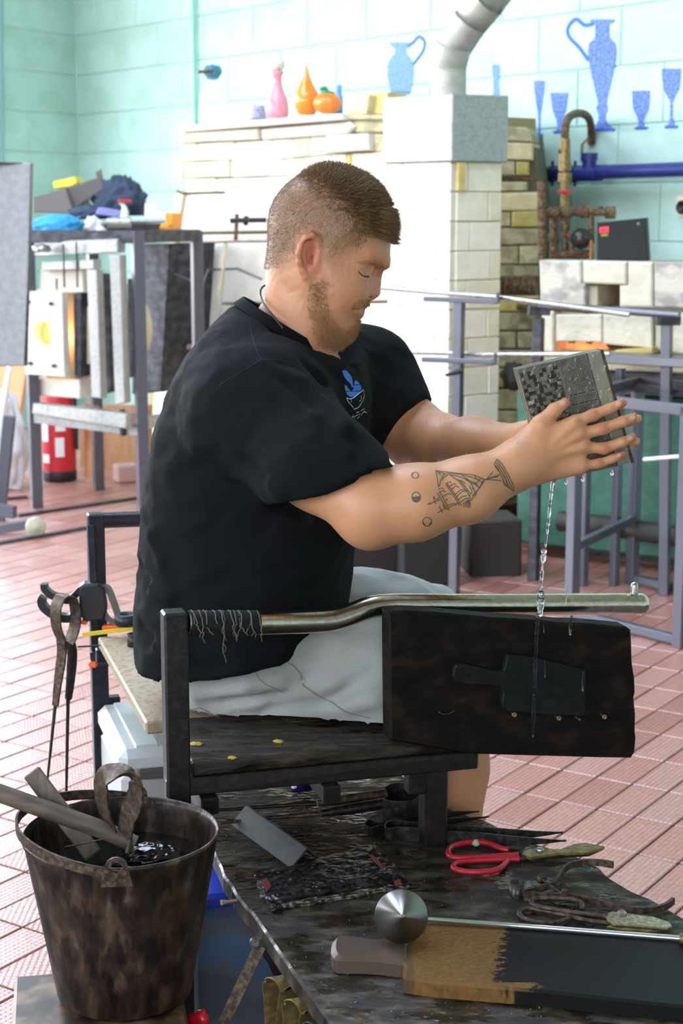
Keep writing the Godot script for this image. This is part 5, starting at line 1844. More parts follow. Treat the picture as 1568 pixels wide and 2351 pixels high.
func build_tools():
	# long jacks with a wide bow
	var j := thing("jacks", "long steel jacks with a broad spring bow below the seat", "jacks", tpt(920, 1870))
	var st := ST()
	strip(st, curve(tpts([880, 1856, 912, 1860, 950, 1856, 968, 1836, 962, 1820, 930, 1816, 900, 1818, 884, 1826], 0.014), 5), Vector3.UP * 0.028, 0.0022)
	part("bow", st, M.tool, j)
	st = ST()
	tube(st, tpts([884, 1844, 800, 1858, 735, 1868], 0.017), [0.0085, 0.0085, 0.0055], 12)
	part("handle", st, M.tool, j)
	st = ST()
	tube(st, tpts([886, 1822, 800, 1834, 728, 1844], 0.02), [0.0075, 0.0075, 0.005], 12)
	part("handle", st, M.tool_rust, j)
	st = ST()
	tube(st, tpts([735, 1868, 640, 1876, 505, 1890], 0.012), [0.0042, 0.0032, 0.0024], 8)
	part("blade", st, M.tool_rust, j)
	st = ST()
	tube(st, tpts([728, 1844, 640, 1850, 475, 1862], 0.012), [0.0042, 0.0032, 0.0024], 8)
	part("blade", st, M.iron, j)
	# angle iron
	st = ST()
	var a := tpts([566, 1891, 706, 1992])
	var dir: Vector3 = (a[1] - a[0]).normalized()
	var side := Vector3.UP.cross(dir).normalized()
	for s in [-1, 1]:
		var u: Vector3 = (side * s * 0.7 + Vector3.DOWN * 0.7).normalized()
		var c: Vector3 = (a[0] + a[1]) * 0.5 + Vector3.UP * 0.0285 + u * 0.018
		box(st, Transform3D(Basis(u, dir.cross(u), dir), c), Vector3(0.036, 0.003, a[0].distance_to(a[1])), 0.0006)
	solo("angle_iron", st, mott(0.05, [[0.3, H("1e2423")], [0.7, H("303635")]], Vector3(8, 8, 8), 0.7, 0.0, 98), "short piece of grey angle iron lying ridge up on the table", "angle iron")
	# two pairs of spring tweezers
	bow_tongs("tweezers", "slim dark tweezers, the further of the two pairs with pointed tips", M.iron, [1100, 1863, 1010, 1873, 900, 1895, 868, 1897, 848, 1891, 838, 1901, 850, 1910, 872, 1905, 905, 1901, 1010, 1889, 1122, 1875], 0.014, 0.008, taper_ends(51, 0.12))
	bow_tongs("tweezers", "broad grey steel tweezers lying nearest the red handled shears", M.tool, [1292, 1911, 1200, 1915, 1050, 1910, 960, 1904, 920, 1899, 895, 1900, 884, 1908, 890, 1917, 920, 1914, 960, 1916, 1050, 1924, 1200, 1931, 1300, 1930], 0.021, 0.011, taper_ends(61, 0.14))
	# wet burnt newspaper pad
	var ns := FastNoiseLite.new()
	ns.seed = 4
	ns.frequency = 1.0
	var pad := thing("newspaper_pad", "wet blackened folded newspaper pad lying on the table", "newspaper pad", tpt(760, 2030))
	var pm := mott(0.03, [[0.3, H("0c0d0e")], [0.55, H("17181a")], [0.75, H("2a2a2b")]], Vector3(9, 9, 9), 0.28, 0.0, 99)
	bump(pm, 0.02, 0.35, 21, 3)
	var em := mott(0.04, [[0.3, H("1c1a17")], [0.5, H("4a453c")], [0.75, H("a8a49a")]], Vector3(9, 9, 9), 0.35, 0.0, 100)
	var c4 := [[592, 2030], [622, 2092], [936, 2040], [862, 1956]]
	for k in 6:
		st = ST()
		st.set_smooth_group(0)
		var sh := 0.003 * sin(k * 2.3)
		var g := []
		for i in 15:
			var row := []
			for jx in 15:
				var u := i / 14.0
				var v := jx / 14.0
				var p := tpt(lerpf(lerpf(c4[0][0], c4[1][0], v), lerpf(c4[3][0], c4[2][0], v), u), lerpf(lerpf(c4[0][1], c4[1][1], v), lerpf(c4[3][1], c4[2][1], v), u))
				var w := ns.get_noise_3d(p.x * 30.0, k * 0.8, p.z * 30.0)
				var edge: float = minf(minf(u, 1 - u), minf(v, 1 - v))
				p += Vector3(ns.get_noise_3d(p.z * 40.0, k * 3.0, 1.0) * 0.007 + sh, 0.0022 + k * 0.0030 + w * 0.0035 * (1.0 if k > 2 else 0.3) - (0.004 * k / 5.0 if edge < 0.03 else 0.0), ns.get_noise_3d(p.x * 40.0, k * 5.0, 2.0) * 0.007)
				p.y = maxf(p.y, TY + 0.0012)
				row.append(p)
			g.append(row)
		var th := Vector3.DOWN * 0.0022
		for i in 14:
			for jx in 14:
				st.set_smooth_group(0)
				quad(st, g[i][jx], g[i][jx + 1], g[i + 1][jx + 1], g[i + 1][jx])
		for i in 14:
			for e in [[g[i][0], g[i + 1][0]], [g[i + 1][14], g[i][14]], [g[0][i + 1], g[0][i]], [g[14][i], g[14][i + 1]]]:
				st.set_smooth_group(-1)
				quad(st, e[0], e[1], e[1] + th, e[0] + th)
		part("folded_sheet", st, pm if k > 3 else em, pad)
	st = ST()
	for q in [[598, 2022, 612, 2014, 622, 2034, 612, 2046], [846, 1962, 856, 1962, 884, 1990, 876, 1994], [904, 2022, 918, 2018, 924, 2030, 908, 2034]]:
		st = ST()
		flat_slab(st, q, TY + 0.0208, 0.001, 0.0)
		part("red_print", st, smat(H("6b2a27"), 0.5), pad)
	# red handled diamond shears
	var s := thing("shears", "diamond shears with red coated loop handles", "shears", tpt(1200, 1960))
	st = ST()
	tube(st, curve(tpts([1190, 1963, 1120, 1967, 1060, 1970, 1034, 1966, 1030, 1952, 1046, 1940, 1090, 1933, 1120, 1936, 1150, 1948, 1168, 1952], 0.008), 4), 0.0042, 10)
	part("grip", st, M.red_grip, s)
	st = ST()
	tube(st, curve(tpts([1192, 1972, 1120, 1974, 1060, 1978, 1042, 1986, 1046, 1996, 1080, 2002, 1128, 2000, 1150, 1992, 1166, 1975], 0.006), 4), 0.0042, 10)
	part("grip", st, M.red_grip, s)
	st = ST()
	tube(st, tpts([1190, 1963, 1212, 1955, 1240, 1951], 0.008), 0.0045, 8)
	part("shank", st, M.tool, s)
	st = ST()
	tube(st, tpts([1192, 1972, 1215, 1971, 1250, 1963], 0.006), 0.0045, 8)
	part("shank", st, M.tool, s)
	st = ST()
	flat_slab(st, [1198, 1958, 1206, 1944, 1228, 1946, 1250, 1948, 1285, 1949, 1318, 1937, 1345, 1934, 1372, 1940, 1388, 1942, 1384, 1946, 1350, 1956, 1310, 1958, 1285, 1957, 1240, 1964, 1215, 1968], TY + 0.012, 0.004, 0.001)
	part("blade", st, M.brass, s)
	st = ST()
	flat_slab(st, [1212, 1973, 1238, 1964, 1262, 1962, 1320, 1957, 1336, 1946, 1360, 1944, 1384, 1946, 1352, 1960, 1312, 1962, 1262, 1967], TY + 0.007, 0.004, 0.001)
	part("blade", st, M.tool, s)
	st = ST()
	lathe(st, Transform3D(Basis(), tpt(1240, 1952, 0.012)), [Vector2(0.006, 0), Vector2(0.006, 0.003), Vector2(0.004, 0.004), Vector2(0, 0.004)], 8)
	part("pivot_bolt", st, M.tool_bright, s)
	st = ST()
	lump(st, tpt(1093, 1937, 0.014), Vector3(0.004, 0.006, 0.003), 0.6, 2.0, 5, 8)
	part("string_knot", st, smat(H("a8a090"), 0.9), s)
	# calliper tongs with a cup end
	var cl := thing("cup_tongs", "rusty tongs with a small ring cup and curved arms", "tongs", tpt(1185, 2050))
	st = ST()
	var cc := tpt(1187, 2057)
	lathe(st, Transform3D(Basis(), cc), [Vector2(0.0105, 0), Vector2(0.0105, 0.02), Vector2(0.0092, 0.02), Vector2(0.0088, 0.003), Vector2(0, 0.003)], 20)
	part("cup", st, M.tool, cl)
	st = ST()
	strip(st, curve(tpts([1200, 2050, 1240, 2040, 1270, 2030, 1285, 2012, 1293, 1998, 1310, 1986, 1340, 1980, 1380, 1981, 1408, 1986], 0.010), 5), Vector3.UP * 0.009, 0.0045)
	part("arm", st, M.tool_rust, cl)
	st = ST()
	strip(st, curve(tpts([1202, 2053, 1260, 2057, 1320, 2060, 1380, 2073, 1440, 2087, 1490, 2089, 1525, 2082, 1546, 2068], 0.008), 5), Vector3.UP * 0.009, 0.0045)
	part("arm", st, M.tool_rust, cl)
	st = ST()
	tube(st, [tpt(1246, 2020, 0.014), tpt(1262, 2032, 0.012), tpt(1298, 2058, 0.010)], 0.0018, 8)
	lathe(st, Transform3D(frame_of(tpt(1298, 2058) - tpt(1246, 2020)) * Basis(Vector3.RIGHT, PI / 2), tpt(1244, 2018, 0.014)), [Vector2(0, -0.003), Vector2(0.007, -0.003), Vector2(0.007, 0.002), Vector2(0, 0.002)], 8)
	part("adjusting_screw", st, M.tool_rust, cl)
	st = ST()
	box(st, Transform3D(Basis(), tpt(1296, 2050, 0.016)), Vector3(0.008, 0.012, 0.006), 0.002)
	part("wing_nut", st, M.tool_rust, cl)
	# old scissors
	var o := thing("scissors", "old dark iron scissors with long loop handles and pale blades", "scissors", tpt(1350, 2110))
	st = ST()
	tube(st, curve(tpts([1395, 2104, 1340, 2098, 1270, 2088, 1230, 2080, 1220, 2070, 1232, 2063, 1280, 2062, 1322, 2066, 1336, 2076, 1336, 2088], 0.010), 4), 0.0034, 10)
	part("loop_handle", st, M.tool_rust, o)
	st = ST()
	tube(st, curve(tpts([1412, 2120, 1360, 2116, 1300, 2102, 1240, 2090, 1208, 2086, 1192, 2096, 1205, 2110, 1250, 2120, 1280, 2118, 1316, 2104], 0.006), 4), 0.0034, 10)
	part("loop_handle", st, M.tool_rust, o)
	st = ST()
	flat_slab(st, [1388, 2098, 1405, 2092, 1432, 2096, 1500, 2104, 1536, 2116, 1544, 2126, 1530, 2130, 1440, 2122, 1412, 2122, 1396, 2112], TY + 0.012, 0.003, 0.001)
	part("blade", st, mott(0.05, [[0.3, H("8d8468")], [0.7, H("b8b094")]], Vector3(9, 9, 9), 0.4, 0.6, 101), o)
	st = ST()
	flat_slab(st, [1392, 2126, 1410, 2116, 1440, 2116, 1520, 2128, 1540, 2130, 1500, 2138, 1430, 2134], TY + 0.008, 0.003, 0.001)
	part("blade", st, M.brass, o)
	st = ST()
	lathe(st, Transform3D(Basis(), tpt(1427, 2102, 0.012)), [Vector2(0.007, 0), Vector2(0.007, 0.004), Vector2(0.004, 0.007), Vector2(0, 0.007)], 6, false)
	part("pivot_bolt", st, M.tool_bright, o)
	# big paddle: brown near the handle, burnt black beyond, with the burn's own ragged outline
	var py := TY + 0.021
	var im := Image.create(512, 256, false, Image.FORMAT_RGB8)
	var gn := FastNoiseLite.new()
	gn.seed = 8
	gn.frequency = 1.0
	var X0 := 0.0
	var Z0 := -2.05
	for yy in 256:
		for xx in 512:
			var x := X0 + xx / 512.0 * 0.5
			var zz := Z0 + yy / 256.0 * 0.25
			var l := 0.205 + gn.get_noise_2d(x * 60.0, zz * 90.0) * 0.02 + gn.get_noise_2d(x * 260.0 + 9, zz * 200.0) * 0.010
			var burn := smoothstep(-0.006, 0.006, x - l + (zz + 1.93) * 0.20)
			var gr := gn.get_noise_2d(x * 30.0, zz * 500.0) * 0.5 + 0.5
			var fl := gn.get_noise_2d(x * 120.0 + 5.0, zz * 160.0) * 0.5 + 0.5
			var wood := Color("4c361a").lerp(Color("8e6735"), clampf(gr * 0.6 + fl * 0.6 - 0.15, 0, 1))
			if x < 0.085: wood = wood.lerp(Color("4b3a2c"), clampf((0.1 - x) / 0.03, 0.0, 0.9))
			var blk := Color("090907").lerp(Color("161612"), fl)
			im.set_pixel(xx, yy, wood.lerp(blk, burn))
	var bm := smat(Color.WHITE, 0.55)
	bm.metallic_specular = 0.3
	bm.albedo_texture = ImageTexture.create_from_image(im)
	tri_(bm, Vector3(2.0, 1, 4.0))
	bm.uv1_offset = Vector3(-X0 * 2.0, 0, -Z0 * 4.0)
	bm.uv1_triplanar_sharpness = 4.0
	var pd := thing("wooden_paddle", "large wooden paddle with scorched black blade at the table's front", "paddle", tpt(930, 2230))
	st = ST()
	flat_slab(st, [935, 2150, 952, 2128, 985, 2111, 1568, 2157, 1760, 2172, 1760, 2335, 1568, 2310, 1250, 2275, 1000, 2254, 926, 2244, 930, 2216, 918, 2204], py, 0.020, 0.003)
	part("blade", st, bm, pd)
	st = ST()
	flat_slab(st, smooth_px([760, 2172, 763, 2155, 772, 2146, 790, 2143, 840, 2149, 890, 2155, 935, 2161, 940, 2184, 934, 2206, 880, 2200, 830, 2197, 790, 2197, 770, 2194, 762, 2184], 3), py + 0.002, 0.022, 0.006)
	part("handle", st, smat(H("4c3d31"), 0.4), pd)
	# steel cone on its rod, resting on the paddle
	var co := thing("cone_tool", "polished steel cone on a long thin rod lying on the big paddle", "cone tool", tpt(920, 2120))
	var base := Y(921, 2104, py + 0.034)
	var ax := (EYE + Vector3(0.12, 0.05, 0) - base).normalized()
	st = ST()
	lathe(st, Transform3D(Basis(Quaternion(Vector3.UP, ax)), base), [Vector2(0, -0.022), Vector2(0.018, -0.019), Vector2(0.029, -0.010), Vector2(0.0328, -0.001), Vector2(0.0330, 0.002), Vector2(0.0322, 0.004), Vector2(0.0022, 0.027), Vector2(0.0014, 0.0278), Vector2(0.0009, 0.026), Vector2(0, 0.026)], 48)
	part("cone", st, smat(H("827f7a"), 0.3, 1.0), co, "polished steel cone")
	st = ST()
	tube(st, [base + (Y(975, 2110, py + 0.010) - base) * 0.5, Y(975, 2110, py + 0.006), Y(1250, 2130, py + 0.0045), Y(1560, 2154, py + 0.0045)], 0.0036, 12)
	part("rod", st, smat(H("c8ccc8"), 0.22, 0.9), co)
	st = ST()
	tube(st, [Y(1560, 2154, py + 0.006), Y(1700, 2166, py + 0.006)], 0.0068, 12)
	part("ferrule", st, M.brass, co)
	st = ST()
	for q in [[660, 1902, "1c2036"], [691, 1803, "16182e"]]:
		if q[0] > 670: lump(st, tpt(q[0], q[1], 0.012), Vector3(0.017, 0.014, 0.013), 0.5, 1.6, 9, 10)
	solo("glass_lump", st, smat(H("15153a"), 0.06), "dark cobalt blue glass lump on the table beneath the seat", "glass lump")
	st = ST()
	tube(st, [tpt(545, 2066, -0.006), tpt(522, 2070, -0.004), tpt(512, 2071, -0.004), tpt(508, 2072, -0.004)], [0.002, 0.0022, 0.0035, 0.004], 8)
	solo("wood_peg", st, smat(H("a8905c"), 0.6), "small pale wooden peg sticking out of the table's left edge", "peg")

func build_bucket():
	var rc := Y(278, 1906, 0.468)
	var bc := Vector3(rc.x, 0.25, rc.z)
	# the block it stands on
	var st := ST()
	var c0 := Y(39, 2243, 0.248)
	var dx := Vector3(0.985, 0, -0.17)
	var dz := Vector3(0.17, 0, 0.985)
	var by := 0.248
	for k in 2:
		st = ST() if k == 0 else st
		box(st, Transform3D(Basis(dx, Vector3.UP, dz), c0 + dx * 0.105 + dz * 0.11 + Vector3.DOWN * (0.0625 + 0.125 * k)), Vector3(0.215, 0.123, 0.235), 0.004, 0.001)
	solo("wooden_block", st, mott(0.02, [[0.25, H("2f241b")], [0.5, H("57432f")], [0.75, H("7a6248")]], Vector3(3, 9, 3), 0.4, 0.0, 102), "wet dark wooden block under the rusty bucket", "block")
	var b := thing("bucket", "rusty brown steel bucket of dark water with its handle folded down", "bucket", bc)
	var H0 := 0.218
	st = ST()
	lathe(st, Transform3D(), [Vector2(0, 0.004), Vector2(0.080, 0.004), Vector2(0.084, 0.0), Vector2(0.0865, 0.004), Vector2(0.098, 0.07), Vector2(0.1215, 0.205), Vector2(0.1235, 0.210), Vector2(0.1250, 0.214), Vector2(0.1242, 0.218), Vector2(0.1220, 0.218), Vector2(0.1195, 0.210), Vector2(0.118, 0.200), Vector2(0.105, 0.12), Vector2(0.0835, 0.01), Vector2(0, 0.01)], 64)
	var rm := mott(0.018, [[0.22, H("15100e")], [0.42, H("2f211b")], [0.55, H("453225")], [0.68, H("5c4838")], [0.85, H("7a6a5a")]], Vector3(6, 2.6, 6), 0.42, 0.35, 103, 6, 0.0, true)
	bump(rm, 0.07, 0.12, 22)
	lpart("shell", st, rm, b)
	st = ST()
	lathe(st, Transform3D(Basis(), Vector3(0, 0.172, 0)), [Vector2(0.1135, -0.002), Vector2(0.1135, 0.0), Vector2(0, 0.0)], 64)
	solo("bucket_water", st, smat(H("0b1413"), 0.02), "dark still water filling the rusty bucket", "water").position = bc
	# folding handle: flat bar round the left of the rim, with its lug
	st = ST()
	var hp := []
	for i in 25:
		var a := deg_to_rad(lerpf(-85, -272, i / 24.0))
		var y := 0.213 + 0.022 * sin(PI * i / 24.0) - (0.006 if i == 0 or i == 24 else 0.0)
		hp.append(Vector3(cos(a) * 0.130, y, -sin(a) * 0.130))
	strip(st, hp, Vector3.UP * 0.013, 0.0028)
	lpart("handle", st, M.tool_rust, b)
	for a in [-85.0, -272.0]:
		st = ST()
		var r := Vector3(cos(deg_to_rad(a)), 0, -sin(deg_to_rad(a)))
		var tg := Vector3.UP.cross(r)
		var T := Transform3D(Basis(tg, Vector3.UP, r) if tg.cross(Vector3.UP).dot(r) > 0 else Basis(-tg, Vector3.UP, r), r * 0.1245)
		var prev := 0
		for k in 14:
			var a0 := PI * k / 13.0 * 1.0
			var a1 := PI * (k + 1) / 13.0
			if k == 13: continue
			extr(st, T, PackedVector2Array([Vector2(cos(a0) * 0.0075, 0.219 + sin(a0) * 0.0075), Vector2(cos(a0) * 0.014, 0.219 + sin(a0) * 0.014), Vector2(cos(a1) * 0.014, 0.219 + sin(a1) * 0.014), Vector2(cos(a1) * 0.0075, 0.219 + sin(a1) * 0.0075)]), 0.003)
		extr(st, T, PackedVector2Array([Vector2(-0.019, 0.196), Vector2(0.019, 0.196), Vector2(0.014, 0.219), Vector2(0.0075, 0.219), Vector2(0.0, 0.2125), Vector2(-0.0075, 0.219), Vector2(-0.014, 0.219)]), 0.003)
		lpart("lug", st, M.tool_rust, b)
	# things standing in the water
	st = ST()
	var lp := []
	for q in [[268, 1950, 0.425, 0.02], [252, 1900, 0.0, 0.01], [236, 1850, 0, 0.005], [232, 1810, 0, 0.0], [240, 1785, 0, -0.004], [262, 1775, 0, -0.008], [290, 1776, 0, -0.014], [309, 1790, 0, -0.018], [312, 1820, 0, -0.018], [306, 1850, 0, -0.014], [294, 1872, 0, -0.008], [286, 1920, 0, -0.004]]: lp.append(P(q[0], q[1], 1.975 + q[3] * 1.5))
	strip(st, curve(lp, 5), Vector3(0.020, 0.0, 0.028), 0.0022)
	solo("loop_tongs", st, M.tool_rust, "rusty steel spring loop of tongs standing in the bucket", "tongs")
	st = ST()
	tube(st, [P(-60, 1800, 1.99), P(235, 1905, 1.985), P(310, 1938, 1.985)], [0.0118, 0.0118, 0.011], 14)
	solo("wooden_pole", st, mott(0.02, [[0.3, H("4c3f34")], [0.7, H("6e5e50")]], Vector3(2, 9, 9), 0.55, 0.0, 104), "thick round wooden pole leaning out of the bucket to the left", "pole")
	st = ST()
	var f0 := P(72, 1772, 2.03)
	var f1 := P(215, 1965, 1.985)
	beam(st, f0, f1, 0.024, 0.008, 0.002, Vector3(0, 0.4, 1))
	solo("flat_stick", st, mott(0.02, [[0.3, H("54463a")], [0.7, H("7a6a5a")]], Vector3(9, 3, 9), 0.6, 0.0, 105), "flat square ended stick leaning in the bucket behind the pole", "stick")
	st = ST()
	lump(st, Vector3(P(352, 1915, 1.98).x, 0.425, P(352, 1915, 2.0).z), Vector3(0.034, 0.017, 0.026), 0.22, 1.3, 14, 24)
	solo("wet_wood_block", st, smat(H("14100d"), 0.12), "black wet wooden shaping block floating in the bucket", "block")
	st = ST()
	tube(st, [P(300, 1930, 1.95), P(292, 1960, 1.94)], [0.003, 0.003], 8)
	tube(st, [P(245, 1925, 1.96), P(150, 1945, 1.96)], [0.001, 0.0012], 6)
	solo("wire_rod", st, M.tool_rust, "thin wire rod dipping in the bucket water", "rod")

func build_under_table():
	# tub with a blue lid in the shade below the table
	var d := 2.28
	var t := thing("plastic_tub", "translucent grey plastic tub with a blue lid below the table edge", "tub", Vector3(P(545, 2200, d).x, 0, -d))
	var c := Vector3(P(560, 2200, d).x, 0, -d)
	var st := ST()
	var h := 0.262
	box(st, Transform3D(Basis(Vector3.UP, 0.2), c + Vector3.UP * (h * 0.5 + 0.005)), Vector3(0.19, h, 0.13), 0.02)
	part("body", st, mott(0.012, [[0.35, H("4c4f5a")], [0.6, H("5c5f6a")], [0.75, H("4a6280")]], Vector3(2, 2, 2), 0.3, 0.0, 106), t)
	st = ST()
	box(st, Transform3D(Basis(Vector3.UP, 0.2), c + Vector3.UP * (h + 0.012)), Vector3(0.198, 0.022, 0.138), 0.006)
	part("lid", st, smat(H("2a3fb0"), 0.35), t)
	# spring loops hooked along the table's edge
	var k := 0
	for q in [[648, 2242, 0.026, 0.02], [694, 2292, 0.024, 0.02], [738, 2344, 0.024, 0.02]]:
		st = ST()
		var top := Y(q[0], q[1], 0.306)
		var e := Vector3(0.55, 0, -0.83)
		var s := Vector3(0.83, 0, 0.55)
		var p := []
		p.append(top - s * 0.014 + Vector3.DOWN * 0.14)
		p.append(top - s * 0.010 + Vector3.DOWN * 0.06)
		for i in 9:
			var a := PI - PI * i / 8.0
			p.append(top + s * cos(a) * 0.0135 + Vector3.UP * (sin(a) * 0.0135 - 0.0135))
		p.append(top + s * 0.006 + Vector3.DOWN * 0.06)
		p.append(top + s * 0.003 + Vector3.DOWN * 0.14)
		strip(st, curve(p, 3), Vector3(0.75, 0, -0.35).normalized() * 0.030, 0.0018)
		solo("spring_loop", st, [M.brass, M.brass, M.tool][k], ["furthest brass coloured spring loop hooked below the table edge", "middle brass coloured spring loop below the table edge", "nearest steel spring loop at the bottom edge of the table"][k], "tongs")
		k += 1
	# compass hung on a bolt
	var v := thing("dividers", "dark iron dividers hung by a bolt under the table's left edge", "dividers", Y(595, 2170, 0.29))
	var bq := P(594, 2166, 2.0)
	st = ST()
	var bx := Vector3(-0.6, 0.5, 0.6).normalized()
	lathe(st, Transform3D(Basis(Quaternion(Vector3.UP, bx)), bq), [Vector2(0, -0.012), Vector2(0.004, -0.012), Vector2(0.004, 0), Vector2(0.0085, 0), Vector2(0.0085, 0.008), Vector2(0.0045, 0.008), Vector2(0.0045, 0.014), Vector2(0, 0.015)], 6, false)
	part("bolt", st, M.tool_bright, v)
	st = ST()
	strip(st, [P(598, 2170, 2.0), P(560, 2250, 1.99), P(508, 2360, 1.98)], Vector3(0.014, 0.006, 0), 0.003)
	part("leg", st, M.tool_rust, v)
	st = ST()
	strip(st, [P(600, 2168, 2.01), P(625, 2205, 2.01), P(655, 2270, 2.01)], Vector3(0.012, -0.006, 0), 0.003)
	part("leg", st, M.iron, v)
	st = ST()
	var rq := P(455, 2340, 1.95)
	lathe(st, Transform3D(Basis(Vector3.FORWARD, PI / 2 - 0.3), rq), [Vector2(0, -0.03), Vector2(0.009, -0.03), Vector2(0.009, 0.0), Vector2(0.011, 0.002), Vector2(0.011, 0.012), Vector2(0, 0.014)], 14)
	solo("red_nozzle", st, smat(H("c01824"), 0.3), "red plastic nozzle on the wooden block right of the bucket", "nozzle")

# ---------------------------------------------------------------- distance grid and surface nets
var gn := Vector3i()
var g0 := V0
var gc := 0.01
var gv := PackedFloat32Array()

func g_begin(lo: Vector3, hi: Vector3, cell: float):
	gc = cell
	g0 = lo
	gn = Vector3i(((hi - lo) / cell).ceil()) + Vector3i.ONE
	gv = PackedFloat32Array()
	gv.resize(gn.x * gn.y * gn.z)
	gv.fill(0.5)

func g_range(lo: Vector3, hi: Vector3) -> Array:
	var a := Vector3i(((lo - g0) / gc).floor()).clamp(Vector3i.ZERO, gn - Vector3i.ONE)
	var b := Vector3i(((hi - g0) / gc).ceil()).clamp(Vector3i.ZERO, gn - Vector3i.ONE)
	return [a, b]

func g_cone(a: Vector3, b: Vector3, ra: float, rb: float, k := 0.02, sub := false, cut := V0, cutp := V0):
	var m := maxf(ra, rb) + k + gc * 2.0
	var rg := g_range(a.min(b) - Vector3.ONE * m, a.max(b) + Vector3.ONE * m)
	var lo: Vector3i = rg[0]
	var hi: Vector3i = rg[1]
	var ab := b - a
	var l2 := maxf(ab.length_squared(), 1e-9)
	var hc := cut != V0
	for z in range(lo.z, hi.z + 1):
		for y in range(lo.y, hi.y + 1):
			var i := (z * gn.y + y) * gn.x + lo.x
			for x in range(lo.x, hi.x + 1):
				var p := g0 + Vector3(x, y, z) * gc
				var t := clampf((p - a).dot(ab) / l2, 0.0, 1.0)
				var d := p.distance_to(a + ab * t) - (ra + (rb - ra) * t)
				if hc: d = maxf(d, (p - cutp).dot(cut))
				var o := gv[i]
				if sub:
					d = -d
					var h := maxf(k - absf(o - d), 0.0) / k
					gv[i] = maxf(o, d) + h * h * k * 0.25
				else:
					var h := maxf(k - absf(o - d), 0.0) / k
					gv[i] = minf(o, d) - h * h * k * 0.25
				i += 1

func g_chain(pts: Array, radii: Array, k := 0.02):
	for i in pts.size() - 1: g_cone(pts[i], pts[i + 1], radii[i], radii[i + 1], k)

func g_ell(c: Vector3, bs: Basis, r: Vector3, k := 0.02, sub := false):
	var big := maxf(r.x, maxf(r.y, r.z)) + k + gc * 2.0
	var rg := g_range(c - Vector3.ONE * big, c + Vector3.ONE * big)
	var lo: Vector3i = rg[0]
	var hi: Vector3i = rg[1]
	var inv := bs.transposed()
	for z in range(lo.z, hi.z + 1):
		for y in range(lo.y, hi.y + 1):
			var i := (z * gn.y + y) * gn.x + lo.x
			for x in range(lo.x, hi.x + 1):
				var p := inv * (g0 + Vector3(x, y, z) * gc - c)
				var q := p / r
				var k0 := q.length()
				var k1 := (q / r).length()
				var d := k0 * (k0 - 1.0) / maxf(k1, 1e-6)
				var o := gv[i]
				if sub:
					d = -d
					var h := maxf(k - absf(o - d), 0.0) / k
					gv[i] = maxf(o, d) + h * h * k * 0.25
				else:
					var h := maxf(k - absf(o - d), 0.0) / k
					gv[i] = minf(o, d) - h * h * k * 0.25
				i += 1

# stack of horizontal ellipses: rows of [height, centre, half depth along F, half width along L]
func g_slices(rows: Array, F: Vector3, L: Vector3, k := 0.02):
	for z in gn.z:
		for y in gn.y:
			var h := g0.y + y * gc
			var n := rows.size()
			if h < rows[n - 1][0] - 0.06 or h > rows[0][0] + 0.06: continue
			var j := 0
			while j < n - 2 and rows[j + 1][0] > h: j += 1
			var r0: Array = rows[j]
			var r1: Array = rows[j + 1]
			var t := clampf((r0[0] - h) / (r0[0] - r1[0]), 0.0, 1.0)
			t = t * t * (3.0 - 2.0 * t) * 0.4 + t * 0.6
			var c: Vector3 = (r0[1] as Vector3).lerp(r1[1], t)
			var a := lerpf(r0[2], r1[2], t)
			var b := lerpf(r0[3], r1[3], t)
			var over := maxf(h - float(rows[0][0]), float(rows[n - 1][0]) - h)
			var i := (z * gn.y + y) * gn.x
			for x in gn.x:
				var p := g0 + Vector3(x, y, z) * gc - c
				var u := absf(p.dot(F)) / a
				var v := absf(p.dot(L)) / b
				var s := pow(pow(u, 2.3) + pow(v, 2.3), 1.0 / 2.3)
				var d := maxf((s - 1.0) * minf(a, b), over)
				var o := gv[i]
				var hh := maxf(k - absf(o - d), 0.0) / k
				gv[i] = minf(o, d) - hh * hh * k * 0.25
				i += 1

func g_cut(n: Vector3, p0: Vector3):       # keep the side n points away from
	for z in gn.z:
		for y in gn.y:
			var i := (z * gn.y + y) * gn.x
			for x in gn.x:
				gv[i] = maxf(gv[i], (g0 + Vector3(x, y, z) * gc - p0).dot(n))
				i += 1

func g_noise(amp: float, sc: Vector3, sd: int, ridged := false, band := 0.03):
	var ns := FastNoiseLite.new()
	ns.seed = sd
	ns.frequency = 1.0
	ns.fractal_octaves = 2
	for z in gn.z:
		for y in gn.y:
			var i := (z * gn.y + y) * gn.x
			for x in gn.x:
				if absf(gv[i]) < band:
					var n := ns.get_noise_3dv((g0 + Vector3(x, y, z) * gc) * sc)
					gv[i] += amp * ((absf(n) * 2.0 - 0.5) if ridged else n)
				i += 1

func g_at(p: Vector3) -> float:
	var q := (p - g0) / gc
	var b := Vector3i(q.floor())
	if b.x < 0 or b.y < 0 or b.z < 0 or b.x >= gn.x - 1 or b.y >= gn.y - 1 or b.z >= gn.z - 1: return 0.5
	var f := q - Vector3(b)
	var i := (b.z * gn.y + b.y) * gn.x + b.x
	var sx := gn.x
	var sz := gn.x * gn.y
	var c00 := lerpf(gv[i], gv[i + 1], f.x)
	var c10 := lerpf(gv[i + sx], gv[i + sx + 1], f.x)
	var c01 := lerpf(gv[i + sz], gv[i + sz + 1], f.x)
	var c11 := lerpf(gv[i + sz + sx], gv[i + sz + sx + 1], f.x)
	return lerpf(lerpf(c00, c10, f.y), lerpf(c01, c11, f.y), f.z)

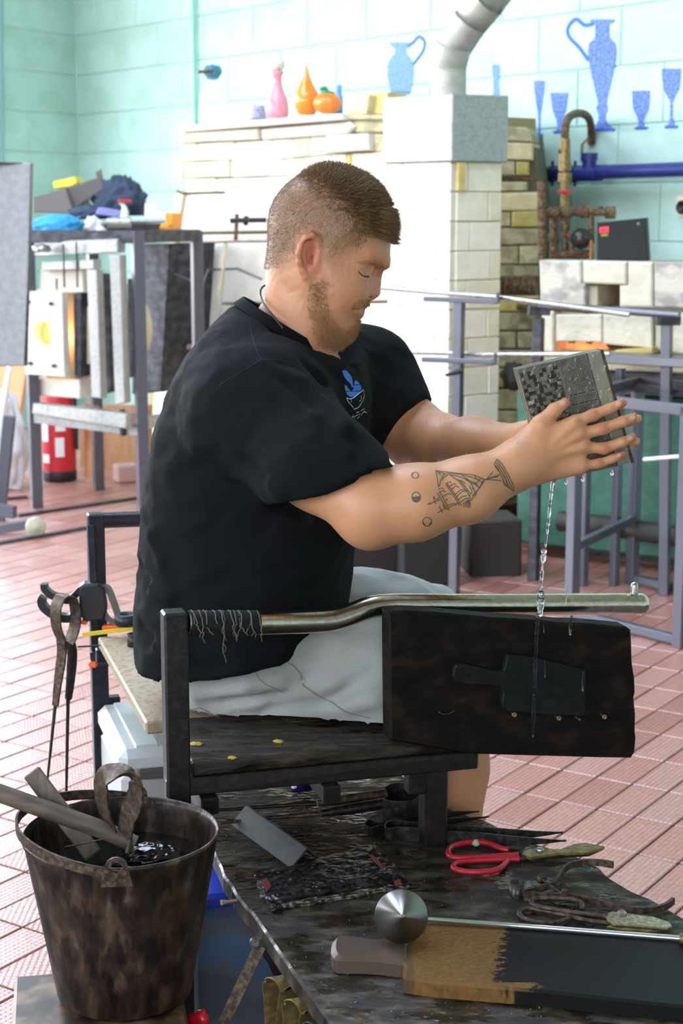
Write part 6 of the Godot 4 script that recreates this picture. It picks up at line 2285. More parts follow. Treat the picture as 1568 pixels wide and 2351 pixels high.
func g_grad(p: Vector3) -> Vector3:
	var e := gc * 0.6
	return Vector3(g_at(p + Vector3(e, 0, 0)) - g_at(p - Vector3(e, 0, 0)), g_at(p + Vector3(0, e, 0)) - g_at(p - Vector3(0, e, 0)), g_at(p + Vector3(0, 0, e)) - g_at(p - Vector3(0, 0, e))).normalized()

func g_hit(px: float, py: float, d0: float, d1: float) -> Array:     # first surface met along a line of sight: [point, normal]
	var d := d0
	while d < d1:
		var p := P(px, py, d)
		if g_at(p) < 0.0:
			var lo := d - 0.004
			for k in 6:
				var m := (lo + d) * 0.5
				if g_at(P(px, py, m)) < 0.0: d = m
				else: lo = m
			p = P(px, py, d)
			return [p, g_grad(p)]
		d += 0.004
	return []

# surface nets; out = [verts, normals, colors, indices], appended to
func g_mesh(out: Array, tint: Callable):
	var vi := PackedInt32Array()
	vi.resize(gn.x * gn.y * gn.z)
	vi.fill(-1)
	var sx := 1
	var sy := gn.x
	var sz := gn.x * gn.y
	var base: int = out[0].size()
	var off := [0, sx, sy, sx + sy, sz, sx + sz, sy + sz, sx + sy + sz]
	var edges := [[0, 1], [2, 3], [4, 5], [6, 7], [0, 2], [1, 3], [4, 6], [5, 7], [0, 4], [1, 5], [2, 6], [3, 7]]
	var cnt := base
	for z in range(2, gn.z - 3):
		for y in range(2, gn.y - 3):
			var i := (z * gn.y + y) * gn.x + 2
			for x in range(2, gn.x - 3):
				var a := gv[i] < 0.0
				if a != (gv[i + 1] < 0.0) or a != (gv[i + sy] < 0.0) or a != (gv[i + sy + 1] < 0.0) or a != (gv[i + sz] < 0.0) or a != (gv[i + sz + 1] < 0.0) or a != (gv[i + sz + sy] < 0.0) or a != (gv[i + sz + sy + 1] < 0.0):
					var s := V0
					var n := 0
					for e in edges:
						var v0 := gv[i + off[e[0]]]
						var v1 := gv[i + off[e[1]]]
						if (v0 < 0.0) != (v1 < 0.0):
							var t := v0 / (v0 - v1)
							s += Vector3(e[0] & 1, (e[0] >> 1) & 1, e[0] >> 2).lerp(Vector3(e[1] & 1, (e[1] >> 1) & 1, e[1] >> 2), t)
							n += 1
					var p := g0 + (Vector3(x, y, z) + s / n) * gc
					vi[i] = cnt
					cnt += 1
					var nr := g_grad(p)
					out[0].append(p)
					out[1].append(nr)
					out[2].append(tint.call(p, nr))
				i += 1
	for z in range(1, gn.z - 1):
		for y in range(1, gn.y - 1):
			var i := (z * gn.y + y) * gn.x + 1
			for x in range(1, gn.x - 1):
				var a := gv[i] < 0.0
				for ax in 3:
					var st: int = [sx, sy, sz][ax]
					if a == (gv[i + st] < 0.0): continue
					var u: int = [sy, sz, sx][ax]
					var v: int = [sz, sx, sy][ax]
					var q := [vi[i - u - v], vi[i - v], vi[i], vi[i - u]]
					if q.min() < 0: continue
					if a: out[3].append_array([q[0], q[2], q[1], q[0], q[3], q[2]])
					else: out[3].append_array([q[0], q[1], q[2], q[0], q[2], q[3]])
				i += 1

func new_out() -> Array: return [PackedVector3Array(), PackedVector3Array(), PackedColorArray(), PackedInt32Array()]

func out_mesh(out: Array) -> ArrayMesh:
	var a := []
	a.resize(Mesh.ARRAY_MAX)
	a[Mesh.ARRAY_VERTEX] = out[0]
	a[Mesh.ARRAY_NORMAL] = out[1]
	a[Mesh.ARRAY_COLOR] = out[2]
	a[Mesh.ARRAY_INDEX] = out[3]
	var m := ArrayMesh.new()
	m.add_surface_from_arrays(Mesh.PRIMITIVE_TRIANGLES, a)
	return m

func lin(s: String) -> Color: return Color.html(s).srgb_to_linear()

# ---------------------------------------------------------------- the head's own picture frame: pixels of the close view of it
const HD := 2.52
var HC := V0
var HX := Vector3.RIGHT
var HY := Vector3.UP
var HZ := Vector3.BACK
var HS := 0.0                                  # metres for one close-view pixel

func hp(x: float, y: float, w := 0.0) -> Vector3: return HC + HX * ((x - 743.0) * HS) - HY * ((y - 949.0) * HS) + HZ * w
func hloc(p: Vector3) -> Vector3:              # close-view pixel x, y and metres w
	var q := p - HC
	return Vector3(q.dot(HX) / HS + 743.0, 949.0 - q.dot(HY) / HS, q.dot(HZ))

var face_px := pv([165, 1010, 152, 850, 152, 640, 175, 510, 222, 400, 300, 300, 390, 225, 490, 165, 600, 125, 700, 112, 800, 120, 920, 150, 1050, 205, 1150, 280, 1225, 370, 1275, 470, 1302, 580, 1312, 700, 1311, 800, 1302, 900, 1288, 980, 1272, 1030, 1240, 1056, 1190, 1095, 1140, 1150, 1104, 1210, 1084, 1270, 1080, 1330, 1086, 1360, 1078, 1392, 1046, 1412, 1040, 1428, 1048, 1450, 1046, 1490, 1026, 1512, 1004, 1535, 1000, 1575, 985, 1630, 965, 1685, 930, 1728, 875, 1755, 800, 1768, 720, 1760, 640, 1730, 560, 1650, 480, 1520, 400, 1400, 330, 1300, 230, 1180])
var scalp_px := pv([100, 1060, 100, 20, 1500, 20, 1500, 790, 1300, 790, 1180, 745, 1060, 760, 1000, 850, 860, 880, 790, 905, 720, 955, 690, 905, 650, 850, 620, 800, 560, 700, 470, 760, 430, 880, 380, 900, 300, 960, 250, 1040])
var beard_px := pv([560, 1190, 640, 1165, 700, 1190, 680, 1290, 700, 1400, 740, 1500, 800, 1590, 870, 1640, 930, 1630, 960, 1580, 985, 1530, 1020, 1560, 1010, 1640, 980, 1720, 900, 1790, 760, 1800, 640, 1745, 590, 1640, 555, 1500, 535, 1350])
var stache_px := pv([1070, 1335, 1096, 1345, 1084, 1388, 1036, 1402, 985, 1408, 945, 1436, 930, 1420, 975, 1370, 1030, 1342])

func soft_in(poly: PackedVector2Array, q: Vector2, w: float) -> float:      # 1 inside, fading over w pixels
	var best := 1e9
	for i in poly.size():
		var c := Geometry2D.get_closest_point_to_segment(q, poly[i], poly[(i + 1) % poly.size()])
		best = minf(best, c.distance_to(q))
	if Geometry2D.is_point_in_polygon(q, poly): return clampf(0.5 + best / w * 0.5, 0, 1)
	return clampf(0.5 - best / w * 0.5, 0, 1)

func head_field():
	# table of distance inside the profile
	var nx := 110
	var ny := 140
	var x0 := 60.0
	var y0 := 20.0
	var stp := 13.0
	var tab := PackedFloat32Array()
	tab.resize(nx * ny)
	for j in ny:
		for i in nx:
			var q := Vector2(x0 + i * stp, y0 + j * stp)
			var best := 1e9
			for e in face_px.size():
				var c := Geometry2D.get_closest_point_to_segment(q, face_px[e], face_px[(e + 1) % face_px.size()])
				best = minf(best, c.distance_squared_to(q))
			tab[j * nx + i] = sqrt(best) * HS * (1.0 if Geometry2D.is_point_in_polygon(q, face_px) else -1.0)
	for z in gn.z:
		for y in gn.y:
			var i := (z * gn.y + y) * gn.x
			for x in gn.x:
				var l := hloc(g0 + Vector3(x, y, z) * gc)
				var fx := clampf((l.x - x0) / stp, 0.0, nx - 1.01)
				var fy := clampf((l.y - y0) / stp, 0.0, ny - 1.01)
				var ix := int(fx)
				var iy := int(fy)
				var tx := fx - ix
				var ty := fy - iy
				var o := iy * nx + ix
				var d := lerpf(lerpf(tab[o], tab[o + 1], tx), lerpf(tab[o + nx], tab[o + nx + 1], tx), ty)
				# widest half width: skull, then cheeks, then jaw
				var wm := lerpf(0.0775, 0.064, smoothstep(900.0, 1700.0, l.y))
				var R := lerpf(0.062, 0.048, smoothstep(1000.0, 1500.0, l.y))
				var e := 1.0 - minf(d / R, 1.0)
				var aw := absf(l.z) / wm
				var s := sqrt(e * e + aw * aw)
				gv[i] = (s - 1.0) * R if d < R else (aw - 1.0) * wm * 0.9
				if d < 0.0: gv[i] = maxf(gv[i], -d * 0.8)
				i += 1

func stamp_line(st: SurfaceTool, px: Array, wpx: float, d0: float, d1: float, lift := 0.0006):
	# a flat ribbon laid on the surface in the grid
	var prev := []
	st.set_smooth_group(0)
	for i in range(0, px.size() - 2, 2):
		var a := Vector2(px[i], px[i + 1])
		var b := Vector2(px[i + 2], px[i + 3])
		var n := maxi(1, int(a.distance_to(b) / 5.0))
		for k in n + (1 if i + 4 >= px.size() else 0):
			var q := a.lerp(b, float(k) / n)
			var h := g_hit(q.x, q.y, d0, d1)
			if h.is_empty():
				prev = []
				continue
			var dirp := (b - a).normalized()
			var h2 := g_hit(q.x + dirp.x * 2.0, q.y + dirp.y * 2.0, d0, d1)
			if h2.is_empty(): continue
			var t: Vector3 = (h2[0] - h[0]).normalized()
			var s: Vector3 = t.cross(h[1]).normalized() * (wpx * 0.5 / FPX * 2.4)
			var c: Vector3 = h[0] + h[1] * lift
			var cur := [c - s, c + s]
			if prev.size(): quad(st, prev[0], prev[1], cur[1], cur[0])
			prev = cur
	st.set_smooth_group(-1)

func stamp_fill(st: SurfaceTool, poly: PackedVector2Array, d0: float, d1: float, lift := 0.0008):
	st.set_smooth_group(0)
	var y0 := 1e9
	var y1 := -1e9
	for p in poly:
		y0 = minf(y0, p.y)
		y1 = maxf(y1, p.y)
	var n := maxi(3, int((y1 - y0) / 1.6))
	var last := []
	for j in n + 1:
		var y := lerpf(y0 + 0.05, y1 - 0.05, float(j) / n)
		var xs := []
		for i in poly.size():
			var a := poly[i]
			var b := poly[(i + 1) % poly.size()]
			if (a.y <= y) != (b.y <= y): xs.append(a.x + (b.x - a.x) * (y - a.y) / (b.y - a.y))
		xs.sort()
		var rows := []
		for k in range(0, xs.size() - 1, 2):
			var row := []
			for m in 6:
				var h := g_hit(lerpf(xs[k], xs[k + 1], m / 5.0), y, d0, d1)
				row.append(h[0] + h[1] * lift if h.size() else null)
			rows.append(row)
		if last.size() == rows.size():
			for k in rows.size():
				for m in 5:
					if rows[k][m] != null and rows[k][m + 1] != null and last[k][m] != null and last[k][m + 1] != null: quad(st, rows[k][m], rows[k][m + 1], last[k][m + 1], last[k][m])
		last = rows
	st.set_smooth_group(-1)

func zp(ox: float, oy: float, s: float, a: Array) -> Array:
	var o := []
	for i in range(0, a.size(), 2): o.append_array([ox + a[i] / s, oy + a[i + 1] / s])
	return o

# ---------------------------------------------------------------- joints
const DN := 2.285             # how far the near face of the held pad is
func hz(x: float, y: float, d: float) -> Vector3: return P(1160.0 + x / 4.612, 780.0 + y / 4.612, d)     # close view of the hands

func near_hand():
	var d := DN - 0.010
	g_cone(P(1190, 1068, 2.262), hz(330, 1250, d - 0.006), 0.030, 0.030, 0.02)
	g_cone(P(1200, 1050, 2.262), hz(300, 1150, d - 0.004), 0.024, 0.024, 0.02)
	# palm: one bone to each knuckle
	var kn := [[745, 870, 930, 795, 1105, 728, 1228, 672], [800, 1000, 1035, 940, 1245, 865, 1392, 818], [830, 1140, 1045, 1150, 1235, 1085, 1362, 1034], [800, 1330, 985, 1312, 1130, 1262, 1236, 1212]]
	var rr := [0.0082, 0.0086, 0.0081, 0.0070]
	for f in 4:
		var k: Array = kn[f]
		var mc := hz(k[0], k[1], d - 0.005)
		g_cone(hz(330, 1130 + f * 70, d - 0.006), mc, 0.0175, 0.0102, 0.013)
	g_cone(hz(420, 1040, d - 0.004), hz(690, 950, d - 0.004), 0.012, 0.0115, 0.012)
	g_cone(hz(380, 1390, d - 0.004), hz(760, 1335, d - 0.004), 0.015, 0.0095, 0.014)
	for f in 4:
		var k: Array = kn[f]
		var r: float = rr[f]
		var mc := hz(k[0], k[1], d - 0.004)
		var p1 := hz(k[2], k[3], d - 0.003)
		var p2 := hz(k[4], k[5], d)
		var p3 := hz(k[6], k[7], d + (0.008 if f == 1 or f == 2 else 0.003))
		g_cone(mc, p1, r + 0.0008, r - 0.0004, 0.004)
		g_ell(p1 + HZ * 0.001, Basis(), Vector3(r + 0.0010, r + 0.0001, r + 0.0004), 0.004)
		g_cone(p1, p2, r - 0.0004, r - 0.0008, 0.003)
		g_cone(p2, p3, r - 0.0008, r - 0.0018, 0.003)
	# thumb from the side of the palm near its base
	g_cone(hz(290, 1060, d - 0.004), hz(370, 890, d - 0.008), 0.0165, 0.0118, 0.016)
	g_cone(hz(370, 890, d - 0.008), hz(520, 745, d - 0.004), 0.0115, 0.0094, 0.006)
	g_cone(hz(520, 745, d - 0.004), hz(636, 666, d), 0.0096, 0.0074, 0.005)
	# tendons
	for f in 3: g_cone(hz(480, 1120 + 60 * f, d - 0.0235), hz([730, 790, 820][f], [880, 1005, 1140][f], d - 0.0135), 0.0022, 0.0036, 0.009)

func far_hand():
	var d := DN + 0.045
	for f in 4:
		g_cone(hz(230, 1060 + f * 60, d + 0.035), hz(700, 850 + f * 130, d), 0.018, 0.013, 0.02)
	var kn := [[700, 850, 1000, 760, 1247, 668], [720, 980, 1100, 920, 1408, 835], [740, 1120, 1100, 1110, 1385, 1080], [720, 1260, 960, 1270, 1180, 1230]]
	for f in 4:
		var k: Array = kn[f]
		g_cone(hz(k[0], k[1], d), hz(k[2], k[3], d - 0.003), 0.0105, 0.0095, 0.007)
		g_cone(hz(k[2], k[3], d - 0.003), hz(k[4], k[5], d - 0.008), 0.0095, 0.0075, 0.004)
	g_cone(hz(260, 980, d + 0.02), hz(420, 800, d + 0.01), 0.015, 0.011, 0.015)
	g_cone(hz(420, 800, d + 0.01), hz(560, 700, d), 0.011, 0.008, 0.006)

func near_arm():
	var pts := [P(600, 925, 2.36), P(730, 1075, 2.27), P(858, 1163, 2.225), P(950, 1154, 2.225), P(1075, 1124, 2.24), P(1190, 1068, 2.262)]
	g_chain(pts, [0.062, 0.057, 0.0515, 0.050, 0.043, 0.031], 0.02)
	g_ell(P(845, 1200, 2.235), Basis(), Vector3(0.03, 0.03, 0.03), 0.03)

func far_arm():
	var pts := [P(850, 900, 2.70), P(960, 1005, 2.66), P(1010, 1024, 2.60), P(1090, 1026, 2.50), P(1205, 1024, 2.375)]
	g_chain(pts, [0.062, 0.050, 0.046, 0.042, 0.031], 0.03)
	g_cone(P(1205, 1024, 2.375), hz(330, 1130, DN + 0.075), 0.031, 0.026, 0.02)

func build_person():
	HC = P(760, 590, HD)
	HZ = -ray(760, 590).normalized()
	HX = Vector3.UP.cross(HZ).normalized()
	HY = HZ.cross(HX)
	HS = (HC - EYE).length() / (FPX * sqrt(1.0 + pow((590.0 - 1175.5) / FPX, 2))) / 4.126
	var man := thing("person", "seated young man with short brown hair and beard in black t-shirt and grey shorts", "person", Vector3(-0.12, 0.49, -2.55))
	var skin := smat(Color.WHITE, 0.48)
	skin.vertex_color_use_as_albedo = true
	skin.subsurf_scatter_enabled = true
	skin.subsurf_scatter_strength = 0.12
	var ns := FastNoiseLite.new()
	ns.seed = 3
	ns.frequency = 1.0
	var c_skin := lin("c39067")
	var c_pink := lin("b8725a")
	var body := new_out()
	var c_knuckle := lin("a4604a")
	var knuckles := []
	for q in [[1035, 940], [925, 795], [1045, 1150], [985, 1312]]: knuckles.append(hz(q[0], q[1], DN - 0.02))
	for q in [[1228, 672], [1392, 818], [1362, 1034], [1236, 1212], [640, 660]]: knuckles.append(hz(q[0], q[1], DN - 0.012))
	var arm_tint := func(p: Vector3, _n: Vector3) -> Color:
		var v := ns.get_noise_3dv(p * 30.0) * 0.5 + ns.get_noise_3dv(p * 120.0) * 0.2
		var kr := 0.0
		for kp in knuckles: kr = maxf(kr, 1.0 - p.distance_to(kp) / 0.0105)
		return c_skin.lerp(c_pink, clampf(0.2 + v * 0.5, 0, 1)).lerp(c_knuckle, clampf(kr * 1.1, 0, 0.75))
	# --- trunk and legs (mostly under the clothes)
	g_begin(Vector3(-0.50, -0.005, -2.95), Vector3(0.36, 1.13, -2.20), 0.014)
	var hipn := P(450, 1590, 2.40)
	hipn.y = 0.60
	g_chain([Vector3(-0.155, 0.60, -2.50), Vector3(-0.14, 0.76, -2.53), Vector3(-0.115, 0.95, -2.54), Vector3(-0.08, 1.06, -2.53)], [0.10, 0.10, 0.09, 0.06], 0.04)
	for s in 2:
		var kd := 2.50 if s == 0 else 2.80
		var kn := P(1040 if s == 0 else 985, 1545 if s == 0 else 1440, kd)
		var an := Vector3(P(1033 if s == 0 else 990, 1830, kd + 0.02).x, 0.075, -kd - 0.02)
		g_chain([Vector3(-0.14, 0.585, -2.42 - 0.22 * s), kn], [0.08, 0.056], 0.04)
		g_chain([kn, kn.lerp(an, 0.35), an], [0.056, 0.058, 0.036], 0.02)
		g_chain([an, an + Vector3(0.06, -0.035, 0), an + Vector3(0.17, -0.05, -0.02)], [0.04, 0.038, 0.024], 0.02)
	g_cone(P(850, 900, 2.70), Vector3(-0.08, 0.98, -2.55), 0.05, 0.07, 0.03)
	g_cone(P(600, 925, 2.36), Vector3(-0.12, 0.98, -2.5), 0.060, 0.08, 0.03)
	g_mesh(body, arm_tint)
	# --- arms
	var lo_ := P(540, 1290, 2.2)
	var hi_ := P(1480, 840, 2.25)
	var mid_ := P(1200, 1100, 2.26).x
	g_begin(Vector3(mid_ - 0.020, lo_.y, -2.36), Vector3(hi_.x, hi_.y, -2.19), 0.0026)
	near_arm()
	near_hand()
	g_mesh(body, arm_tint)
	var nails := []
	var nail_m := smat(H("d0a08a"), 0.22)
	for q in [[1196, 682, 32, 25, -0.42], [1345, 826, 34, 26, -0.28], [1322, 1042, 30, 24, -0.33], [1200, 1222, 26, 20, -0.42], [606, 676, 36, 27, -0.62]]:
		var sn := ST()
		sn.set_smooth_group(0)
		var grid := []
		for i in 7:
			var row := []
			for j in 7:
				var u := i / 3.0 - 1.0
				var v := j / 3.0 - 1.0
				var c2 := Vector2(u * sqrt(1.0 - v * v * 0.5) * q[2], v * sqrt(1.0 - u * u * 0.5) * q[3]).rotated(q[4])
				var h := g_hit(1160.0 + (q[0] + c2.x) / 4.612, 780.0 + (q[1] + c2.y) / 4.612, DN - 0.05, DN + 0.02)
				row.append(h[0] + h[1] * (0.0005 - 0.0004 * maxf(absf(u), absf(v))) if h.size() else null)
			grid.append(row)
		for i in 6:
			for j in 6:
				var e := [grid[i][j + 1], grid[i + 1][j + 1], grid[i + 1][j], grid[i][j]]
				if not e.has(null): quad(sn, e[0], e[1], e[2], e[3])
		nails.append(sn)
	g_begin(Vector3(lo_.x, lo_.y, -2.45), Vector3(mid_ + 0.016, hi_.y, -2.14), 0.0045)
	near_arm()
	near_hand()
	g_mesh(body, arm_tint)
	# tattoo on the near forearm, laid on the skin
	var tat := ST()
	var strokes := [
		[435, 352, 450, 420, 463, 520], [435, 352, 470, 372, 480, 400], [440, 355, 520, 385, 490, 430, 470, 510], [445, 356, 560, 395, 520, 415, 500, 450], [435, 352, 600, 372, 720, 385, 820, 395, 900, 430, 930, 440],
		[540, 370, 700, 392, 800, 420, 880, 450], [560, 385, 680, 415, 770, 450, 850, 480], [580, 395, 640, 440, 700, 455, 730, 480], [700, 400, 760, 440, 800, 500, 820, 540], [730, 440, 790, 470, 860, 500], [780, 470, 830, 490, 880, 530],
		[930, 440, 890, 500, 830, 580, 790, 650], [915, 430, 900, 470, 860, 540, 800, 600], [905, 425, 870, 440, 840, 480, 790, 480], [820, 400, 850, 440, 900, 470], [800, 520, 840, 580, 830, 610], [770, 500, 800, 560, 770, 600],
		[930, 440, 1080, 392], [940, 445, 1010, 360], [945, 440, 1090, 450], [940, 436, 1060, 410],
		[450, 575, 480, 620, 520, 690, 555, 745], [470, 560, 500, 610, 540, 680, 568, 745], [535, 485, 580, 550, 640, 640, 672, 700], [548, 480, 600, 550, 660, 640, 690, 700], [660, 450, 700, 500, 760, 580, 785, 640], [675, 445, 720, 500, 775, 570],
		[460, 540, 500, 525, 515, 535], [470, 570, 510, 550, 535, 565], [500, 610, 560, 580, 590, 590], [530, 660, 540, 640, 560, 640], [550, 700, 600, 680, 660, 678], [560, 725, 610, 695, 650, 690], [540, 480, 580, 462, 590, 475], [575, 510, 620, 480, 640, 492], [590, 540, 640, 505, 670, 520], [630, 590, 680, 545, 740, 540], [645, 610, 700, 560, 755, 552], [660, 640, 700, 610, 750, 600], [680, 670, 730, 630, 770, 625],
		[350, 690, 480, 640], [372, 668, 385, 690], [412, 605, 435, 682], [420, 615, 445, 640, 470, 620], [455, 770, 540, 720], [470, 705, 500, 768], [505, 690, 530, 735],
		[768, 640, 710, 712], [770, 640, 735, 718], [772, 640, 760, 722], [776, 640, 780, 718], [762, 640, 700, 690],
		[1050, 235, 1020, 290, 1030, 310, 1090, 390, 1120, 490, 1218, 555], [1050, 235, 1110, 300, 1170, 410, 1210, 490, 1218, 555], [1050, 260, 1110, 340, 1160, 440, 1200, 530], [1040, 280, 1090, 350, 1140, 450, 1180, 530], [1035, 300, 1080, 370, 1120, 470, 1160, 510], [1060, 300, 1130, 420, 1150, 500]]
	for s in strokes: stamp_line(tat, zp(900, 1000, 4.3556, s), 2.0, 2.1, 2.34)
	for c in [[230, 398, 34, 30], [240, 615, 42, 50], [350, 860, 44, 44]]:
		var ring := []
		for k in 19: ring.append_array([c[0] + cos(TAU * k / 18.0) * c[2], c[1] + sin(TAU * k / 18.0) * c[3]])
		stamp_line(tat, zp(900, 1000, 4.3556, ring), 2.1, 2.1, 2.34)
	stamp_fill(tat, pv(zp(900, 1000, 4.3556, [200, 612, 280, 606, 278, 640, 262, 660, 236, 664, 212, 650])), 2.1, 2.34, 0.0005)
	stamp_fill(tat, pv(zp(900, 1000, 4.3556, [312, 850, 322, 880, 345, 895, 372, 885, 392, 850, 394, 880, 372, 903, 340, 906, 312, 885])), 2.1, 2.34, 0.0005)
	# fine hairs standing on the forearms
	var hairs := []
	var hr := RandomNumberGenerator.new()
	hr.seed = 21
	var vs: PackedVector3Array = body[0]
	var nsv: PackedVector3Array = body[1]
	var ax0 := P(880, 1165, 2.225)
	var ax1 := P(1200, 1066, 2.262)
	while hairs.size() < 1500:
		var i := hr.randi_range(vs.size() / 3, vs.size() - 1)
		var t := (vs[i] - ax0).dot(ax1 - ax0) / (ax1 - ax0).length_squared()
		if t < 0.0 or t > 1.0 or vs[i].distance_to(ax0.lerp(ax1, t)) > 0.09: 
			hairs.append(null)
			continue
		hairs.append([vs[i], (nsv[i] + (ax1 - ax0).normalized() * 0.8).normalized(), hr.randf_range(0.004, 0.007)])
	# --- far arm and hand
	g_begin(P(830, 1130, 2.75).min(P(830, 1130, 2.2)) - Vector3(0.02, 0.02, 0.03), P(1490, 860, 2.30).max(P(1490, 860, 2.75)) + Vector3(0, 0, 0.02), 0.0065)
	far_arm()
	far_hand()
	g_mesh(body, arm_tint)
	var i0: int = body[0].size() - 1
	for k in 900:
		var i := hr.randi_range(i0 - 9000, i0) if i0 > 9000 else hr.randi_range(0, i0)
		var q: Vector3 = body[0][i]
		if q.z > -2.36 or body[1][i].y < 0.3: continue
		hairs.append([q, (body[1][i] + Vector3(0.6, 0, 0.3)).normalized(), hr.randf_range(0.004, 0.008)])
	# --- head and neck
	g_begin(hp(90, 2020, -0.125).min(hp(90, 2020, 0.125)), hp(1330, 40, 0.125).max(hp(1330, 40, -0.125)), 0.003)
	head_field()
	var nk := [hp(480, 1150), hp(330, 1500), hp(180, 1820), hp(60, 2100)]
	g_cone(hp(470, 1250), hp(360, 1640), 0.058, 0.062, 0.03)
	g_cone(hp(360, 1640), hp(200, 2000), 0.062, 0.075, 0.03)
	g_cone(hp(560, 1600, 0.012), hp(420, 1850, 0.012), 0.035, 0.05, 0.03)
	g_cone(hp(520, 1180, 0.052), hp(560, 1900, 0.02), 0.012, 0.012, 0.03)
	# cheek, cheekbone, brow, jaw muscle
	for w in [1, -1]:
		g_ell(hp(900, 1235, 0.040 * w), Basis(), Vector3(0.026, 0.025, 0.019), 0.03)
		g_ell(hp(1120, 1015, 0.024 * w), Basis(), Vector3(0.024, 0.008, 0.012), 0.022)
		g_ell(hp(640, 1420, 0.046 * w), Basis(), Vector3(0.022, 0.035, 0.018), 0.03)
		# eye: hollow, then the lidded ball
		g_ell(hp(1130, 1094, 0.036 * w), Basis(), Vector3(0.010, 0.008, 0.012), 0.020, true)
		g_ell(hp(1042, 1106, 0.0345 * w), Basis(), Vector3(0.0130, 0.0120, 0.0125), 0.011)
		g_cone(hp(1000, 1080, 0.046 * w), hp(1115, 1062, 0.036 * w), 0.0032, 0.003, 0.008)
		# side of the nose and nostril wing
		g_ell(hp(1104, 1286, 0.0120 * w), Basis(), Vector3(0.0100, 0.0078, 0.0075), 0.005)
		g_ell(hp(1122, 1322, 0.0085 * w), Basis(), Vector3(0.0068, 0.0040, 0.0040), 0.003, true)
		# fold from nose to the corner of the mouth
		g_cone(hp(1062, 1262, 0.030 * w), hp(985, 1330, 0.043 * w), 0.0018, 0.0022, 0.008, true)
		g_cone(hp(985, 1330, 0.043 * w), hp(940, 1425, 0.046 * w), 0.0022, 0.0018, 0.008, true)
		# hollow of the temple
		g_ell(hp(1000, 960, 0.088 * w), Basis(), Vector3(0.03, 0.03, 0.016), 0.02, true)
	g_cone(hp(1160, 1080), hp(1140, 1190), 0.0066, 0.0084, 0.012)
	g_cone(hp(1140, 1190), hp(1146, 1276), 0.0084, 0.0100, 0.012)
	for w in [1, -1]: g_cone(hp(1110, 1110, 0.006 * w), hp(1070, 1262, 0.015 * w), 0.006, 0.0085, 0.020)
	# lips: upper, lower, the parted mouth between
	g_cone(hp(1046, 1398, 0.0), hp(985, 1408, 0.024), 0.0058, 0.004, 0.008)
	g_cone(hp(1046, 1398, 0.0), hp(985, 1408, -0.024), 0.0058, 0.004, 0.008)
	g_cone(hp(994, 1474, 0.0), hp(950, 1462, 0.024), 0.0070, 0.004, 0.008)
	g_cone(hp(994, 1474, 0.0), hp(950, 1462, -0.024), 0.0070, 0.004, 0.008)
	g_cone(hp(1060, 1430, 0.0), hp(945, 1440, 0.034), 0.0026, 0.0012, 0.003, true)
	g_cone(hp(1060, 1430, 0.0), hp(945, 1440, -0.034), 0.0026, 0.0012, 0.003, true)
	g_ell(hp(1000, 1424, 0.0), Basis(), Vector3(0.007, 0.0035, 0.019), 0.002)
	# ears
	for w in [1, -1]:
		var e := func(x: float, y: float, o: float) -> Vector3: return hp(x, y, (0.071 + o) * w)
		g_ell(e.call(545, 930, 0.004), Basis(HX, HY, HZ) * Basis(Vector3.BACK, -0.12), Vector3(0.0155, 0.029, 0.0055), 0.006)
		var hx := [[640, 850, 0.001], [625, 795, 0.006], [575, 757, 0.011], [515, 775, 0.014], [468, 840, 0.016], [446, 920, 0.016], [452, 1000, 0.013], [480, 1070, 0.009], [515, 1120, 0.006], [540, 1140, 0.003]]
		for i in hx.size() - 1: g_cone(e.call(hx[i][0], hx[i][1], hx[i][2]), e.call(hx[i + 1][0], hx[i + 1][1], hx[i + 1][2]), 0.0045, 0.0045 if i < 7 else 0.005, 0.004)
		g_ell(e.call(535, 1105, 0.004), Basis(), Vector3(0.008, 0.010, 0.004), 0.004)
		g_ell(e.call(562, 925, 0.013), Basis(HX, HY, HZ) * Basis(Vector3.BACK, -0.1), Vector3(0.0098, 0.0165, 0.0115), 0.003, true)
		g_ell(e.call(545, 835, 0.014), Basis(), Vector3(0.0090, 0.0065, 0.0085), 0.003, true)
		g_cone(e.call(580, 955, 0.002), e.call(560, 1005, 0.004), 0.005, 0.003, 0.002, true)
		g_cone(e.call(600, 935, 0.003), e.call(595, 985, 0.003), 0.004, 0.0035, 0.004)
	g_noise(0.0006, Vector3(90, 90, 90), 12, false, 0.01)
	var c_scalp := lin("8a6a50")
	var c_beard := lin("9a6a48")
	var c_lip := lin("c07f78")
	var c_red := lin("c8705c")
	var head_tint := func(p: Vector3, n: Vector3) -> Color:
		var l := hloc(p)
		var q := Vector2(l.x, l.y)
		var v := ns.get_noise_3dv(p * 40.0) * 0.5 + ns.get_noise_3dv(p * 160.0) * 0.3
		var c: Color = c_skin.lerp(c_pink, clampf(0.35 + v * 0.5, 0, 1))
		var ear := clampf(1.6 - 1.3 * Vector2((l.x - 540.0) / 125.0, (l.y - 945.0) / 225.0).length(), 0.0, 1.0) * smoothstep(0.062, 0.074, absf(l.z))
		c = c.lerp(c_red, 0.6 * ear)
		if ear > 0.5: return c
		c = c.lerp(c_red, 0.35 * clampf(1.0 - q.distance_to(Vector2(1160, 1250)) / 160.0, 0, 1))
		c = c.lerp(c_scalp, 0.8 * soft_in(scalp_px, q, 110.0))
		c = c.lerp(c_beard, 0.75 * soft_in(beard_px, q, 70.0))
		c = c.lerp(c_beard, 0.6 * soft_in(stache_px, q, 30.0))
		if absf(l.z) < 0.03 and l.x > 950:
			if l.y > 1443 and l.y < 1500: c = c.lerp(c_lip, clampf((l.x - 960) / 40.0, 0, 1))
			if l.y > 1404 and l.y < 1438 and l.x > 985 and l.x < 1045: c = lin("e6ddd0") if l.y < 1434 else lin("5a2a28")
			if l.y > 1085 and l.y < 1140: c = c.lerp(c_pink, 0.5)
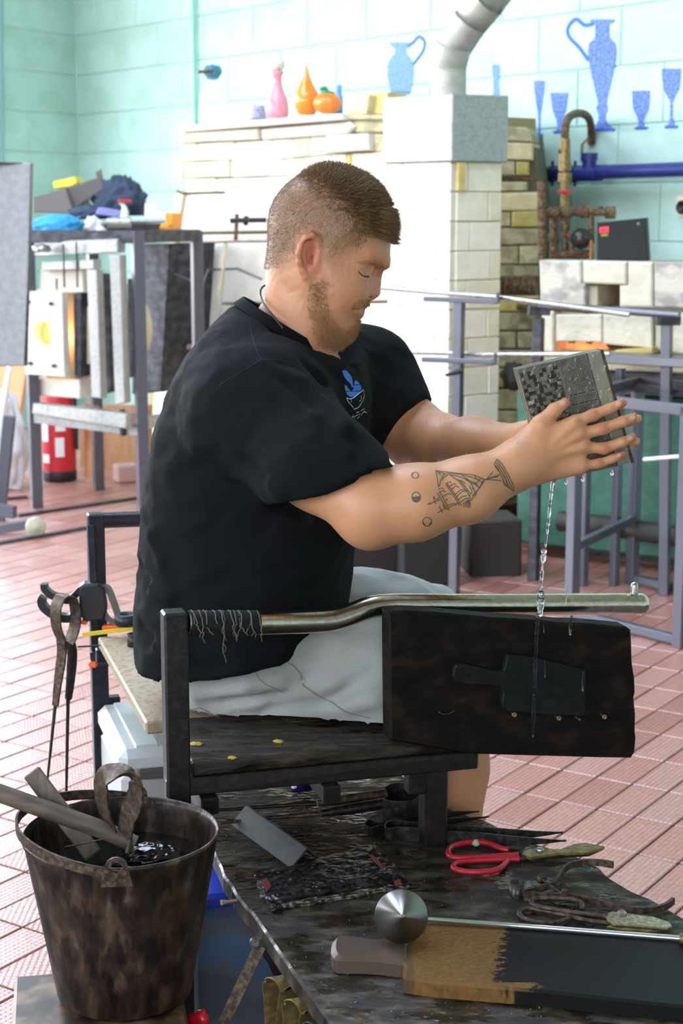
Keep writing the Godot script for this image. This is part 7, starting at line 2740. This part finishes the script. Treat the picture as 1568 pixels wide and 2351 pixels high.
		return c
	var hstart: int = body[0].size()
	g_mesh(body, head_tint)
	part("body", out_mesh(body), skin, man)
	var fz := func(a: Array) -> Array: return zp(580, 360, 4.126, a)
	var lash := ST()
	stamp_line(lash, fz.call([1000, 1084, 1014, 1104, 1036, 1120, 1062, 1130, 1086, 1132, 1102, 1126]), 2.6, 2.3, 2.7, 0.0004)
	for k in 8:
		var h := g_hit(580.0 + (1022 + k * 10.5) / 4.126, 360.0 + (1116.0 + 18.0 * sin(k * 0.32)) / 4.126, 2.3, 2.7)
		if h.size(): tube(lash, [h[0], h[0] + (h[1] + HX * 0.7 - HY * 0.9).normalized() * 0.0045], [0.0003, 0.0001], 4)
	var mouth := ST()
	stamp_line(mouth, fz.call([1040, 1426, 1010, 1434, 965, 1442, 938, 1446]), 2.4, 2.3, 2.7, 0.0004)
	stamp_line(mouth, fz.call([1100, 1322, 1116, 1328, 1136, 1326]), 2.6, 2.3, 2.7, 0.0004)
	part("mouth_line", mouth, smat(H("4a211c"), 0.6), man)
	var teeth := ST()
	stamp_line(teeth, fz.call([990, 1422, 1012, 1420, 1032, 1420]), 2.6, 2.3, 2.7, 0.0008)
	part("teeth", teeth, smat(H("e8e2d8"), 0.3), man)
	var crease := ST()
	stamp_line(crease, fz.call([1000, 1074, 1020, 1066, 1044, 1062, 1070, 1064]), 1.3, 2.3, 2.7, 0.0002)
	var hv: PackedVector3Array = body[0].slice(hstart)
	var hn: PackedVector3Array = body[1].slice(hstart)
	part("tattoo", tat, smat(H("46503f"), 0.6), man, "green black line tattoo of a sailing ship in a goblet with three moons")
	build_hair(man, hv, hn)
	part("eyelashes", lash, smat(H("33231a"), 0.6), man)
	part("lid_crease", crease, smat(H("96604a"), 0.6), man)
	# fine arm hairs
	var hm := ST()
	for h in hairs:
		if h == null: continue
		var sd: Vector3 = h[1].cross(Vector3(0.3, 0.9, 0.2)).normalized() * 0.00022
		tri(hm, h[0] - sd, h[0] + sd, h[0] + h[1] * h[2])
	part("arm_hair", hm, smat(H("c8a070"), 0.5), man).set_meta("kind", "stuff")
	for st_n in nails: part("fingernail", st_n, nail_m, man)
	build_clothes(man)
	build_pad()
	build_water()

func build_hair(man: Node3D, hv: PackedVector3Array, hn: PackedVector3Array):
	var blade := ST()
	for k in 3:
		var a0 := TAU * k / 3
		var a1 := TAU * (k + 1) / 3
		var b0 := Vector3(cos(a0), 0, sin(a0))
		var b1 := Vector3(cos(a1), 0, sin(a1))
		var m := Vector3(0, 0.6, 0.12)
		quad(blade, b1, b0, b0 * 0.8 + m, b1 * 0.8 + m)
		tri(blade, b0 * 0.8 + m, Vector3(0, 1, 0.35), b1 * 0.8 + m) if false else tri(blade, b1 * 0.8 + m, b0 * 0.8 + m, Vector3(0, 1, 0.35))
	blade.generate_normals()
	var bm := blade.commit()
	var r := RandomNumberGenerator.new()
	r.seed = 31
	var sets := {"hair": [], "beard": [], "eyebrow": []}
	var bx_ := [[60, 480], [200, 610], [330, 740], [500, 880], [640, 990], [760, 1110]]
	var top := func(q: Vector2) -> float:      # 0 on the shaved back and side, 1 on the long top
		var j := 0
		while j < 4 and bx_[j + 1][0] < q.y: j += 1
		var xb := lerpf(bx_[j][1], bx_[j + 1][1], clampf((q.y - bx_[j][0]) / (bx_[j + 1][0] - bx_[j][0]), 0.0, 1.0))
		return smoothstep(-260.0, 130.0, q.x - xb)
	var tries := 0
	while tries < 150000:
		tries += 1
		var i := r.randi() % hv.size()
		var l := hloc(hv[i])
		var q := Vector2(l.x, l.y)
		if absf(l.z) > 0.074 and l.x > 410 and l.x < 655 and l.y > 735 and l.y < 1170: continue
		var p := hv[i] + Vector3(r.randf_range(-1, 1), r.randf_range(-1, 1), r.randf_range(-1, 1)) * 0.0012
		var n := hn[i]
		if sets.hair.size() < 42000 and l.y < 1060:
			var s := soft_in(scalp_px, q, 60.0)
			if s > 0.3 and r.randf() < s:
				var t: float = top.call(q + Vector2(0, absf(l.z) * 0.0))
				var ln := lerpf(0.0040, 0.0125, t) * r.randf_range(0.7, 1.15)
				var dir := (n * lerpf(0.30, 0.85, t) + (HX * 0.55 - HY * 0.1) * t + (-HX * 0.6 - HY * 0.55) * (1.0 - t) + Vector3(r.randf_range(-1, 1), r.randf_range(-1, 1), r.randf_range(-1, 1)) * lerpf(0.18, 0.35, t)).normalized()
				if l.x > 1150 and l.y > 480:
					dir = (dir + HX * 0.5 - HY * 0.45).normalized()
					ln *= 1.5
				var c := lin("4a3822").lerp(lin("94744a"), pow(r.randf(), 1.6)).lerp(lin("8f7054").lerp(lin("ac8e70"), r.randf()), (1.0 - t) * 0.75)
				sets.hair.append([p, dir, ln, lerpf(0.00016, 0.00040, t), c])
		if sets.beard.size() < 5200 and l.y > 1150:
			var s := maxf(soft_in(beard_px, q, 60.0), soft_in(stache_px, q, 24.0))
			if s > 0.35 and r.randf() < s:
				var dir := (n * 0.6 + HX * 0.25 - HY * 0.55 + Vector3(r.randf_range(-1, 1), r.randf_range(-1, 1), r.randf_range(-1, 1)) * 0.35).normalized()
				sets.beard.append([p, dir, r.randf_range(0.0045, 0.0085), 0.00028, lin("7a5634").lerp(lin("a97d50"), r.randf())])
		if sets.eyebrow.size() < 200 and l.y > 960 and l.y < 1075:
			var bx := (l.x - 960.0) / 290.0
			if bx > 0.0 and bx < 1.0 and absf(l.y - (1010.0 + 26.0 * bx * bx - 14.0 * sin(bx * PI))) < 15.0 and absf(l.z) > 0.008:
				sets.eyebrow.append([p, (n * 0.35 - HX * 0.8 + HY * 0.1).normalized(), r.randf_range(0.004, 0.007), 0.00032, lin("85603f").lerp(lin("b08458"), r.randf())])
	var hm := smat(Color.WHITE, 0.45)
	hm.vertex_color_use_as_albedo = true
	for s in sets:
		var a: Array = sets[s]
		var mm := MultiMesh.new()
		mm.transform_format = MultiMesh.TRANSFORM_3D
		mm.use_colors = true
		mm.mesh = bm
		mm.instance_count = a.size()
		for i in a.size():
			var e: Array = a[i]
			var y: Vector3 = e[1]
			var x := y.cross(Vector3(0.31, 0.77, 0.55)).normalized()
			mm.set_instance_transform(i, Transform3D(Basis(x * e[3], y * e[2], x.cross(y) * e[3]), e[0] - y * 0.0006 - man.position))
			mm.set_instance_color(i, e[4])
		var o := MultiMeshInstance3D.new()
		o.name = s
		o.multimesh = mm
		o.material_override = hm
		man.add_child(o, true)
		o.set_meta("kind", "stuff")

func build_clothes(man: Node3D):
	var F := Vector3(0.985, 0, 0.17)
	var L := Vector3(-0.17, 0, 0.985)
	# --- black t-shirt
	var rows := []
	for r in [[682, 556, 640, 2.53, 0.04], [705, 530, 690, 2.53, 0.07], [740, 496, 745, 2.53, 0.105], [780, 460, 800, 2.53, 0.14], [830, 426, 832, 2.53, 0.175], [900, 392, 848, 2.53, 0.195], [1000, 360, 848, 2.53, 0.195], [1100, 342, 834, 2.53, 0.19], [1200, 332, 817, 2.53, 0.19], [1300, 327, 806, 2.53, 0.20], [1380, 322, 797, 2.525, 0.208], [1440, 323, 782, 2.52, 0.21], [1500, 328, 760, 2.52, 0.21], [1600, 334, 740, 2.52, 0.205]]:
		var a := P(r[1], r[0], r[3])
		var b := P(r[2], r[0], r[3])
		rows.append([a.y, (a + b) * 0.5, a.distance_to(b) * 0.5, r[4]])
	g_begin(Vector3(-0.40, 0.52, -2.86), Vector3(0.22, 1.18, -2.125), 0.0072)
	g_slices(rows, F, L, 0.02)
	var cn := P(732, 1101, 2.262)
	var sl := P(585, 932, 2.362)
	var el := P(858, 1163, 2.225)
	var cutn := (P(732 + 28, 1101 + 96, 2.262) - cn).normalized()
	g_cone(sl, P(728, 1082, 2.27), 0.082, 0.078, 0.05, false, cutn, cn)
	g_cone(P(728, 1082, 2.27), el, 0.078, 0.070, 0.04, false, cutn, cn)
	g_cone(P(545, 850, 2.43), sl, 0.055, 0.08, 0.06)
	var nc := P(652, 768, 2.52)
	var n1 := (P(748, 832, 2.52) - P(556, 700, 2.52)).normalized()
	var nt := HZ.cross(n1)
	g_cone(nc, nc + nt * 0.2, 0.11, 0.17, 0.016, true, -nt, nc)
	g_cone(nc - nt * 0.03, nc + nt * 0.2, 0.066, 0.08, 0.01, true)
	# far sleeve
	var fc := P(912, 978, 2.665)
	var fn := (P(912 + 70, 978 + 66, 2.64) - fc).normalized()
	g_cone(P(838, 872, 2.72), P(905, 968, 2.67), 0.078, 0.066, 0.05, false, fn, fc)
	g_cone(P(905, 968, 2.67), P(985, 1030, 2.64), 0.066, 0.056, 0.03, false, fn, fc)
	g_cone(P(760, 830, 2.66), P(838, 872, 2.72), 0.07, 0.076, 0.05)
	# folds
	g_noise(0.0035, Vector3(9, 15, 9), 41, true, 0.03)
	for f in [[600, 840, 700, 880, 800, 980, 0.004], [610, 870, 720, 960, 800, 1040, 0.003], [560, 1060, 620, 1110, 640, 1130, 0.005], [330, 1170, 350, 1230, 370, 1290, 0.004], [320, 1300, 350, 1350, 390, 1370, 0.005], [640, 1160, 720, 1190, 780, 1240, 0.005], [420, 1000, 450, 1030, 470, 1050, 0.003], [700, 830, 760, 900, 790, 980, 0.005], [320, 1440, 360, 1480, 420, 1500, 0.005]]:
		var h := []
		for i in 3:
			var e := g_hit(f[i * 2], f[i * 2 + 1], 2.1, 2.8)
			if e.size(): h.append(e[0])
		for i in h.size() - 1: g_cone(h[i], h[i + 1], f[6], f[6], 0.018, i % 2 == 0 and f[6] > 0.004)
	var h0 := P(330, 1498, 2.53)
	var hn_ := (P(440, 1563, 2.33) - h0).cross(P(720, 1520, 2.33) - h0).normalized()
	g_cut(hn_ if hn_.y < 0 else -hn_, h0)
	var shirt := new_out()
	g_mesh(shirt, func(_p, _n): return Color.WHITE)
	var sm := smat(H("101214"), 0.9)
	sm.metallic_specular = 0.25
	bump(tri_(sm, Vector3(60, 60, 60)), 0.09, 0.03, 50)
	var sh := part("t_shirt", out_mesh(shirt), sm, man, "black t-shirt")
	# printed emblem, letters and seams laid on it
	var z := func(a: Array) -> Array: return zp(560, 640, 4.6118, a)
	var st := ST()
	stamp_fill(st, pv(z.call([1032, 978, 1050, 968, 1080, 976, 1112, 1012, 1138, 1056, 1146, 1112, 1150, 1150, 1136, 1150, 1118, 1112, 1088, 1084, 1056, 1042])), 2.3, 2.9, 0.0012)
	stamp_fill(st, pv(z.call([1054, 1132, 1074, 1124, 1098, 1166, 1126, 1192, 1152, 1172, 1152, 1140, 1162, 1100, 1176, 1076, 1206, 1096, 1236, 1150, 1230, 1186, 1196, 1226, 1164, 1250, 1122, 1256, 1090, 1236, 1070, 1192])), 2.3, 2.9, 0.0012)
	part("emblem", st, smat(H("2a6cc8"), 0.7), sh, "blue flame shaped emblem")
	st = ST()
	for s in [[1078, 1262, 1110, 1275, 1150, 1265, 1200, 1225, 1250, 1185, 1256, 1170, 1268, 1230, 1250, 1290, 1215, 1350, 1190, 1370, 1155, 1380], [1078, 1262, 1095, 1300, 1125, 1335, 1150, 1365], [1126, 1270, 1131, 1305], [1215, 1300, 1235, 1275, 1232, 1240],
		[1127, 1470, 1170, 1452, 1160, 1486, 1133, 1517], [1150, 1440, 1140, 1462], [1171, 1497, 1176, 1505], [1182, 1418, 1212, 1404], [1172, 1450, 1222, 1425, 1212, 1458, 1190, 1480], [1228, 1396, 1272, 1370, 1262, 1402, 1232, 1440], [1260, 1404, 1292, 1416]]:
		stamp_line(st, z.call(s), 1.7, 2.3, 2.9, 0.0014)
	part("lettering", st, smat(H("dfe2e4"), 0.7), sh, "white cup outline and katakana lettering")
	var seam_m := smat(H("08090a"), 0.9)
	for s in [[573, 742, 580, 780, 592, 815, 600, 826, 560, 850, 510, 880, 490, 905], [600, 826, 640, 826, 690, 845, 720, 870, 745, 915]]:
		st = ST()
		stamp_line(st, s, 1.6, 2.2, 2.8, 0.0010)
		part("seam", st, seam_m, sh)
	# collar band
	st = ST()
	var cc := P(652, 764, 2.52)
	var e1 := (P(748, 828, 2.52) - P(556, 698, 2.52)).normalized()
	var ring := []
	var wid := []
	for k in 41:
		var a := TAU * k / 40.0
		var o := e1 * cos(a) * 0.0835 + HZ * sin(a) * 0.0800
		ring.append(cc + o + nt * (0.006 + 0.004 * cos(a)))
		wid.append((e1.cross(HZ) * -0.016 - o.normalized() * 0.007) if e1.cross(HZ).y < 0 else (e1.cross(HZ) * 0.016 - o.normalized() * 0.007))
	strip(st, ring, wid, 0.0045)
	part("collar", st, sm, sh)
	# --- grey shorts
	g_begin(Vector3(-0.42, 0.48, -2.95), Vector3(0.27, 0.80, -2.20), 0.0085)
	var hb := P(455, 1600, 2.42)
	g_cone(Vector3(-0.160, 0.592, -2.475), Vector3(-0.172, 0.60, -2.66), 0.138, 0.138, 0.04)
	g_cone(Vector3(-0.150, 0.566, -2.45), P(890, 1562, 2.425), 0.088, 0.100, 0.04)
	g_cone(P(890, 1562, 2.425), P(1030, 1545, 2.47), 0.100, 0.085, 0.04)
	g_cone(Vector3(-0.15, 0.59, -2.66), P(880, 1452, 2.74), 0.10, 0.098, 0.04)
	g_cone(P(880, 1452, 2.74), P(985, 1446, 2.79), 0.098, 0.08, 0.04)
	g_noise(0.006, Vector3(6, 14, 9), 44, true, 0.04)
	# pocket hollow and long folds
	for f in [[590, 1545, 640, 1520, 690, 1560, 0.006, 1], [690, 1560, 660, 1585, 620, 1580, 0.006, 1], [440, 1640, 520, 1610, 640, 1590, 0.005, 1], [470, 1660, 600, 1640, 800, 1600, 0.005, 1], [700, 1650, 800, 1580, 860, 1540, 0.004, 1], [450, 1600, 560, 1580, 680, 1575, 0.004, 0], [560, 1650, 700, 1640, 860, 1610, 0.006, 0], [590, 1535, 640, 1508, 695, 1545, 0.004, 0]]:
		var h := []
		for i in 3:
			var e := g_hit(f[i * 2], f[i * 2 + 1], 2.1, 2.8)
			if e.size(): h.append(e[0])
		for i in h.size() - 1: g_cone(h[i], h[i + 1], f[6], f[6], 0.016, f[7] == 1)
	g_cut(Vector3.DOWN, Vector3(0, 0.4915, 0))
	var so := new_out()
	g_mesh(so, func(_p, _n): return Color.WHITE)
	var gm := mott(0.09, [[0.25, H("8a8b86")], [0.75, H("a2a29c")]], Vector3(26, 26, 26), 0.9, 0.0, 110)
	gm.rim_enabled = true
	gm.rim = 0.3
	bump(gm, 0.09, 0.06, 51)
	var sp := part("shorts", out_mesh(so), gm, man, "grey marl jersey shorts")
	var seam_g := smat(H("6a6b66"), 0.9)
	for s in [[582, 1530, 600, 1522, 640, 1511, 670, 1525, 690, 1545, 697, 1575], [697, 1575, 720, 1590, 760, 1612, 790, 1632, 850, 1648], [582, 1535, 596, 1560, 612, 1572, 650, 1588], [436, 1630, 460, 1624, 490, 1640, 545, 1663, 575, 1684]]:
		st = ST()
		stamp_line(st, s, 2.2, 2.1, 2.8, 0.0012)
		part("seam", st, seam_g, sp)
	# cord necklace with a small gold charm
	var nk := ST()
	tube(nk, curve([P(640, 650, 2.60), P(607, 656, 2.56), P(597, 672, 2.50), P(604, 694, 2.462), P(624, 722, 2.437), P(650, 754, 2.425)], 6), 0.0018, 8)
	part("necklace", nk, M.black_plastic, man, "black cord necklace")
	nk = ST()
	tube(nk, arc(P(781, 925, 2.47), Vector3(0.003, 0, 0), Vector3(0, 0.005, 0), 0, 360, 10), 0.0011, 6)
	part("charm", nk, smat(H("d0a030"), 0.25, 0.9), man, "small gold charm")

# ---------------------------------------------------------------- the wet newspaper pad in his hands
func build_pad():
	var im := Image.create(512, 640, false, Image.FORMAT_RGB8)
	var r := RandomNumberGenerator.new()
	r.seed = 17
	var nn := FastNoiseLite.new()
	nn.seed = 5
	nn.frequency = 0.012
	for y in 640:
		for x in 512:
			var v := nn.get_noise_2d(x, y) * 0.5 + 0.5
			im.set_pixel(x, y, Color("4b4a40").lerp(Color("6d6a5e"), v))
	var ink := Color("1d1c1a")
	# crossword
	var cs := 22
	var blk := ["1010001001", "0011010010", "1001000111", "0101101001", "1000110110", "0110100011", "1001011001", "0011100101", "1101001010", "0010110011", "1010011000", "0101100110", "1001101001", "0110010100"]
	for j in 14:
		for i in 10:
			var x := 6 + i * cs
			var y := 26 + j * cs
			if blk[j][i] == "1": im.fill_rect(Rect2i(x, y, cs, cs), Color("26221f"))
			else:
				im.fill_rect(Rect2i(x, y, cs, 1), Color("3a3832"))
				im.fill_rect(Rect2i(x, y, 1, cs), Color("3a3832"))
	im.fill_rect(Rect2i(228, 0, 4, 640), Color("3c3a44"))
	# columns of clue lines, too fine to read
	var y := 12
	while y < 630:
		var head := r.randf() < 0.06
		var x := 242 + (10 if r.randf() < 0.2 else 0)
		while x < 400:
			var w := r.randi_range(5, 22)
			im.fill_rect(Rect2i(x, y, mini(w, 404 - x), 5 if head else 3), ink if head else Color("35342f"))
			x += w + r.randi_range(3, 6)
		y += 9 + (8 if head else 0)
	im.fill_rect(Rect2i(408, 0, 9, 640), Color("41404c"))
	im.fill_rect(Rect2i(417, 0, 95, 640), Color("7d7969"))
	for k in 40: im.fill_rect(Rect2i(r.randi_range(420, 500), r.randi_range(0, 630), r.randi_range(2, 9), 2), Color("6a6658"))
	im.fill_rect(Rect2i(428, 300, 14, 9), Color("2a7f86"))
	im.fill_rect(Rect2i(494, 0, 18, 640), Color("3f2f25"))
	var fm := smat(Color.WHITE, 0.22)
	fm.albedo_texture = ImageTexture.create_from_image(im)
	bump(fm, 0.03, 0.12, 23)
	var tl := P(1187, 848, DN)
	var tr := P(1385, 802, DN + 0.012)
	var br := P(1456, 1062, DN + 0.012)
	var bl := P(1258, 1106, DN)
	var pad := thing("newspaper_pad", "folded wet newspaper pad with a crossword squeezed between both hands", "newspaper pad", (bl + br) * 0.5)
	var n := (tr - tl).cross(tl - bl).normalized()
	var ns := FastNoiseLite.new()
	ns.seed = 6
	ns.frequency = 1.0
	var grid := func(dep: float, inset: float, wob: float) -> Array:
		var g := []
		for i in 19:
			var row := []
			for j in 19:
				var u := lerpf(inset, 1.0 - inset, i / 18.0)
				var v := lerpf(inset, 1.0 - inset, j / 18.0)
				var p := tl.lerp(tr, u).lerp(bl.lerp(br, u), v)
				row.append([p - n * (dep + wob * ns.get_noise_2d(u * 3.0, v * 3.0 + dep * 40.0)), Vector2(u, v)])
			g.append(row)
		return g
	for layer in 5:
		var st := ST()
		st.set_smooth_group(0)
		var f: Array = grid.call(layer * 0.0062, 0.004 * (layer % 2) - 0.003 * (1 if layer == 1 else 0), 0.0012)
		var b: Array = grid.call(layer * 0.0062 + 0.0056, 0.004 * (layer % 2), 0.0012)
		for i in 18:
			for j in 18:
				for q in [[0, 0], [0, 1], [1, 1], [0, 0], [1, 1], [1, 0]]:
					var e: Array = f[i + q[0]][j + q[1]]
					st.set_uv(e[1])
					st.add_vertex(e[0])
				if layer == 4: quad(st, b[i][j][0], b[i][j + 1][0], b[i + 1][j + 1][0], b[i + 1][j][0])
		st.set_smooth_group(-1)
		for i in 18:
			for e in [[f[i][0], f[i + 1][0], b[i + 1][0], b[i][0]], [f[i + 1][18], f[i][18], b[i][18], b[i + 1][18]], [f[0][i + 1], f[0][i], b[0][i], b[0][i + 1]], [f[18][i], f[18][i + 1], b[18][i + 1], b[18][i]]]:
				st.set_uv(Vector2(0.93, 0.4 + 0.1 * layer))
				quad(st, e[0][0], e[1][0], e[2][0], e[3][0])
		part("folded_sheet", st, fm, pad)

func build_water():
	var d := 2.262
	var wm := smat(Color(0.95, 0.98, 1.0, 0.0), 0.02)
	wm.refraction_enabled = true
	wm.refraction_scale = 0.033
	var t := thing("water_stream", "thin stream of clear water falling from the squeezed newspaper pad", "water", P(1224, 1690, d))
	var r := RandomNumberGenerator.new()
	r.seed = 9
	var run := func(px: Array, w: Array, sub: int) -> SurfaceTool:
		var st := ST()
		var p := []
		for i in range(0, px.size(), 2): p.append(P(px[i], px[i + 1], d))
		var c := curve(p, sub)
		var rad := []
		for i in c.size():
			var u := float(i) / (c.size() - 1) * (w.size() - 1)
			rad.append((lerpf(w[int(u)], w[mini(int(u) + 1, w.size() - 1)], u - int(u)) * (1.0 + r.randf_range(-0.22, 0.22))) / 1680.0)
		tube(st, c, rad, 10, true, true)
		return st
	part("stream", run.call([1270, 1104, 1267, 1125, 1264, 1150, 1261, 1180, 1258, 1210, 1254, 1240, 1251, 1262], [6.5, 4.5, 4.0, 3.5, 3.5, 3.0, 3.0], 5), wm, t)
	part("stream", run.call([1249, 1262, 1248, 1275, 1247, 1290], [6, 7.5, 5], 5), wm, t)
	part("stream", run.call([1246, 1296, 1244, 1320, 1242, 1345, 1240, 1362], [3.5, 4.5, 3.5, 5], 5), wm, t)
	part("stream", run.call([1242, 1362, 1241, 1385, 1240, 1412], [8, 9.5, 6], 5), wm, t)
	part("stream", run.call([1235, 1412, 1233, 1440, 1231, 1480, 1229, 1530, 1228, 1578], [4.5, 4.5, 4, 4.5, 3], 5), wm, t)
	part("stream", run.call([1226, 1595, 1225, 1640, 1223, 1692], [4, 4.5, 3], 5), wm, t)
	var k := 0
	for q in [[1303, 1345, 1299, 1385, 1.6], [1311, 1415, 1309, 1456, 4.0], [1250, 1515, 1251, 1556, 2.2], [1339, 1543, 1338, 1586, 2.8], [1247, 1425, 1249, 1452, 1.2]]:
		var st := ST()
		var dd: float = d + 0.02 * (k % 3) - 0.03
		tube(st, [P(q[0], q[1], dd), P((q[0] + q[2]) * 0.5, (q[1] + q[3]) * 0.5, dd), P(q[2], q[3], dd)], [q[4] * 0.5 / 1680.0, q[4] / 1680.0, q[4] * 0.6 / 1680.0], 8, true, true)
		solo("water_drop", st, wm, ["thin falling water drop above the pipe arm right of the stream", "large falling water drop just below the pipe arm", "short falling drop in front of the hanging paddle", "falling drop before the paddle's right end", "hair thin drop close beside the main stream"][k], "water drop")
		k += 1
	k = 0
	for q in [[1300, 1105, 4.5], [1338, 1098, 5.0], [1405, 1084, 4.0]]:
		var st := ST()
		var b := P(q[0], q[1], DN + 0.006)
		lathe(st, Transform3D(Basis(), b), [Vector2(0, -0.006), Vector2(0.002, -0.0045), Vector2(0.0028, -0.002), Vector2(0.002, 0.001), Vector2(0.0008, 0.004), Vector2(0, 0.006)], 12)
		solo("hanging_drop", st, wm, ["left drop hanging under the held newspaper pad", "middle drop hanging under the held newspaper pad", "right drop hanging under the held newspaper pad"][k], "water drop")
		k += 1
